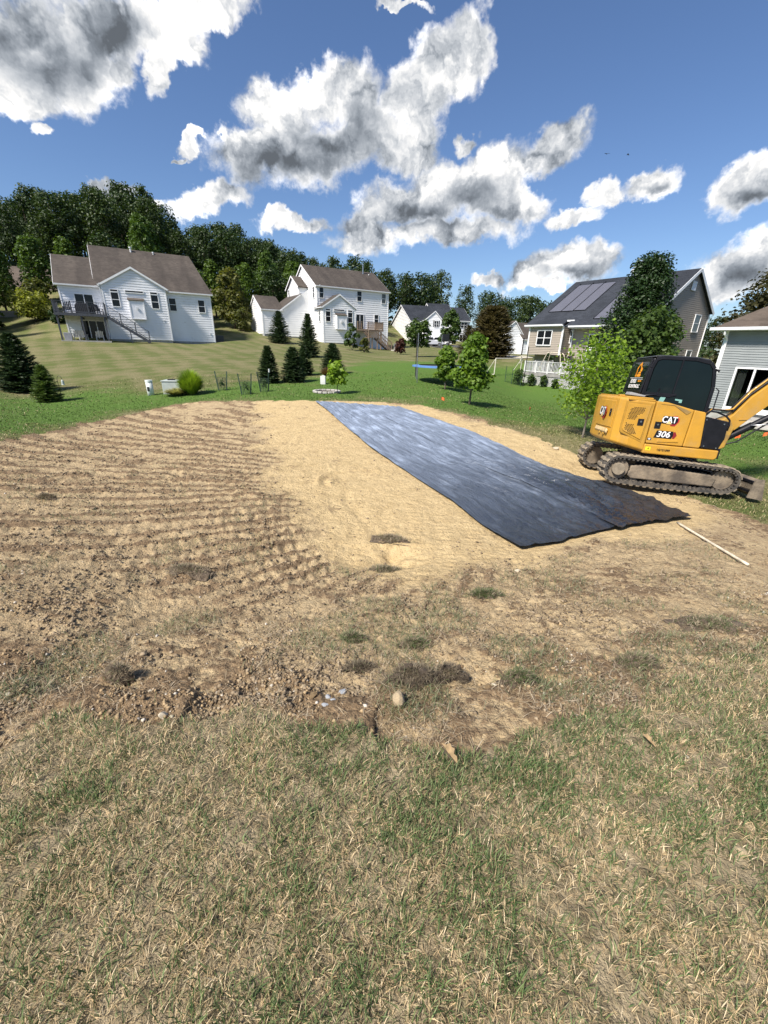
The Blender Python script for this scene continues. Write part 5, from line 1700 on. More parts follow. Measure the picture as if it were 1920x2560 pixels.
# shrubs about the houses
tree(880, 868, 808, 15, 'tall dark shrub at the right corner of the gabled bump out', LM['mid'], 'column', 1200, .14, 10, .02, trunk_r=.05, seed=31, t=50, lob=.5, name='shrub', cat='shrub')
tree(911, 870, 848, 11, 'low olive shrub beside the wooden stair posts', LM['olive'], 'round', 600, .12, 8, .02, trunk_r=.04, seed=32, t=48.5, lob=.5, name='shrub', cat='shrub')
tree(1001, 870, 845, 12, 'dark red bush at the foot of the wooden stairs', LM['red'], 'round', 800, .13, 9, .02, trunk_r=.04, seed=33, t=48, lob=.5, name='red_bush', cat='bush')
for i, (px, py, tp, rp, l) in enumerate(((1294, 962, 925, 13, 'tall weedy bush left of the lattice skirting'), (1325, 965, 935, 9, 'bush against the left end of the lattice'), (1355, 968, 938, 8, 'bush at the middle of the lattice'), (1385, 972, 948, 7, 'low bush right along the lattice'))):
    tree(px, py, tp, rp, l, LM['mid'], 'round', 700, .07, 9, .02, trunk_r=.02, seed=40 + i, lob=.5, name='shrub', cat='shrub', group='shrubs along the lattice skirting')
tree(1372, 905, 884, 12, 'dark clipped hedge under the taupe bay window', LM['dense'], 'round', 900, .09, 10, .02, trunk_r=.04, seed=47, t=37, lob=.5, name='hedge', cat='hedge')
tree(1520, 1105, 1010, 14, 'dark narrow bush behind the excavator tail', LM['dense'], 'column', 1500, .05, 10, .02, trunk_r=.02, seed=48, t=14, lob=.5, name='bush', cat='bush')


def grass_clump(p, R, H, n, mat, label, seed, w=.012, name='ornamental_grass'):
    rg = np.random.default_rng(seed)
    a = rg.random(n) * 6.283; out = rg.random(n) ** .5
    L = H * rg.uniform(.45, 1.1, n)
    bx, by = np.cos(a) * R * .25 * out, np.sin(a) * R * .25 * out
    th = out * 1.25
    pts = []
    for f in (0, .4, .75, 1.0):
        rr = np.sin(th * (.35 + .65 * f)) * f * R * .95
        hh = L * f * np.cos(th * .80) * (1 - .22 * f * f)
        pts.append(np.stack([bx + np.cos(a) * rr, by + np.sin(a) * rr, hh + .02], -1))
    side = np.stack([-np.sin(a), np.cos(a), 0 * a], -1) * w
    V = np.stack([pts[0] - side, pts[0] + side, pts[1] - side, pts[1] + side, pts[2] - side * .8, pts[2] + side * .8, pts[3]], 1)
    i = np.arange(n)[:, None] * 7
    q = np.concatenate([i + [0, 1, 3, 2], i + [2, 3, 5, 4]]); t = i + [4, 5, 6]
    o = fastmesh(name, V.reshape(-1, 3), [q, t], mat)
    o.location = p
    return tag(o, label, 'ornamental grass')


p = gp(480, 986); grass_clump(p, .64, 1.45, 3600, LM['bright'], 'tall bright green fountain grass beside the utility box', 1)
p = gp(443, 988); grass_clump(p, .62, .42, 1500, LM['cream'], 'low cream variegated grass in front of the utility box', 2)
p = gp(816, 940); grass_clump(p, .5, .7, 500, leafmat('dry_reddish_grass', (.12, .07, .04), (.24, .16, .09), .3, .05), 'reddish dry grass tuft left behind the maple sapling', 3)

# ------------------------------------------------------------------ excavator
M_yel = pmat('yellow_machine_paint', (0.54, 0.28, 0.030), 0.45, 0.10, 2.2, col2=(0.44, 0.235, 0.032), spec=.45, coat=.15)
_t = M_yel.node_tree; _N = NT(_t); _b = [n for n in _t.nodes if n.type == 'BSDF_PRINCIPLED'][0]
_src = _b.inputs['Base Color'].links[0].from_socket
_v = _N.new('ShaderNodeTexCoord').outputs['Object']; _sp = _N.new('ShaderNodeSeparateXYZ'); _N.put(_sp.inputs[0], _v)
_d = _N.math('MULTIPLY', _N.ramp(_N.noise(_v, 3.5, 7, 0.68), 0.48, 0.74), 0.30)
_s2 = _N.math('MULTIPLY', _N.ramp(_N.noise(_N.vmath('MULTIPLY', _v, (1.5, 1.5, 9)), 9, 4, 0.7), 0.66, 0.74), 0.35)
_N.put(_b.inputs['Base Color'], _N.mix(_N.math('MAXIMUM', _d, _s2), _src, (0.36, 0.27, 0.15)))
M_yeld = pmat('muddy_yellow_paint', (0.50, 0.28, 0.035), 0.65, .2, 6, col2=(0.24, 0.155, 0.055))
M_blk = pmat('black_machine_paint', (0.010, 0.010, 0.013), 0.42, .3, 5, spec=.3)
M_cabglass = glassmat('cab_glass', (0.006, 0.011, 0.012), 0.02, .2)
M_rub = pmat('muddy_rubber', (0.035, 0.034, 0.033), 0.85, .3, 7, col2=(0.13, 0.11, 0.085))
M_mud = pmat('dried_mud', (0.33, 0.27, 0.19), 0.9, .3, 5, col2=(0.17, 0.14, 0.10), bump=.5)
M_mudsteel = pmat('mud_caked_steel', (0.27, 0.215, 0.15), 0.85, .3, 3, col2=(0.085, 0.07, 0.055), bump=.6, bscale=25)
M_wht = pmat('white_decal', (0.80, 0.80, 0.80), .5, .03)
M_red = pmat('dark_red_decal', (0.22, 0.015, 0.018), .45, .1)
M_redl = pmat('red_decal', (0.50, 0.03, 0.03), .45, .1)
M_org = pmat('orange_decal', (0.85, 0.33, 0.02), .5, .05)
M_tri = pmat('cream_decal', (0.75, 0.52, 0.22), .5, .05)
M_teal = pmat('pale_green_sticker', (0.22, 0.42, 0.36), .5, .1)
EX = bpy.data.objects.new('excavator', None); COL.objects.link(EX)
EX.location = EXC[0]; EX.rotation_euler = EXC[1]
tag(EX, 'yellow compact tracked excavator with black cab parked on the soil edge', 'excavator')


def eb(mb, name, mat, bevel=0, smooth=False, parent=None, seg=2):
    return mb.build(name, mat, parent or EX, smooth, bevel, seg)


TEXTS = []


def text(s, size, M, mat, parent, name='lettering', off=0.0, sx=1.0, shear=0.0, ext=.0008, align='CENTER'):
    cu = bpy.data.curves.new(name, 'FONT'); cu.body = s; cu.size = size; cu.extrude = ext; cu.offset = off; cu.shear = shear
    cu.align_x = align; cu.align_y = 'CENTER'; cu.materials.append(mat)
    o = bpy.data.objects.new(name, cu); COL.objects.link(o); o.parent = parent
    o.matrix_local = M @ Matrix.Diagonal((sx, 1, 1, 1))
    TEXTS.append(o)
    return o


# --- tracks
def track_path():
    """closed loop round sprocket, rollers and idler in (x, z)"""
    pts = []
    cr, rr = (-1.0, .315), .285
    ci, ri = (1.03, .285), .262
    for k in range(13):
        a = rad(95 + k * 160 / 12); pts.append((cr[0] + rr * math.cos(a), cr[1] + rr * math.sin(a)))
    pts += [(-.78, .018), (-.3, .005), (.3, .005), (.85, .016)]
    for k in range(13):
        a = rad(-75 + k * 158 / 12); pts.append((ci[0] + ri * math.cos(a), ci[1] + ri * math.sin(a)))
    pts += [(.55, .565), (0.02, .580), (-.5, .590)]
    return pts


TP = track_path()


def resample(pts, n):
    P = np.array(pts + [pts[0]]); L = np.concatenate([[0], np.cumsum(np.hypot(*np.diff(P, axis=0).T))])
    s = np.linspace(0, L[-1], n, endpoint=False)
    Q = np.stack([np.interp(s, L, P[:, 0]), np.interp(s, L, P[:, 1])], -1)
    T = np.roll(Q, -1, 0) - np.roll(Q, 1, 0); T /= np.linalg.norm(T, axis=1, keepdims=True)
    return Q, T


lug_mesh = None
for (ya, yb) in ((-.99, -.59), (.59, .99)):
    tr_ = empty('track', (0, 0, 0)); tr_.parent = EX
    n = 120; Q, T = resample(TP, n)
    Nn = np.stack([T[:, 1], -T[:, 0]], -1)
    cen = Q.mean(0)
    if ((Q + Nn * .01 - cen) ** 2).sum() < ((Q - cen) ** 2).sum(): Nn = -Nn
    V = []; 
    for q, nn in zip(Q, Nn):
        o_, i_ = q - nn * 0.0, q - nn * .042
        V += [(o_[0], ya, o_[1]), (o_[0], yb, o_[1]), (i_[0], yb, i_[1]), (i_[0], ya, i_[1])]
    F = []
    for k in range(n):
        a, b = k * 4, ((k + 1) % n) * 4
        F += [(a, a + 1, b + 1, b), (a + 1, a + 2, b + 2, b + 1), (a + 2, a + 3, b + 3, b + 2), (a + 3, a, b, b + 3)]
    MBt = MB(); MBt.add(V, F); eb(MBt, 'rubber_belt', M_rub, parent=tr_, smooth=False)
    nl = 44; Q2, T2 = resample(TP, nl)
    N2 = np.stack([T2[:, 1], -T2[:, 0]], -1)
    if ((Q2 + N2 * .01 - cen) ** 2).sum() < ((Q2 - cen) ** 2).sum(): N2 = -N2
    if lug_mesh is None:
        m = MB()
        # staggered chevron lug: two halves
        for s_, w0, w1 in ((1, 0, .215), (-1, 0, .215)):
            m.add([(-.03 + .02 * s_, s_ * .0 + (0), 0), (.045, 0, 0), (.03, s_ * w1, 0), (-.045, s_ * w1, 0),
                   (-.02 + .02 * s_, 0, .024), (.035, 0, .024), (.02, s_ * (w1 - .01), .024), (-.035, s_ * (w1 - .01), .024)],
                  [(0, 3, 2, 1), (4, 5, 6, 7), (0, 1, 5, 4), (1, 2, 6, 5), (2, 3, 7, 6), (3, 0, 4, 7)])
        lug_mesh = m.build('tread_lug', M_mud, tr_)
        first = lug_mesh
    for k in range(nl):
        if k == 0 and first is not None: o = first; first = None
        else:
            o = bpy.data.objects.new('tread_lug', lug_mesh.data); COL.objects.link(o); o.parent = tr_
        q, t_, nn = Q2[k], T2[k], N2[k]
        X = Vector((t_[0], 0, t_[1])); Zv = Vector((nn[0], 0, nn[1])); Y = Zv.cross(X)
        M = Matrix((X, Y, Zv)).transposed().to_4x4(); M.translation = (q[0], (ya + yb) / 2, q[1])
        o.matrix_local = M
    # inner guide teeth
    Q3, T3 = resample(TP, 66); g = MB()
    N3 = np.stack([T3[:, 1], -T3[:, 0]], -1)
    if ((Q3 + N3 * .01 - cen) ** 2).sum() < ((Q3 - cen) ** 2).sum(): N3 = -N3
    for q, t_, nn in zip(Q3, T3, N3):
        X = Vector((t_[0], 0, t_[1])); Zv = Vector((-nn[0], 0, -nn[1])); Y = Zv.cross(X)
        M = Matrix((X, Y, Zv)).transposed().to_4x4(); M.translation = (q[0] - nn[0] * .042, (ya + yb) / 2, q[1] - nn[1] * .042)
        for yy in (-.17, -.045, .045, .17):
            g.box(-.018, .018, yy - .022, yy + .022, 0, .035, M)
    o = eb(g, 'guide_teeth', M_rub, parent=tr_); o['kind'] = 'stuff'
    sgn = -1 if ya < 0 else 1
    yo = ya if sgn < 0 else yb
    # frame between the wheels
    fr = MB().prism([(-.78, .20), (-.70, .135), (.86, .125), (.90, .30), (.78, .36), (-.55, .43), (-.74, .40)], min(yo + .09 * -sgn, yo + .3 * -sgn), max(yo + .09 * -sgn, yo + .3 * -sgn), 'y')
    eb(fr, 'track_frame', M_mudsteel, .02, parent=tr_)
    def wheel(x, z, r, nm, y0, y1, mat, nseg=24):
        return eb(MB().tube([(x, y0, z), (x, y1, z)], r, nseg), nm, mat, .008, parent=tr_)
    i0 = yo - sgn * .02
    wheel(-1.0, .315, .215, 'drive_sprocket', yo - sgn * .30, yo - sgn * .08, M_mudsteel)
    sp = MB()
    for k in range(18):
        a = 2 * PI * k / 18
        M = Matrix.Translation((-1.0, yo - sgn * .12, .315)) @ Matrix.Rotation(-a, 4, 'Y')
        sp.box(.20, .245, -.02, .02, -.015, .015, M)
    eb(sp, 'sprocket_teeth', M_blk, parent=tr_)
    wheel(-1.0, .315, .125, 'final_drive', yo - sgn * .10, yo - sgn * .005, M_mud)
    wheel(1.03, .285, .205, 'idler_wheel', yo - sgn * .26, yo - sgn * .12, M_mudsteel)
    wheel(0.02, .50, .055, 'carrier_roller', yo - sgn * .25, yo - sgn * .06, M_mud)
    wheel(0.02, .50, .075, 'roller_flange', yo - sgn * .26, yo - sgn * .12, M_blk)
    for x in (-.62, -.28, .06, .40, .74):
        wheel(x, .125, .072, 'bottom_roller', yo - sgn * .28, yo - sgn * .14, M_mudsteel, 14)
# middle frame, swing ring
eb(MB().box(-.55, .6, -.58, .58, .30, .52), 'car_body', M_blk, .03)
eb(MB().tube([(-.2, 0, .5), (-.2, 0, .69)], .46, 32), 'swing_ring', M_blk)

# --- dozer blade
bl = empty('dozer_blade', (0, 0, 0)); bl.parent = EX
prof = [(1.66, .365), (1.60, .33), (1.575, .25), (1.58, .15), (1.62, .06), (1.72, -.01)]
pr2 = [(x + .03, z) for x, z in reversed(prof)]
eb(MB().prism(prof + pr2, -.985, .985, 'y'), 'mouldboard', M_mudsteel, parent=bl)
for y in (-.99, .97):
    eb(MB().prism([(1.70, .39), (1.54, .36), (1.50, .0), (1.78, -.03)], y - .005, y + .025, 'y'), 'end_plate', M_mudsteel, parent=bl)
eb(MB().box(1.555, 1.60, -.95, .95, .285, .33), 'stiffener', M_blk, parent=bl)
eb(MB().box(1.53, 1.578, -.95, .95, .10, .14), 'stiffener', M_blk, parent=bl)
for y in (-.42, .42):
    eb(MB().bar((.5, y, .38), (1.57, y, .22), .1, .12), 'push_arm', M_blk, parent=bl)
eb(MB().tube([(.62, 0, .5), (1.2, 0, .38)], .055, 12), 'blade_cylinder', M_blk, parent=bl)
eb(MB().tube([(1.2, 0, .38), (1.55, 0, .28)], .03, 10), 'cylinder_rod', M_steel, parent=bl)

# --- upper structure: counterweight and engine bay (plan outline with sloping underside)
out_ = [(-.62, -.93), (-.95, -.93), (-1.13, -.885), (-1.235, -.765), (-1.285, -.55), (-1.31, -.2), (-1.31, .2), (-1.27, .52), (-1.15, .78), (-.95, .92), (-.62, .93)]
V = []; F = []
rings = [(0.0, .0, 'b0'), (.0, .05, 'b1'), (.0, 1, 't0'), (.03, 1.03, 't1')]
n = len(out_)
for lvl in range(5):
    for (x, y) in out_:
        rearf = min(1, max(0, (-x - .62) / .6))
        zb = .70 + .12 * rearf
        zt = 1.715 + .035 * rearf
        ins, z = [(.05, zb), (.0, zb + .05), (.0, 1.33), (.0, zt - .035), (.035, zt)][lvl]
        c = np.array([-.62, 0.0]); d = np.array([x, y]) - c
        L = np.linalg.norm(d); d = d / L * (L - ins) if x < -.63 else np.array([0, y - math.copysign(ins, y)])
        V.append((c[0] + d[0], d[1], z))
for lv in range(4):
    for k in range(n - 1):
        a = lv * n + k; F.append((a, a + 1, a + n + 1, a + n))
F.append(tuple(range(n))[::-1]); F.append(tuple(4 * n + k for k in range(n)))
for lv in range(4): F.append((lv * n, lv * n + n, lv * n + 2 * n - 1, lv * n + n - 1))
m = MB(); m.add(V, F)
cw = eb(m, 'counterweight', M_yel, .02, seg=3)
# engine door on the side with recess frame and grilles
y0 = -.93
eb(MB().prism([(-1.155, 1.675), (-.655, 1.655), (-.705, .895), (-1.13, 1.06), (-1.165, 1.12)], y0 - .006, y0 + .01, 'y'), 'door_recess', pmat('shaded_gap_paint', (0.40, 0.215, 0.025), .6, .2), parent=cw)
dr = eb(MB().prism([(-1.115, 1.64), (-.69, 1.62), (-.735, .945), (-1.10, 1.10), (-1.125, 1.14)], y0 - .020, y0 - .004, 'y'), 'engine_door', M_yel, .006)
def hexgrid(poly, y, parent, r=.0098, pitch=.031):
    """punched holes: dark hexagonal cups standing in the door skin"""
    m = MB(); xs = [p[0] for p in poly]; zs = [p[1] for p in poly]
    P = [(p[0], p[1]) for p in poly]
    row = 0; z = min(zs)
    while z < max(zs):
        x = min(xs) + (pitch / 2 if row % 2 else 0)
        while x < max(xs):
            c = False
            for i in range(len(P)):
                (x0, z0), (x1, z1) = P[i], P[(i + 1) % len(P)]
                if (z0 > z) != (z1 > z) and x < (x1 - x0) * (z - z0) / (z1 - z0) + x0: c = not c
            if c:
                vs = [(x + r * 1.25 * math.cos(PI / 6 + k * PI / 3), y, z + r * math.sin(PI / 6 + k * PI / 3)) for k in range(6)]
                m.add(vs, [tuple(range(6))])
            x += pitch
        z += pitch * .8; row += 1
    o = eb(m, 'vent_holes', M_blk, parent=parent); o['kind'] = 'stuff'
    return o


hexgrid([(-1.06, 1.52), (-1.0, 1.58), (-.79, 1.565), (-.80, 1.48), (-.90, 1.41), (-.93, 1.315), (-1.08, 1.325)], y0 - .0225, dr)
hexgrid([(-1.08, 1.255), (-.93, 1.24), (-.93, 1.17), (-.845, 1.075), (-.86, 1.03), (-.96, 1.05), (-1.09, 1.14)], y0 - .0225, dr)
def latch(x, z, y, parent, w=.055, h=.065, ax='y', px=0):
    if ax == 'y':
        o = eb(MB().box(x - w, x + w, y - .012, y - .001, z - h, z + h), 'latch', M_blk, .004, parent=parent)
        eb(MB().tube([(x, y - .022, z + .01), (x, y - .012, z + .01)], .018, 12), 'lock', M_steel, parent=o)
    else:
        o = eb(MB().box(px - .012, px - .001, x - w, x + w, z - h, z + h), 'latch', M_blk, .004, parent=parent)
        eb(MB().tube([(px - .022, x, z + .01), (px - .012, x, z + .01)], .015, 12), 'lock', M_steel, parent=o)


latch(-.815, 1.29, y0 - .02, dr)
eb(MB().prism([(-1.12, 1.70), (-.63, 1.695), (-.63, 1.735), (-1.12, 1.745)], -.925, -.86, 'y'), 'top_edge', M_yel, .01, parent=cw)
# rear panel with badge
rp = empty('rear_panel', (0, 0, 0)); rp.parent = EX
def rearpt(y): return np.interp(y, [-.93, -.765, -.55, -.2, .2, .52, .78], [-1.05, -1.235, -1.285, -1.31, -1.31, -1.27, -1.15])
m = MB(); ys = np.linspace(-.70, .05, 7)
vs = []; 
for y in ys: 
    x = rearpt(y); vs += [(x - .004, y, 1.12), (x - .018, y, 1.13), (x - .018, y, 1.655), (x - .004, y, 1.665)]
fs = []
for k in range(6):
    a = k * 4; fs += [(a + j, a + j + 1, a + j + 5, a + j + 4) for j in range(3)]
fs += [(0, 1, 2, 3), (24, 25, 26, 27)]
m.add(vs, fs); eb(m, 'panel_door', M_yel, parent=rp)
latch(-.60, 1.42, 0, rp, .04, .075, 'x', -1.292)
m = MB()
for y in np.linspace(-.74, .0, 9):
    pass
eb(MB().prism([(-1.335, 1.02), (-1.30, .98), (-1.28, 1.06), (-1.31, 1.095)], -.66, .05, 'y'), 'rear_step_lip', pmat('scuffed_yellow', (.62, .45, .22), .6, .3, 9), .012, parent=rp)
for y in (-.50, -.28):
    eb(MB().tube([(-1.33, y, .97), (-1.26, y, .965)], .03, 14), 'reflector_hole', M_yeld, parent=rp)
def face_mat(x, y, z, nx, ny, shear=0):
    """frame whose local X runs right as seen from outside along normal (nx, ny)"""
    nrm = Vector((nx, ny, 0)).normalized(); X = Vector((-ny, nx, 0)).normalized()
    up = Vector((0, 0, 1)); M = Matrix((X, up, nrm)).transposed().to_4x4(); M.translation = (x, y, z)
    return M


def cat_badge(M, s, parent):
    """three letters over a triangle on a black and red hexagon"""
    b = empty('maker_badge', (0, 0, 0)); b.parent = parent; b.matrix_local = M
    def poly(pts, z, mat, nm):
        return MB().prism(pts, z, z + .0012, 'z').build(nm, mat, b)
    hx = [(.15, -.62), (.62, -.62), (.98, -.05), (.98, .28), (.66, .62), (.2, .62), (.2, 0), (-.1, -.3)]
    poly([(x * s * 1.05, y * s * 1.05) for x, y in hx], .0005, M_redl, 'red_edge')
    poly([(x * s * .93 + .0, y * s * .93) for x, y in hx], .002, M_red, 'red_hexagon')
    poly([(x * s, y * s) for x, y in [(-1.06, -.38), (.70, -.38), (.86, -.08), (.86, .26), (.66, .58), (-1.0, .58)]], .0035, M_blk, 'black_ground')
    text('CAT', s * 1.13, Matrix.Translation((-.16 * s, .10 * s, .006)), M_wht, b, 'lettering', off=s * .022, sx=.82, ext=.0006)
    poly([(-.52 * s, -.42 * s), (.20 * s, -.42 * s), (-.15 * s, -.02 * s)], .0075, M_tri, 'triangle')


cat_badge(face_mat(-1.335, -.28, 1.40, -1, 0.04), .20, rp)
# front side doors and sill
sk = eb(MB().prism([(-.635, .685), (.70, .675), (.745, .72), (.745, .865), (-.625, .875)], -.955, .955, 'y'), 'side_sill', M_yel, .02)
sd = eb(MB().prism([(-.605, .89), (.075, .885), (.095, 1.60), (-.40, 1.705), (-.60, 1.715)], -.935, -.60, 'y'), 'side_door', M_yel, .018)
eb(MB().prism([(.09, .885), (.385, .88), (.40, .93), (.325, 1.555), (.30, 1.575), (.11, 1.60)], -.930, -.60, 'y'), 'front_side_panel', M_yel, .02)
eb(MB().prism([(-.40, 1.0), (-.05, 1.0), (-.02, .955), (-.42, .93)], -.948, -.934, 'y'), 'door_crease', M_yel, .006, parent=sd)
eb(MB().prism([(-.53, 1.665), (-.28, 1.655), (-.02, 1.50), (.05, 1.56), (-.28, 1.675)], -.944, -.934, 'y'), 'door_crease', M_yeld, .004, parent=sd)
latch(-.485, 1.26, -.935, sd)
cat_badge(face_mat(-.27, -.938, 1.36, 0, -1), .15, sd)
text('306', .165, face_mat(-.335, -.938, 1.085, 0, -1) @ Matrix.Translation((0, 0, .005)), M_wht, sd, 'model_number', off=.003, shear=.15)
MB().prism([(-.50, 1.012), (-.175, 1.012), (-.15, 1.085), (-.165, 1.158), (-.465, 1.158)], -.9405, -.937, 'y').build('number_ground', M_blk, sd)
MB().prism([(-.12, 1.02), (-.155, 1.02), (-.155, 1.15), (-.12, 1.15), (-.085, 1.085)], -.9385, -.9365, 'y').build('red_flash', M_red, sd)
MB().box(-.605, -.53, -.9375, -.9362, .955, 1.0).build('small_decal_ground', M_blk, sd)
text('CR', .035, face_mat(-.567, -.939, .977, 0, -1), M_wht, sd, 'small_lettering', off=.002)
text('6G601099', .062, face_mat(-.26, -.958, .775, 0, -1), M_blk, sk, 'serial_number', off=.002, sx=.95)
MB().box(-.60, -.50, -.9575, -.9562, .75, .825).build('warning_sticker', pmat('yellow_sticker', (.75, .62, .02), .5), sk)
text('A', .055, face_mat(-.55, -.959, .787, 0, -1), M_blk, sk, 'warning_mark', shear=.3)
# deck plates between, hood top
eb(MB().box(-.60, .33, -.60, .92, .88, 1.56), 'inner_body', M_blk, .02)
eb(MB().prism([(-.60, .89), (.3, .885), (.3, 1.3), (-.60, 1.5)], .60, .935, 'y'), 'left_side_door', M_yel, .018)
eb(MB().box(-1.12, -.62, -.80, .85, 1.735, 1.765), 'engine_hood', M_yel, .02)
# muffler cover, mirror lying on the hood
eb(MB().prism([(-1.02, 1.79), (-.72, 1.77), (-.70, 1.80), (-1.0, 1.85)], -.60, -.35, 'y'), 'hood_mirror', pmat('grey_mirror_back', (.28, .28, .28), .45), .01)
eb(MB().tube([(-.74, -.45, 1.79), (-.45, -.45, 1.83), (-.36, -.30, 1.95)], .018, 8), 'mirror_arm', M_blk, smooth=True)
eb(MB().box(-1.20, -1.10, -.62, -.50, 1.745, 1.79), 'filler_cap', M_yel, .01)

# --- cab
cab = empty('cab', (0, 0, 0)); cab.parent = EX
YR, YL = -.05, .93
prof = [(-.55, 1.72), (-.60, 1.84), (-.55, 2.40), (-.50, 2.555), (-.40, 2.60), (.30, 2.605), (.60, 2.555), (.71, 2.45), (.785, 2.05), (.79, 1.50), (.72, 1.05), (.45, .90), (-.2, .90), (-.5, 1.55)]
eb(MB().prism(prof, YR + .03, YL - .03, 'y'), 'cab_shell', M_blk, .03, parent=cab)
def side_frame(y0_, y1_):
    m = MB()
    P = lambda *a: [Vector((x, (y0_ + y1_) / 2, z)) for x, z in a]
    w = abs(y1_ - y0_)
    pts = P((-.555, 1.82), (-.515, 2.36), (-.47, 2.53), (-.36, 2.575), (.3, 2.58), (.58, 2.53), (.68, 2.42), (.755, 2.05), (.755, 1.5), (.70, 1.15))
    for a, b in zip(pts, pts[1:]): m.bar(a, b, .07, w, up=(0, 1, 0))
    m.bar(*P((-.54, 1.84), (.0, 1.83)), .08, w, up=(0, 1, 0)); m.bar(*P((0, 1.83), (.1, 1.86)), .05, w, up=(0, 1, 0))
    return m
eb(side_frame(YR - .02, YR + .04), 'cab_frame', M_blk, .008, parent=cab)
eb(MB().prism([(-.50, 1.90), (-.46, 2.36), (-.42, 2.50), (-.34, 2.54), (.3, 2.545), (.56, 2.50), (.64, 2.40), (.71, 2.05), (.715, 1.50), (.66, 1.40), (.36, 1.585), (-.30, 1.70), (-.46, 1.80)], YR - .006, YR + .022, 'y'), 'side_window', M_cabglass, parent=cab)
eb(MB().bar((.02, YR - .013, 1.88), (.05, YR - .013, 2.55), .03, .012, up=(0, 1, 0)), 'window_divider', M_blk, parent=cab)
eb(MB().bar((-.46, YR - .013, 1.87), (.03, YR - .013, 1.86), .025, .012, up=(0, 1, 0)), 'window_rail', M_blk, parent=cab)
eb(MB().prism([(-.23, 1.655), (-.13, 1.655), (-.09, 1.80), (-.19, 1.81)], YR - .012, YR - .008, 'y'), 'window_sticker', M_teal, parent=cab)
eb(MB().prism([(.10, 1.775), (.24, 1.765), (.24, 1.70), (.185, 1.70), (.185, 1.735), (.10, 1.745)], YR - .012, YR - .008, 'y'), 'window_sticker', M_teal, parent=cab)
# inside shapes seen faintly through the glass: seat and pillars stand just behind it
# front glass
eb(MB().prism([(.79, 1.30), (.795, 1.50), (.79, 2.05), (.715, 2.44), (.73, 2.45), (.805, 2.05), (.81, 1.5), (.80, 1.30)], YR + .08, YL - .08, 'y'), 'front_window', M_cabglass, parent=cab)
# rear window with company lettering
rx = -.600
def rearx(z): return np.interp(z, [1.84, 2.40, 2.53], [-.605, -.555, -.515])
m = MB(); q = []
for z in (1.93, 2.40, 2.50):
    q.append((rearx(z), z))
vs = []
for x, z in q: vs += [(x - .010, YR + .07, z), (x - .010, YL - .07, z), (x + .01, YR + .07, z), (x + .01, YL - .07, z)]
fs = []
for k in range(2):
    a = k * 4; fs += [(a, a + 4, a + 5, a + 1), (a + 2, a + 3, a + 7, a + 6), (a, a + 2, a + 6, a + 4), (a + 1, a + 5, a + 7, a + 3)]
fs += [(0, 1, 3, 2), (8, 10, 11, 9)]
m.add(vs, fs); rw = eb(m, 'rear_window', M_cabglass, parent=cab)
for a, b in (((1.84, YR + .035), (2.52, YR + .035)), ((1.84, YL - .035), (2.52, YL - .035))):
    eb(MB().bar((rearx(a[0]) - .012, a[1], a[0]), (rearx(b[0]) - .012, b[1], b[0]), .07, .03, up=(1, 0, 0)), 'rear_pillar', M_blk, .008, parent=cab)
for z in (1.87, 2.53):
    eb(MB().box(rearx(z) - .025, rearx(z) + .01, YR + .07, YL - .07, z - .04, z + .035), 'rear_crossbar', M_blk, .008, parent=cab)
tilt = math.atan2(.05, .56)
def rm(y, z, lift=.013):
    """surface frame on the slanting rear window; X points to the viewer's right"""
    nrm = Vector((-math.cos(tilt), 0, math.sin(tilt))); X = Vector((0, -1, 0)); up = nrm.cross(X)
    if up.z < 0: up = -up
    M = Matrix((X, up, nrm)).transposed().to_4x4(); M.translation = Vector((rearx(z), y, z)) + nrm * lift
    return M
dec = empty('rear_decals', (0, 0, 0)); dec.parent = cab
text('ECHOLS', .115, rm(.53, 2.085), M_wht, dec, 'company_name', off=.003, sx=.70)
text('EXCAVATING LLC', .105, rm(.42, 1.975), M_wht, dec, 'company_name', off=.003, sx=.68)
text('FIRST RATE', .045, rm(.20, 2.085), M_org, dec, 'tagline', off=.001, sx=.75)
MB().box(-.34, .34, 0, .008, 0, .001, rm(.42, 2.15)).build('white_rule', M_wht, dec)
MB().box(-.13, .13, 0, .006, 0, .001, rm(.20, 2.12)).build('white_rule', M_wht, dec)
# small emblem of a digger: arm, bucket and body as flat shapes
E_ = rm(.40, 2.18); s_ = .30
for pts in ([(-.45, .0), (-.28, .0), (-.22, .16), (-.35, .20), (-.42, .62), (-.10, .92), (.10, 1.02), (.02, .86), (-.18, .74), (-.30, .5), (-.24, .22), (-.40, .10)],
            [(.12, 1.04), (-.04, .92), (.18, .62), (.22, .42), (.10, .36), (.50, .36), (.50, .60), (.36, .66), (.34, .50), (.26, .66)],
            [(-.12, .0), (.46, .0), (.50, .10), (.44, .18), (-.08, .18), (-.16, .08)], [(-.05, .22), (.42, .22), (.42, .32), (.08, .34)]):
    MB().prism([(x * s_, y * s_) for x, y in pts], 0, .0012, 'z', E_).build('emblem_shape', M_org, dec)
# roof panel
eb(MB().prism([(-.50, 2.585), (.58, 2.57), (.56, 2.60), (.30, 2.63), (-.40, 2.625), (-.49, 2.605)], YR, YL, 'y'), 'roof_panel', pmat('dark_grey_roof', (.045, .047, .05), .4), .012, parent=cab)
eb(MB().tube([(.70, YR - .03, 2.40), (.76, YR - .05, 2.38)], .02, 8), 'marker_bolt', M_blk, parent=cab)
hr = MB().tube([(.80, YR - .03, 2.05), (.86, YR - .05, 2.0), (.86, YR - .05, 1.62), (.80, YR - .03, 1.55)], .012, 8)
eb(hr, 'grab_handle', M_blk, smooth=True, parent=cab)

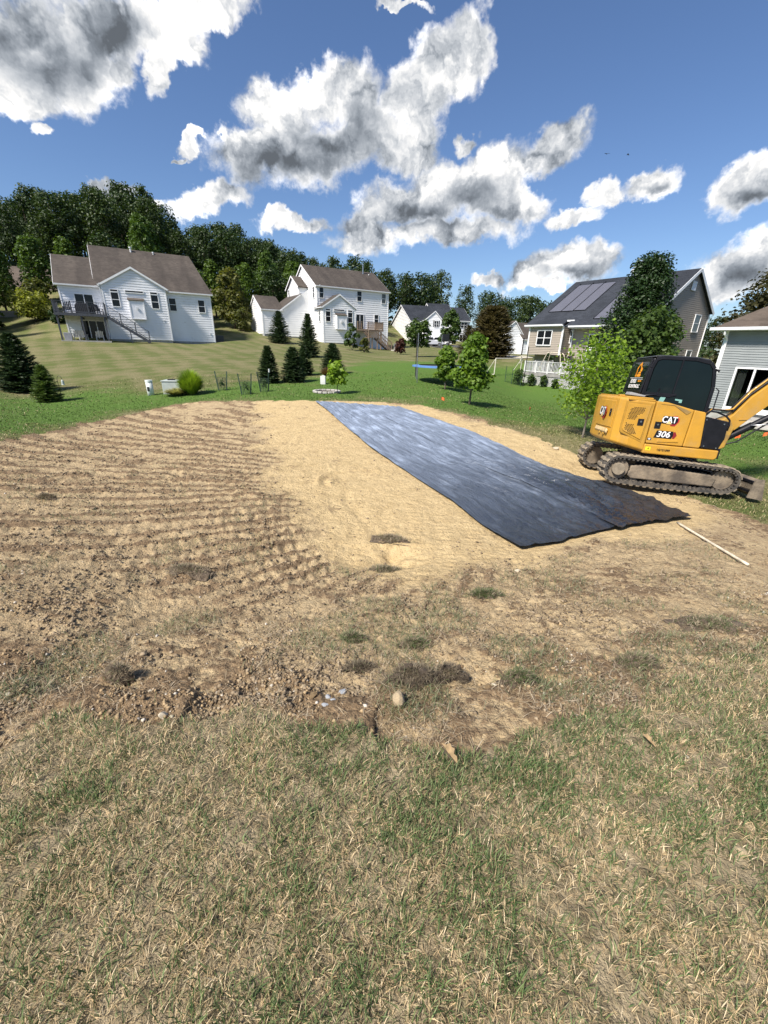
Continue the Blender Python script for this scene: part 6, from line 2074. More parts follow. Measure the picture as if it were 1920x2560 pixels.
# --- black front cover and guard rail
fc = eb(MB().prism([(.335, 1.50), (.42, .885), (.735, .865), (.80, 1.10), (.775, 1.43)], -.915, -.25, 'y'), 'front_cover', M_blk, .02)
for x, z in ((.37, 1.44), (.70, 1.38), (.46, .93), (.69, .91)):
    MB().tube([(x, -.923, z), (x, -.913, z)], .014, 10).build('cover_bolt', M_steel, fc)
eb(MB().tube([(.34, -.90, 1.54), (.38, -.90, 1.60), (.52, -.90, 1.595), (.70, -.90, 1.53), (.78, -.90, 1.46), (.80, -.90, 1.36), (.79, -.90, 1.26)], .017, 10), 'guard_rail', M_blk, smooth=True)
eb(MB().box(.74, .80, -.9, .9, .70, .90), 'front_bumper', M_blk, .01)

# --- swing post, boom, stick, bucket
eb(MB().prism([(.70, .72), (1.0, .68), (1.30, .86), (1.36, 1.28), (1.20, 1.50), (1.05, 1.42), (.98, 1.1), (.80, .95)], -.13, .13, 'y'), 'swing_post', M_yeld, .02)
bm = empty('boom', (0, 0, 0)); bm.parent = EX
low = [(1.22, 1.14), (1.39, 1.24), (1.62, 1.52), (1.89, 1.82), (2.25, 2.22), (2.62, 2.50), (3.15, 2.62), (3.6, 2.56)]
upp = [(1.13, 1.38), (1.28, 1.56), (1.50, 1.93), (1.76, 2.22), (2.10, 2.60), (2.58, 2.86), (3.20, 2.86), (3.62, 2.72)]
m = MB(); vs = []
for (a, b), (c, d) in zip(low, upp):
    vs += [(a, -.11, b), (c, -.11, d), (c, .11, d), (a, .11, b)]
fs = []
for k in range(len(low) - 1):
    a = k * 4; fs += [(a, a + 1, a + 5, a + 4), (a + 1, a + 2, a + 6, a + 5), (a + 2, a + 3, a + 7, a + 6), (a + 3, a, a + 4, a + 7)]
fs += [(0, 3, 2, 1), (28, 29, 30, 31)]
m.add(vs, fs); eb(m, 'boom_beam', M_yel, .012, parent=bm)
eb(MB().bar((1.40, -.114, 1.45), (1.55, -.114, 1.47), .02, .01), 'weld_seam', M_yeld, parent=bm)
pk = [Vector((c, 0, d)) for c, d in upp]
for k, (yy, hh, rr) in enumerate(((-.075, .05, .017), (-.03, .06, .017), (.02, .05, .017), (.07, .055, .017), (-.055, .10, .02))):
    pts = [Vector((.62, yy * 2.2, 1.35)), Vector((.85, yy * 1.5, 1.62)), Vector((1.10, yy, 1.62))] + [p + Vector((-.02, yy, hh)) for p in pk[1:6]]
    eb(MB().tube(pts, rr, 7), 'hydraulic_hose', M_blk if k < 4 else M_yel, smooth=True, parent=bm)
eb(MB().tube([(.98, 0, .80), (1.16, 0, .93), (1.75, 0, 1.36)], .075, 16), 'boom_cylinder', M_blk, parent=bm)
eb(MB().tube([(1.75, 0, 1.36), (2.2, 0, 1.70), (2.42, 0, 2.0)], .062, 14), 'cylinder_barrel', M_blk, parent=bm)
eb(MB().tube([(1.08, -.09, .84), (1.5, -.10, 1.0), (1.8, -.10, 1.28), (2.0, -.08, 1.45)], .016, 7), 'hydraulic_hose', M_blk, smooth=True, parent=bm)
eb(MB().tube([(1.66, -.10, 1.36), (1.95, -.12, 1.40), (2.1, -.1, 1.62)], .012, 7), 'steel_line', M_steel, smooth=True, parent=bm)
eb(MB().prism([(3.48, 2.80), (3.72, 2.86), (3.80, 2.66), (4.02, .95), (3.94, .77), (3.82, .80), (3.46, 2.5)], -.09, .09, 'y'), 'stick', M_yel, .015)
eb(MB().tube([(2.7, 0, 2.98), (3.5, 0, 2.96)], .055, 12), 'stick_cylinder', M_blk)
eb(MB().prism([(3.79, .90), (4.09, .85), (4.14, .50), (3.96, .17), (3.59, .05), (3.42, .28), (3.59, .31), (3.76, .55)], -.3, .3, 'y'), 'bucket', M_mudsteel, .015)

# lettering as real meshes
dg = bpy.context.evaluated_depsgraph_get()
new = []
for o in TEXTS:
    me = bpy.data.meshes.new_from_object(o.evaluated_get(dg)); me.name = o.name
    new.append((o, me, o.data.materials[0]))
for o, me, mt in new:
    nm, pa, ml = o.name, o.parent, o.matrix_local.copy()
    bpy.data.objects.remove(o)
    if not me.materials: me.materials.append(mt)
    q = bpy.data.objects.new(nm, me); COL.objects.link(q); q.parent = pa; q.matrix_local = ml

# ------------------------------------------------------------------ smaller things on the lawns
def label_post(px, py, h, r, name, mat, label, cat, n=12):
    p = gp(px, py)
    o = MB().tube([(0, 0, -.1), (0, 0, h)], r, n).build(name, mat, None, False, .01)
    o.location = p
    return tag(o, label, cat)


M_pale = pmat('pale_green_grey_enamel', (0.40, 0.44, 0.42), .5, .1)
M_stake = pmat('green_stake', (0.03, 0.06, 0.04), .6, .2)
p = gp(378, 988)
r = empty('utility_pedestal', p, 0, 'pale cylindrical utility pedestal left of the utility box', 'pedestal')
MB().tube([(0, 0, -.1), (0, 0, .62)], .15, 16).build('post', M_pvc if False else pmat('pale_grey_post', (.62, .66, .64), .5), r, True)
MB().tube([(0, 0, .62), (0, 0, .70)], .165, 16).build('cap', pmat('pale_grey_post2', (.66, .70, .68), .5), r)
MB().box(-.05, .05, -.165, -.15, .2, .4).build('plate', M_black, r)
p = gp(422, 988)
r = empty('utility_box', p + Vector((0, .6, 0)), .15, 'grey green utility box behind the low variegated grass', 'utility box')
MB().box(-.42, .42, -.35, .35, 0, .60).build('cabinet', M_pale, r, bevel=.03)
MB().box(-.45, .45, -.38, .38, .601, .65).build('lid', M_pale, r, bevel=.02)
MB().box(-.2, .1, -.1, .1, .651, .70).build('lifting_eye', M_black, r)
for i, (px, py, tp, l) in enumerate(((557, 976, 928, 'leftmost of the three caged seedlings with two dark stakes'), (616, 986, 934, 'middle caged seedling nearest the soil'), (662, 979, 930, 'right hand caged seedling with a white tipped stake'))):
    p = gp(px, py); H = height_to(p, tp)
    r = empty('caged_seedling', p, rad(20 * i), l, 'seedling', 'caged seedlings between stakes on the lawn')
    for k, sx in enumerate((-.24, .24)):
        MB().bar((sx * .8, 0, -.1), (sx * 1.25, .03 * i, H), .05, .02).build('stake', M_stake, r)
    m = MB()
    for k in range(14):
        a = 2 * PI * k / 14
        m.tube([(.2 * math.cos(a), .2 * math.sin(a), 0), (.2 * math.cos(a), .2 * math.sin(a), .62)], .004, 4, False)
    for z in np.linspace(.05, .62, 8):
        m.tube([(.2 * math.cos(2 * PI * k / 14), .2 * math.sin(2 * PI * k / 14), z) for k in range(15)], .004, 4, False)
    o = m.build('wire_cage', M_stake, r); o['kind'] = 'stuff'
    rg = np.random.default_rng(i)
    P, N_ = crown_points(rg, [(0, 0, .32, .13, .13, .28)], 90, .9)
    V, F = leaf_geo(P, N_, np.full(len(P), .045), rg); fastmesh('foliage', V, F, LM['mid'], r)
    if i == 2: MB().box(.28, .33, -.02, .02, H - .02, H + .14).build('white_tip', M_white, r)
p = gp(808, 960)
o = MB().prism([(-.14, -.05), (.14, -.05), (.14, .42), (0, .48), (-.14, .42)], -.12, .12, 'y').build('meter_box', pmat('white_box', (.68, .68, .66), .5), None, bevel=.01)
o.location = p; tag(o, 'small white box on a post left of the maple sapling', 'meter box')
# stone ring
p = gp(817, 981)
r = empty('stone_ring', p, 0, 'small ring of edging stones round bare mulch on the lawn', 'stone ring')
MB().tube([(0, 0, -.02), (0, 0, .03)], .56, 20).build('mulch', pmat('mulch', (.06, .04, .03), .95), r)
sm = None
for k in range(16):
    a = 2 * PI * k / 16
    if sm is None:
        o = MB().box(-.105, .105, -.06, .06, 0, .10).build('edging_stone', M_conc, r, bevel=.02); sm = o.data
        bv = o
    else:
        o = bv.copy(); COL.objects.link(o); o.parent = r
    o.location = (.62 * math.cos(a), .62 * math.sin(a), 0); o.rotation_euler = (0, 0, a + PI / 2)
# bird feeder crook
p = gp(157, 1003)
r = empty('bird_feeder', p, 0, 'thin shepherd crook with a small hanging feeder', 'bird feeder')
MB().tube([(0, 0, -.2), (0, 0, .95), (.04, 0, 1.05), (.12, 0, 1.10), (.20, 0, 1.05), (.22, 0, .95)], .009, 6).build('crook', M_black, r, True)
MB().tube([(.22, 0, .72), (.22, 0, .74), (.22, 0, .88), (.22, 0, .93)], [.07, .06, .05, .02], 10).build('feeder', M_pale, r)
# marker flags
M_flag = pmat('orange_flag', (0.85, 0.16, 0.04), .6, .1)
for i, (px, py, l) in enumerate(((1101, 1008, 'orange marker flag nearest the far end of the sheeting'), (1321, 1033, 'orange marker flag midway along the right lawn'), (1846, 1107, 'orange marker flag behind the excavator cylinder'), (1914, 1100, 'orange marker flag at the right edge of the picture'))):
    p = gp(px, py + 4)
    r = empty('marker_flag', p, i, l, 'flag', 'orange marker flags in the lawn')
    MB().tube([(0, 0, -.1), (.02, 0, .32)], .004, 5).build('wire', M_steel, r)
    m = MB(); nx = 5
    vs = []; 
    for a in range(nx + 1):
        x = .02 + .13 * a / nx; y = .015 * math.sin(a * 1.3)
        vs += [(x, y, .32 - .01 * a), (x, y, .21 - .012 * a)]
    m.add(vs, [(2 * a, 2 * a + 1, 2 * a + 3, 2 * a + 2) for a in range(nx)]); m.build('flag', M_flag, r)

# trampoline
p = gp(1104, 958)
r = empty('trampoline', p, .3, 'round trampoline with blue pad behind the young tree', 'trampoline')
TH, TR = .95, 1.75
ring = [(TR * math.cos(2 * PI * k / 28), TR * math.sin(2 * PI * k / 28), TH) for k in range(29)]
MB().tube(ring, .03, 6, False).build('frame', M_steel, r)
vs = []
for k in range(28):
    a = 2 * PI * k / 28
    vs += [((TR + .06) * math.cos(a), (TR + .06) * math.sin(a), TH + .03), ((TR - .3) * math.cos(a), (TR - .3) * math.sin(a), TH + .055)]
m = MB(); m.add(vs, [(2 * k, (2 * k + 2) % 56, (2 * k + 3) % 56, 2 * k + 1) for k in range(28)])
m.add([(v[0], v[1], v[2] - .05) for v in vs], [(2 * k, (2 * k + 2) % 56, (2 * k + 3) % 56, 2 * k + 1) for k in range(28)])
m.add([(v[0], v[1], v[2]) for v in vs[::2]] + [(v[0], v[1], v[2] - .07) for v in vs[::2]], [(k, (k + 1) % 28, (k + 1) % 28 + 28, k + 28) for k in range(28)])
m.build('pad', pmat('blue_pad', (.10, .22, .50), .5), r)
MB().tube([(0, 0, TH), (0, 0, TH + .015)], TR - .28, 28).build('mat', M_black, r)
for k in range(6):
    a = 2 * PI * k / 6 + .2; x, y = TR * math.cos(a), TR * math.sin(a)
    MB().tube([(x, y, 0), (x, y, TH)], .025, 6).build('leg', M_steel, r)
    MB().tube([(x * 1.03, y * 1.03, .3), (x * 1.03, y * 1.03, TH + 1.75)], .022, 6).build('net_pole', M_steel if k % 2 else M_black, r)
MB().box(-.9, -.55, -1.75, -1.65, 2.3, 2.65).build('hoop_board', M_black, r)

# soccer goals
def goal(pl, pr, top, label, name='soccer_goal', dpt=.9):
    a, b = gp(*pl), gp(*pr)
    H = height_to(a, top)
    mid = (a + b) / 2; r = empty(name, mid, math.atan2(b.y - a.y, b.x - a.x), label, 'goal')
    L = (b - a).length / 2
    M_goal = pmat('cream_goal_frame', (.62, .58, .48), .5, .1)
    for s in (-1, 1):
        MB().tube([(s * L, 0, 0), (s * L, 0, H), ], .04, 8).build('goal_post', M_goal, r)
        MB().tube([(s * L, 0, H), (s * L, dpt, 0)], .03, 8).build('stay', M_goal, r)
        MB().tube([(s * L, 0, 0), (s * L, dpt, 0)], .03, 8).build('ground_bar', M_goal, r)
    MB().tube([(-L, 0, H), (L, 0, H)], .04, 8).build('crossbar', M_goal, r)
    MB().tube([(-L, dpt, 0), (L, dpt, 0)], .03, 8).build('ground_bar', M_goal, r)
    return r


goal((1235, 938), (1300, 932), 898, 'cream soccer goal on the grass left of the white railed deck')
goal((1300, 908), (1330, 914), 888, 'far cream goal frame on the strip beyond')
# metal arch frame on the deck
p = F5.w(3.4, -2.0, -.40)
r = empty('swing_frame', p, F5.yaw, 'cream metal frame standing behind the white railing', 'frame')
for y in (-.5, .5):
    MB().tube([(0, y, 0), (.45, y * .5, 1.50), (.6, y * .4, 1.62)], .03, 8).build('leg', M_pvc, r, True)
    MB().tube([(2.2, y, 0), (1.75, y * .5, 1.45), (1.6, y * .4, 1.57)], .03, 8).build('leg', M_pvc, r, True)
MB().tube([(.6, 0, 1.62), (1.6, 0, 1.57)], .035, 8).build('crossbar', M_pvc, r)

# tall dark net poles and low mesh fence
for i, (px, py, tp, l) in enumerate(((1307, 965, 866, 'tall black pole at the left corner of the white railed deck'), (1303, 893, 845, 'thin dark pole in front of the far white gable'), (1437, 945, 872, 'black umbrella pole standing on the deck'))):
    p = gp(px, py) if i != 2 else Vector(F5.w(7.6, -2.8, -.4))
    H = height_to(p, tp)
    r = MB().tube([(0, 0, -.1), (.02, 0, H)], .035 if i != 1 else .06, 8).build('pole', M_black, None)
    r.location = p; tag(r, l, 'pole')
ps = [gp(1262, 954), gp(1278, 960), gp(1300, 966)]
for i, (p, l) in enumerate(zip(ps, ('leftmost green stake of the low mesh fence', 'middle green stake of the low mesh fence', 'right stake of the low mesh fence by the deck'))):
    o = MB().box(-.02, .02, -.02, .02, -.1, 1.25).build('fence_stake', M_stake, None); o.location = p; tag(o, l, 'stake', 'stakes of the low mesh fence')
m = MB()
for a, b in zip(ps, ps[1:]):
    for k in range(15):
        q = a.lerp(b, k / 14); m.tube([q + Vector((0, 0, .02)), q + Vector((0, 0, .85))], .003, 3, False)
    for z in np.linspace(.05, .85, 12): m.tube([a + Vector((0, 0, z)), b + Vector((0, 0, z))], .003, 3, False)
o = m.build('mesh_fence', M_stake, None); tag(o, 'thin green mesh strung between the stakes left of the deck', 'fence')

# bending person on the deck
def skin_body(parent, verts, edges, radii, mat, name, sub=2):
    me = bpy.data.meshes.new(name); me.from_pydata(verts, edges, []); me.materials.append(mat)
    o = bpy.data.objects.new(name, me); COL.objects.link(o); o.parent = parent
    s = o.modifiers.new('skin', 'SKIN'); s.use_smooth_shade = True
    for v, rr in zip(me.skin_vertices[0].data, radii): v.radius = (rr, rr)
    me.skin_vertices[0].data[0].use_root = True
    d = o.modifiers.new('subdivision', 'SUBSURF'); d.levels = sub; d.render_levels = sub
    return o


pp_ = Vector(F5.w(6.95, -3.2, -.40))
r = empty('person', pp_, F5.yaw + rad(180), 'person in dark sweater leaning over beside the white deck railing', 'person')
M_sk = pmat('skin', (.45, .27, .19), .6, .05); M_swt = pmat('dark_sweater', (.035, .025, .03), .9, .2); M_jn = pmat('dark_trousers', (.03, .035, .05), .9, .2)
skin_body(r, [(0, 0, .95), (0, 0, 1.02), (.12, 0, 1.20), (.30, 0, 1.36), (.36, 0, 1.42), (.30, .19, 1.34), (.40, .23, 1.10), (.55, .16, .95), (.30, -.19, 1.34), (.42, -.23, 1.10), (.56, -.16, .97)],
          [(0, 1), (1, 2), (2, 3), (3, 4), (3, 5), (5, 6), (6, 7), (3, 8), (8, 9), (9, 10)], [.14, .15, .15, .15, .07, .075, .055, .042, .075, .055, .042], M_swt, 'sweater')
skin_body(r, [(0, 0, .98), (0, .10, .90), (.05, .12, .50), (0, .12, .08), (.13, .12, .04), (0, -.10, .90), (.03, -.12, .50), (-.02, -.12, .08), (.11, -.12, .04)],
          [(0, 1), (1, 2), (2, 3), (3, 4), (0, 5), (5, 6), (6, 7), (7, 8)], [.13, .10, .07, .05, .045, .10, .07, .05, .045], M_jn, 'trousers')
skin_body(r, [(.36, 0, 1.42), (.40, 0, 1.48), (.46, 0, 1.55), (.50, 0, 1.62)], [(0, 1), (1, 2), (2, 3)], [.055, .06, .095, .085], M_sk, 'head')
skin_body(r, [(.42, 0, 1.57), (.45, 0, 1.64), (.50, 0, 1.67)], [(0, 1), (1, 2)], [.085, .09, .075], pmat('white_hair', (.7, .68, .64), .8), 'hair')
for s in (-1, 1):
    skin_body(r, [(.55, .16 * s, .95), (.60, .15 * s, .90), (.64, .14 * s, .85)], [(0, 1), (1, 2)], [.035, .04, .025], M_sk, 'hand', 1)
# pale barbecue cabinet by the person
p = F5.w(7.7, -2.2, -.4)
o = MB().box(-.35, .35, -.3, .3, 0, 1.25).build('deck_cabinet', M_pale, None, bevel=.02); o.location = p; o.rotation_euler = (0, 0, F5.yaw); tag(o, 'pale cabinet against the taupe wall beside the leaning person', 'cabinet')

# vehicles on the far driveway
dv = gpoly([(1040, 866), (1180, 876), (1150, 860), (1075, 856)])
def car(px, py, t, rz, label, mat, name, truck=True, L=5.4, H=1.85, W=1.95):
    p = Vector(at(px, py, t)); p.z = g1(p.x, p.y)
    r = empty(name, p, rz, label, 'pickup truck' if truck else 'car')
    if truck: pr = [(-L / 2, .55), (-L / 2, 1.15), (-.6, 1.18), (-.55, 1.30), (-.35, H), (1.05, H), (1.5, 1.25), (2.55, 1.12), (L / 2, .95), (L / 2, .5), (2.3, .42), (-2.4, .42)]
    else: pr = [(-L / 2, .5), (-L / 2, .95), (-2.2, 1.15), (-1.6, H), (.5, H), (1.3, 1.1), (2.3, .95), (L / 2, .8), (L / 2, .4), (2.0, .35), (-2.1, .35)]
    body = MB().prism(pr, -W / 2, W / 2, 'y').build('body', mat, r, bevel=.09, seg=3)
    gl = [(-.42, 1.30), (-.28, H - .1), (1.0, H - .1), (1.35, 1.30)] if truck else [(-2.0, 1.12), (-1.5, H - .1), (.45, H - .1), (1.1, 1.12)]
    for s in (-1, 1):
        MB().prism(gl, s * (W / 2 - .01), s * (W / 2 + .012), 'y').build('side_glass', M_glass, r)
    for x in (-L * .32, L * .33):
        for s in (-1, 1):
            w_ = MB().tube([(x, s * (W / 2 - .24), .40), (x, s * (W / 2 + .02), .40)], .40, 20).build('wheel', M_rub, r)
            MB().tube([(x, s * (W / 2 + .0), .40), (x, s * (W / 2 + .03), .40)], .24, 14).build('rim', M_steel, w_)
    for s in (-.8, .8):
        MB().box(-L / 2 - .03, -L / 2 + .02, s - .09, s + .09, .75, 1.1).build('tail_light', M_redl, r)
        MB().box(L / 2 - .04, L / 2 + .02, s - .12, s + .12, .7, .85).build('headlight', M_wht, r)
    return r


car(1078, 862, 84, rad(172), 'silver pickup parked nearest on the far driveway', pmat('silver_paint', (.45, .46, .50), .35, .05, coat=.5), 'parked_truck')
car(1098, 860, 89, rad(175), 'white pickup parked behind the silver one', pmat('white_paint', (.75, .75, .75), .35, .03, coat=.5), 'parked_truck')
# thin road strip and far driveway
def strip(name, pts, w, mat, label):
    P = [gp(*q) for q in pts]; m = MB(); vs = []
    Q = []
    for a, b in zip(P, P[1:]):
        for k in range(12): Q.append(a.lerp(b, k / 12))
    Q.append(P[-1])
    for i, q in enumerate(Q):
        d = (Q[min(i + 1, len(Q) - 1)] - Q[max(i - 1, 0)]); nn = Vector((-d.y, d.x, 0)).normalized() * w / 2
        for s in (-1, 1):
            e = q + nn * s; vs.append((e.x, e.y, s1(e.x, e.y) + .06))
    m.add(vs, [(2 * i, 2 * i + 2, 2 * i + 3, 2 * i + 1) for i in range(len(Q) - 1)])
    o = m.build(name, mat, None); o['kind'] = 'structure'; o['label'] = label


strip('footpath', [(1225, 887), (1262, 890), (1300, 894), (1320, 896)], 1.5, pmat('pale_path', (.50, .46, .38), .9), 'pale footpath beyond the lawn')
strip('driveway', [(1060, 865), (1100, 866), (1150, 868)], 5.0, pmat('asphalt', (.06, .06, .06), .9), 'dark driveway before the far house')
# rocks behind the far left lawn, timber edging and playset
p = Vector(at(4, 806, 60)); p.z = g1(p.x, p.y)
r = empty('play_frame', p, .4, 'dark wooden play frame at the far left edge', 'play frame')
for x in (-1.2, 1.2):
    for y in (-.8, .8): MB().bar((x, y, -.2), (x * .9, y * .3, 2.3), .14).build('leg', M_wood, r)
MB().bar((-1.2, 0, 2.3), (1.2, 0, 2.3), .14).build('top_beam', M_wood, r)
p = Vector(at(55, 808, 56)); p.z = g1(p.x, p.y)
o = MB().box(-2.6, 2.6, -.15, .15, -.3, .55).build('retaining_wall', pmat('pale_block', (.36, .34, .30), .9), None); o.location = p; o.rotation_euler = (0, 0, .1); tag(o, 'low pale retaining wall below the wood at far left', 'wall')
# grey bench and pale stone pad at the foot of the wooden stairs
p = Vector(F2.w(10.8, -4.6, -.8)); p.z = g1(p.x, p.y)
r = empty('garden_bench', p, F2.yaw, 'grey wooden bench beside the dark red bush', 'bench')
MB().box(-.7, .7, -.2, .2, .42, .48).build('seat', M_woodg, r); MB().box(-.7, .7, .18, .24, .55, .95).build('backrest', M_woodg, r)
for s in (-.6, .6): MB().box(s - .05, s + .05, -.18, .2, 0, .419).build('leg', M_woodg, r)
p = Vector(F2.w(10.3, -5.3, -.8)); p.z = s1(p.x, p.y)
o = MB().box(-.9, .9, -.5, .5, -.2, .12).build('stone_step', M_conc, None, bevel=.03); o.location = p; o.rotation_euler = (0, 0, F2.yaw); tag(o, 'pale stone step at the bottom of the wooden stairs', 'step')

# ------------------------------------------------------------------ stones and clods
def rock_mesh(rg, s=1.0, flat=.7):
    bm_ = bmesh.new(); bmesh.ops.create_icosphere(bm_, subdivisions=2, radius=1)
    ax = rg.normal(size=(7, 3)); ax /= np.linalg.norm(ax, axis=1, keepdims=True)
    cut = rg.uniform(.55, .95, 7)
    for v in bm_.verts:
        c = np.array(v.co)
        for a, k in zip(ax, cut):
            d = c @ a
            if d > k: c = c - a * (d - k) * .9
        c = c * (1 + rg.normal() * .03)
        v.co = (c[0], c[1] * .8, c[2] * flat)
    me = bpy.data.meshes.new('stone'); bm_.to_mesh(me); bm_.free()
    return me


M_stone = {'tan': pmat('tan_stone', (.46, .36, .22), .85, .2, 12, bump=.5), 'grey': pmat('blue_grey_stone', (.36, .38, .40), .8, .3, 30, bump=.4), 'clod': pmat('ochre_clod', (.34, .235, .12), .95, .3, 14, bump=.8), 'pale': pmat('pale_stone', (.50, .44, .33), .85, .2, 10, bump=.4)}
rgs = np.random.default_rng(77)
ST = [(994, 1757, 38, 'tan', 'largest tan stone standing upright on the torn bank', .95), (857, 1722, 20, 'grey', 'blue grey stone uppermost in the group of four', .6), (820, 1733, 15, 'grey', 'small grey stone in the middle of the group of four', .6), (832, 1745, 16, 'grey', 'grey stone just below the small middle one', .6), (812, 1762, 17, 'grey', 'lowest grey stone of the group of four', .55),
      (409, 1796, 22, 'pale', 'round pale stone in the grass at lower left', .7), (430, 1797, 10, 'pale', 'small pale stone touching the round pale one', .6), (784, 1738, 22, 'clod', 'yellowish clod left of the grey stones', .7), (1205, 1713, 18, 'clod', 'ochre clod right of the torn turf', .8), (1222, 1708, 17, 'clod', 'larger ochre clod beside its neighbour right of the turf', .8), (1237, 1705, 13, 'pale', 'pale stone at the end of the ochre clods', .7),
      (1295, 1420, 15, 'pale', 'pale stone just below the near corner of the sheeting', .6), (1805, 1487, 15, 'tan', 'tan stone lying right in the brown soil', .6), (1162, 1668, 11, 'pale', 'small pale stone above the ochre clods', .6), (758, 1712, 13, 'tan', 'small tan stone left on the bank', .6), (1410, 1715, 22, 'clod', 'flat ochre lump on the right part of the bank', .45), (1292, 1752, 14, 'clod', 'clod at the right end of the bank', .7), (1065, 1712, 22, 'clod', 'brown lump under the torn turf', .6), (1025, 1765, 12, 'clod', 'clod close right of the largest stone', .7),
      (1850, 2130, 30, 'tan', 'tan lump half hidden in the grass at the right edge', .55), (376, 1726, 12, 'pale', 'pale stone in the bare patch at left', .6), (20, 1735, 14, 'pale', 'pale stone at the far left of the bank', .6), (1565, 1235, 14, 'clod', 'clod in front of the excavator track', .6), (1390, 1120, 14, 'pale', 'pale stone in the soil left of the maple', .5), (1718, 1890, 11, 'pale', 'pale chip in the grass at right', .4)]
for px, py, wpx, kind, lab, fl in ST:
    p = gp(px, py)
    d = -(CM.T @ (np.array(p) - np.array([0, 0, CAM_H])))[2]
    s = wpx * d / CAM_F / 1.75
    me = rock_mesh(rgs, 1, fl * rgs.uniform(.8, 1.1)); me.materials.append(M_stone[kind])
    o = bpy.data.objects.new('stone' if kind != 'clod' else 'soil_clod', me); COL.objects.link(o)
    o.location = (p.x, p.y, s1(p.x, p.y) + s * fl * .45); o.scale = (s, s, s * (1.35 if wpx == 38 else 1)); o.rotation_euler = (rgs.uniform(-.3, .3), rgs.uniform(-.3, .3), rgs.uniform(0, 6))
    tag(o, lab, 'stone' if kind != 'clod' else 'clod', 'stones and clods lying on the soil')
# dead leaf in the grass
for px, py, s, l in ((1120, 1905, .055, 'large dry curled leaf lying on the foreground grass'), (1615, 1870, .04, 'dry folded leaf at right of the foreground grass')):
    p = gp(px, py); prof = [(0, -1), (.35, -.6), (.3, -.3), (.6, -.1), (.5, .2), (.62, .45), (.3, .6), (.1, 1), (-.2, .7), (-.5, .55), (-.42, .2), (-.6, -.1), (-.32, -.4), (-.3, -.7)]
    m = MB(); m.add([(x * s, y * s, abs(x) * s * .5) for x, y in prof] + [(0, 0, 0)], [(i, (i + 1) % 14, 14) for i in range(14)])
    o = m.build('dry_leaf', pmat('dry_leaf', (.38, .26, .13), .8, .3, 40), None); o.location = (p.x, p.y, s1(p.x, p.y) + .05); o.rotation_euler = (.5, .2, 1); tag(o, l, 'leaf')

# gravel and crumbs, uncountable
def scatter_soil(n, seed, ymax, xspan=1.25):
    rg = np.random.default_rng(seed)
    t = rg.random(n)
    Y = 0.9 * (ymax / 0.9) ** t
    X = rg.uniform(-1, 1, n) * (Y * xspan + .4)
    ms, mp, mg, sd, pd = masks(X, Y)
    return X, Y, ms, mp, sd, rg


def crumbs(X, Y, s, rg, name, mat, label):
    n = len(X); Z = surf(X, Y)
    octa = np.array([(1, 0, 0), (0, 1, 0), (-1, 0, 0), (0, -1, 0), (0, 0, .8), (0, 0, -.6)], float)
    V = octa[None] * (1 + rg.normal(size=(n, 6, 3)) * .3)
    a = rg.random(n) * 6.28; ca, sa = np.cos(a), np.sin(a)
    V = np.stack([V[..., 0] * ca[:, None] - V[..., 1] * sa[:, None], V[..., 0] * sa[:, None] + V[..., 1] * ca[:, None], V[..., 2] * .8], -1) * s[:, None, None]
    V = V + np.stack([X, Y, Z + s * .25], -1)[:, None]
    f = np.array([(0, 1, 4), (1, 2, 4), (2, 3, 4), (3, 0, 4), (1, 0, 5), (2, 1, 5), (3, 2, 5), (0, 3, 5)])
    F = (np.arange(n)[:, None, None] * 6 + f[None]).reshape(-1, 3)
    o = fastmesh(name, V.reshape(-1, 3), [F], mat); tag(o, label, None, None, 'stuff')


def clodmat():
    m = bpy.data.materials.new('brown_clods'); m.use_nodes = True; N = NT(m.node_tree)
    b = m.node_tree.nodes['Principled BSDF']; g = N.new('ShaderNodeNewGeometry').outputs['Random Per Island']
    pl = N.new('ShaderNodeAttribute', attribute_name='pale').outputs['Fac']
    N.put(b.inputs['Base Color'], N.mix(g, (.13, .098, .066), (.34, .265, .175))); b.inputs['Roughness'].default_value = .95; b.inputs['Specular IOR Level'].default_value = .1
    return m


rgc = np.random.default_rng(88)
N3 = 150000
t = rgc.random(N3); Y = 1.6 * (16 / 1.6) ** t; X = rgc.uniform(-1, 1, N3) * (Y * 1.1 + .5)
ms, mp, mg, sd, pd = masks(X, Y)
rel, row, zone, bank = relief(X, Y, ms, mp, sd, pd)
cl = fbm(X * 2.0, Y * 2.0, 4, 401)
pr = .7 * np.clip((cl - .44) * 5, .04, 1) * (1 - mp * .90) + zone * np.clip(row, 0, 1) * .5
k = (ms > .6) & (rgc.random(N3) < pr)
X, Y = X[k][:26000], Y[k][:26000]
s = (.003 + .013 * rgc.random(len(X)) ** 3.0) * (1 + .10 * Y)
crumbs(X, Y, s, rgc, 'soil_clods', clodmat(), 'brown clods strewn over the scraped soil')
X, Y, ms, mp, sd, rg = scatter_soil(60000, 3, 9.0)
dens = np.clip(np.exp(-((sd - .35) / .45) ** 2) * (fbm(X * 1.6, Y * 1.6, 3, 7) > .47) + .10 * (fbm(X * 2.5, Y * 2.5, 3, 17) > .52), 0, 1) * (1 - mp * .8)
k = (ms > .6) & (rg.random(len(X)) < dens)
X, Y = X[k][:11000], Y[k][:11000]; n = len(X)
Z = surf(X, Y)
s = 0.0035 + 0.012 * rg.random(n) ** 3.2; s = s * (1 + .06 * Y)
octa = np.array([(1, 0, 0), (0, 1, 0), (-1, 0, 0), (0, -1, 0), (0, 0, .8), (0, 0, -.6)], float)
V = octa[None] * (1 + rg.normal(size=(n, 6, 3)) * .25)
a = rg.random(n) * 6.28; ca, sa = np.cos(a), np.sin(a)
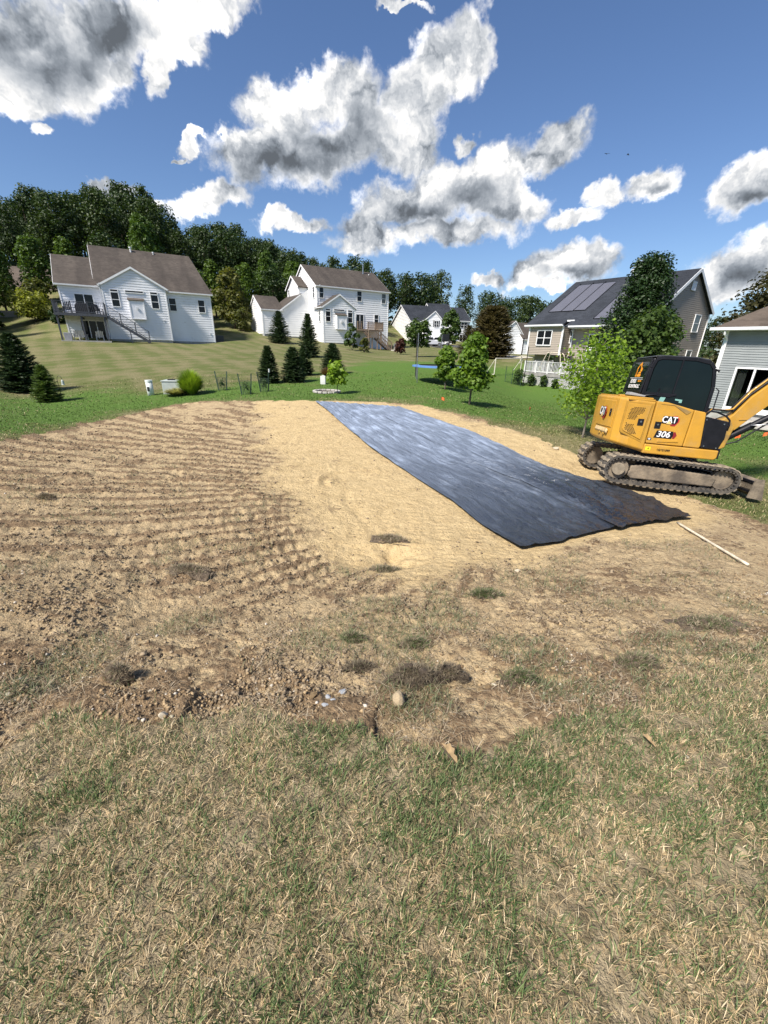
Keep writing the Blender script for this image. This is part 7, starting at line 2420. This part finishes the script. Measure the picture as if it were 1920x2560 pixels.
V = np.stack([V[..., 0] * ca[:, None] - V[..., 1] * sa[:, None], V[..., 0] * sa[:, None] + V[..., 1] * ca[:, None], V[..., 2]], -1) * s[:, None, None]
V = V + np.stack([X, Y, Z + s * .3], -1)[:, None]
f = np.array([(0, 1, 4), (1, 2, 4), (2, 3, 4), (3, 0, 4), (1, 0, 5), (2, 1, 5), (3, 2, 5), (0, 3, 5)])
F = (np.arange(n)[:, None, None] * 6 + f[None]).reshape(-1, 3)


def crumbmat():
    m = bpy.data.materials.new('soil_crumbs'); m.use_nodes = True; N = NT(m.node_tree)
    b = m.node_tree.nodes['Principled BSDF']; g = N.new('ShaderNodeNewGeometry').outputs['Random Per Island']
    c = N.mix(g, (.16, .11, .065), (.42, .31, .18)); c = N.mix(N.ramp(g, .93, .96), c, (.55, .50, .42))
    N.put(b.inputs['Base Color'], c); b.inputs['Roughness'].default_value = .95; b.inputs['Specular IOR Level'].default_value = .1
    return m


o = fastmesh('gravel', V.reshape(-1, 3), [F], crumbmat()); tag(o, 'loose soil crumbs and gravel on the torn bank', None, None, 'stuff')


# ------------------------------------------------------------------ grass blades
def grassmat():
    m = bpy.data.materials.new('grass_blades'); m.use_nodes = True; N = NT(m.node_tree); N.n.clear()
    c = N.new('ShaderNodeAttribute', attribute_name='col').outputs['Color']
    p = N.new('ShaderNodeBsdfPrincipled'); N.put(p.inputs['Base Color'], c); p.inputs['Roughness'].default_value = .55; p.inputs['Specular IOR Level'].default_value = .3
    t = N.new('ShaderNodeBsdfTranslucent'); N.put(t.inputs[0], c)
    ms_ = N.new('ShaderNodeMixShader'); ms_.inputs[0].default_value = .3
    N.l.new(p.outputs[0], ms_.inputs[1]); N.l.new(t.outputs[0], ms_.inputs[2])
    o = N.new('ShaderNodeOutputMaterial'); N.l.new(ms_.outputs[0], o.inputs[0])
    return m


M_grass = grassmat()


def blades(X, Y, Z, L, w, lean, rg, col, curl=.5):
    n = len(X)
    a = rg.random(n) * 6.283
    dx, dy = np.cos(a), np.sin(a)
    b = np.stack([X, Y, Z], -1)
    hd = np.stack([dx, dy, 0 * dx], -1)
    up = np.array([0, 0, 1.0])
    th1 = lean; th2 = np.clip(lean + curl * rg.uniform(.3, 1.6, n), 0, 2.2)
    m_ = b + (hd * np.sin(th1)[:, None] + up * np.cos(th1)[:, None]) * (L * .55)[:, None]
    t_ = m_ + (hd * np.sin(th2)[:, None] + up * np.cos(th2)[:, None]) * (L * .45)[:, None]
    a2 = a + PI / 2 + rg.normal(size=n) * .6
    s = np.stack([np.cos(a2), np.sin(a2), 0 * a2], -1) * w[:, None]
    V = np.stack([b - s * .7, b + s * .7, m_ + s, m_ - s, t_], 1)
    i = np.arange(n)[:, None] * 5
    return V.reshape(-1, 3), i + [0, 1, 2, 3], i + [3, 2, 4], np.repeat(col, 5, 0)


def pick(rg, n, pal, jit=.25):
    pal = np.array(pal); c = pal[rg.integers(0, len(pal), n)]
    return c * (1 + rg.uniform(-jit, jit, (n, 1)))


GREENS = [(.15, .205, .075), (.105, .16, .052), (.20, .25, .105), (.075, .125, .042)]
STRAW = [(.66, .52, .31), (.55, .42, .235), (.74, .61, .40), (.42, .31, .17), (.62, .46, .26)]
OLIVE = [(.25, .235, .12), (.33, .29, .165), (.19, .19, .09)]

rg = np.random.default_rng(2024)
VV, QQ, TT, CC = [], [], [], []
off = 0


def push(res):
    global off
    V, q, t, c = res
    VV.append(V); QQ.append(q + off); TT.append(t + off); CC.append(c); off += len(V)


# foreground turf
N0 = 460000
t = rg.random(N0)
Yd = -0.35 + 3.5 * t ** 1.25
Xd = rg.uniform(-1, 1, N0) * (1.0 + Yd.clip(0) * 1.05 + .45)
ms, mp, mg, sd, pd = masks(Xd, Yd)
clump = fbm(Xd * 9, Yd * 9, 3, 301)
k = (ms < .5) & (rg.random(N0) < np.clip(.35 + 1.5 * (clump - .3), .15, 1))
X, Y = Xd[k], Yd[k]; n = len(X)
print('foreground blades', n)
Z = surf(X, Y) - .004
pt = fbm(X * 1.9, Y * 1.9, 4, 311) + .35 * (fbm(X * 8, Y * 8, 3, 321) - .5)
pg = np.clip((pt - .44) / .24, 0, 1) * .42 + .20
isg = rg.random(n) < pg
col = pick(rg, n, STRAW); g = pick(rg, n, GREENS); ol = pick(rg, n, OLIVE)
col[isg] = g[isg]; mm = (~isg) & (rg.random(n) < .2); col[mm] = ol[mm]
L = np.where(isg, rg.uniform(.028, .068, n), rg.uniform(.018, .058, n)) * (.8 + .5 * clump[k])
w = np.where(isg, rg.uniform(.0009, .0017, n), rg.uniform(.0006, .0012, n)) * (1 + .18 * np.clip(Y, 0, 3))
lean = np.where(isg, rg.uniform(.05, .8, n), rg.uniform(.4, 1.45, n))
push(blades(X, Y, Z, L, w, lean, rg, col))
# strands and weak tufts over the brown soil
N1 = 170000
t = rg.random(N1); Y = 1.2 * (14 / 1.2) ** t; X = rg.uniform(-1, 1, N1) * (Y * 1.15 + .5)
ms, mp, mg, sd, pd = masks(X, Y)
cl = fbm(X * 2.2, Y * 2.2, 4, 331)
k = (ms > .5) & (mp < .4) & (rg.random(N1) < np.clip((cl - .40) * 4, 0.05, 1) * np.clip(1.25 - Y / 14, .2, 1))
X, Y, cl = X[k], Y[k], cl[k]; n = len(X); Z = surf(X, Y)
isg = rg.random(n) < np.clip((cl - .55) * 5, .04, .55)
col = pick(rg, n, [(.42, .34, .22), (.30, .23, .14), (.20, .15, .10), (.50, .42, .30)]); g = pick(rg, n, [(.16, .18, .09), (.12, .15, .06), (.20, .22, .12)])
col[isg] = g[isg]
sc_ = 1 + .10 * Y
push(blades(X, Y, Z, rg.uniform(.03, .085, n) * np.sqrt(sc_), rg.uniform(.0009, .0017, n) * sc_, np.where(isg, rg.uniform(.2, 1.1, n), rg.uniform(1.0, 1.5, n)), rg, col, .35))
# lawns round the pad
N2 = 190000
t = rg.random(N2); R_ = 6.0 * (30 / 6.0) ** t; az_ = rg.uniform(-60, 60, N2)
X, Y = R_ * np.sin(np.radians(az_)), R_ * np.cos(np.radians(az_))
ms, mp, mg, sd, pd = masks(X, Y)
k = (ms < .45) & (rg.random(N2) < np.clip(1.1 - R_ / 40, .2, 1))
X, Y, mg, R_ = X[k], Y[k], mg[k], R_[k]; n = len(X); Z = surf(X, Y) - .01
pt = fbm(X * .8, Y * .8, 4, 341)
isg = rg.random(n) < np.clip(.25 + mg * .75 - (pt < .45) * .25, 0, 1)
col = pick(rg, n, [(.28, .25, .115), (.20, .195, .075), (.36, .30, .16)]); g = pick(rg, n, [(.10, .165, .034), (.075, .13, .024), (.13, .19, .046)])
col[isg] = g[isg]
push(blades(X, Y, Z, rg.uniform(.04, .075, n), .0012 * R_ * rg.uniform(.5, 1.0, n) * .8, rg.uniform(.1, .9, n), rg, col))
o = fastmesh('grass', np.concatenate(VV), [np.concatenate(QQ), np.concatenate(TT)], M_grass, None, False, {'col': np.concatenate(CC)})
tag(o, 'short half dry grass, straw coloured with green tufts', None, None, 'stuff')


def sod(px, py, wpx, hpx, label, seed, green=.3, hgt=.05, dark=1.0):
    rg = np.random.default_rng(seed)
    p = gp(px, py); d = -(CM.T @ (np.array(p) - np.array([0, 0, CAM_H])))[2]
    R = wpx * d / CAM_F / 2; Ry = R * .42
    r = empty('turf_clump', (p.x, p.y, s1(p.x, p.y)), rg.uniform(-.2, .2), label, 'turf clump', 'torn clumps of turf lying on the soil')
    nn = 22; vs = []; fs = []
    for i in range(nn + 1):
        for j in range(nn + 1):
            u, v = i / nn * 2 - 1, j / nn * 2 - 1
            rr = math.hypot(u, v) / (.38 + .85 * float(vn(np.array([math.atan2(v, u) * 2.2 + 9]), np.array([seed * 1.7]), 5)[0])); h = max(0, 1 - rr ** 1.6)
            x, y = u * R, v * Ry
            z = (hgt * (h ** .5) * (0.7 + 1.0 * float(vn(np.array([u * 4 + seed]), np.array([v * 4]), 3)[0]))) - .02 + rg.normal() * .004
            vs.append((x + rg.normal() * .004, y + rg.normal() * .004, z if rr < 1.02 else -.03))
    for i in range(nn):
        for j in range(nn):
            a = i * (nn + 1) + j; fs.append((a, a + nn + 1, a + nn + 2, a + 1))
    m = MB(); m.add(vs, fs); m.build('root_soil', pmat('dark_root_soil' if dark == 1 else 'darkest_root_soil', tuple(c * dark for c in (.16, .12, .082)), .95, .4, 25, bump=1.0, bscale=120), r, True)
    n = int(1700 * min(1.6, R / .15)); a = rg.random(n) * 6.28; q = np.minimum(np.abs(rg.normal(size=n)) * .55, 1.5)
    q = q * (.38 + .85 * vn(np.arctan2(np.sin(a), np.cos(a)) * 2.2 + 9, a * 0 + seed * 1.7, 5)); X, Y = np.cos(a) * q * R * .96, np.sin(a) * q * Ry * 1.1
    isg = rg.random(n) < green
    col = pick(rg, n, [(.28, .22, .15), (.18, .14, .095), (.42, .35, .24), (.33, .27, .18)]) * dark; g = pick(rg, n, [(.13, .165, .065), (.10, .14, .05)]); col[isg] = g[isg]
    V, qd, tr3, c = blades(X, Y, hgt * np.sqrt(np.clip(1 - q ** 2.2, 0, 1)) * .9 - .01, rg.uniform(.02, .055, n) * (1 + d * .05), rg.uniform(.0009, .0016, n) * (1 + d * .12), rg.uniform(.3, 1.5, n), rg, col, .5)
    fastmesh('grass', V, [qd, tr3], M_grass, r, False, {'col': c})


sod(1035, 1700, 175, 60, 'dark rooty turf flap curled over at the middle of the bank', 1, .04, .13, .65)
sod(1120, 1688, 100, 40, 'dark rooty turf knob joined to the right end of the curled flap', 13, .04, .11, .7)
sod(900, 1662, 90, 20, 'cracked turf plate edge left of the curled flap', 14, .05, .05, .6)
sod(966, 1415, 92, 22, 'turf clump in the scraped hollow on the pale pad, nearer one', 2, .18, .035)
sod(975, 1348, 96, 16, 'flatter turf strip just above the hollow on the pale pad', 3, .12, .025)
sod(1296, 1700, 100, 50, 'green grey turf clump right of the ochre clods', 4, .6, .07)
sod(1210, 1485, 110, 40, 'greenish turf patch below the pale pad', 5, .65, .05)
sod(1780, 1562, 190, 24, 'long dark turf ridge at the right side', 6, .35, .06)
sod(880, 1592, 80, 24, 'small greenish turf clump left of the bank crack', 7, .5, .05)
sod(1040, 1608, 90, 26, 'turf clump above the curled dark flap', 8, .5, .05)
sod(1590, 1650, 130, 40, 'low turf mound in the brown soil at right', 9, .4, .06)
sod(115, 1242, 60, 16, 'dark clod of turf on the left rows', 10, .1, .07)
sod(300, 1690, 90, 40, 'dark tilted turf clod at lower left of the soil', 11, .1, .09)
sod(470, 1430, 120, 22, 'long dark turf clod across the left rows', 12, .1, .06)

# two birds high over the roofs
for i, (px, py, l) in enumerate(((1517, 385, 'left one of two dark birds in the blue sky'), (1570, 387, 'right one of two dark birds in the blue sky'))):
    r = empty('bird', at(px, py, 60), i, l, 'bird', 'birds in the sky')
    MB().tube([(0, -.16, 0), (0, -.05, .02), (0, .1, .02), (0, .2, .03)], [.015, .05, .045, .01], 7).build('body', M_black, r, True)
    for s in (-1, 1):
        m = MB(); m.slab([(0, -.06, .02), (s * .22, -.04, .09 + .03 * i), (s * .46, -.12, .02), (s * .24, .06, .09), (0, .07, .02)], .008); m.build('wing', M_black, r)
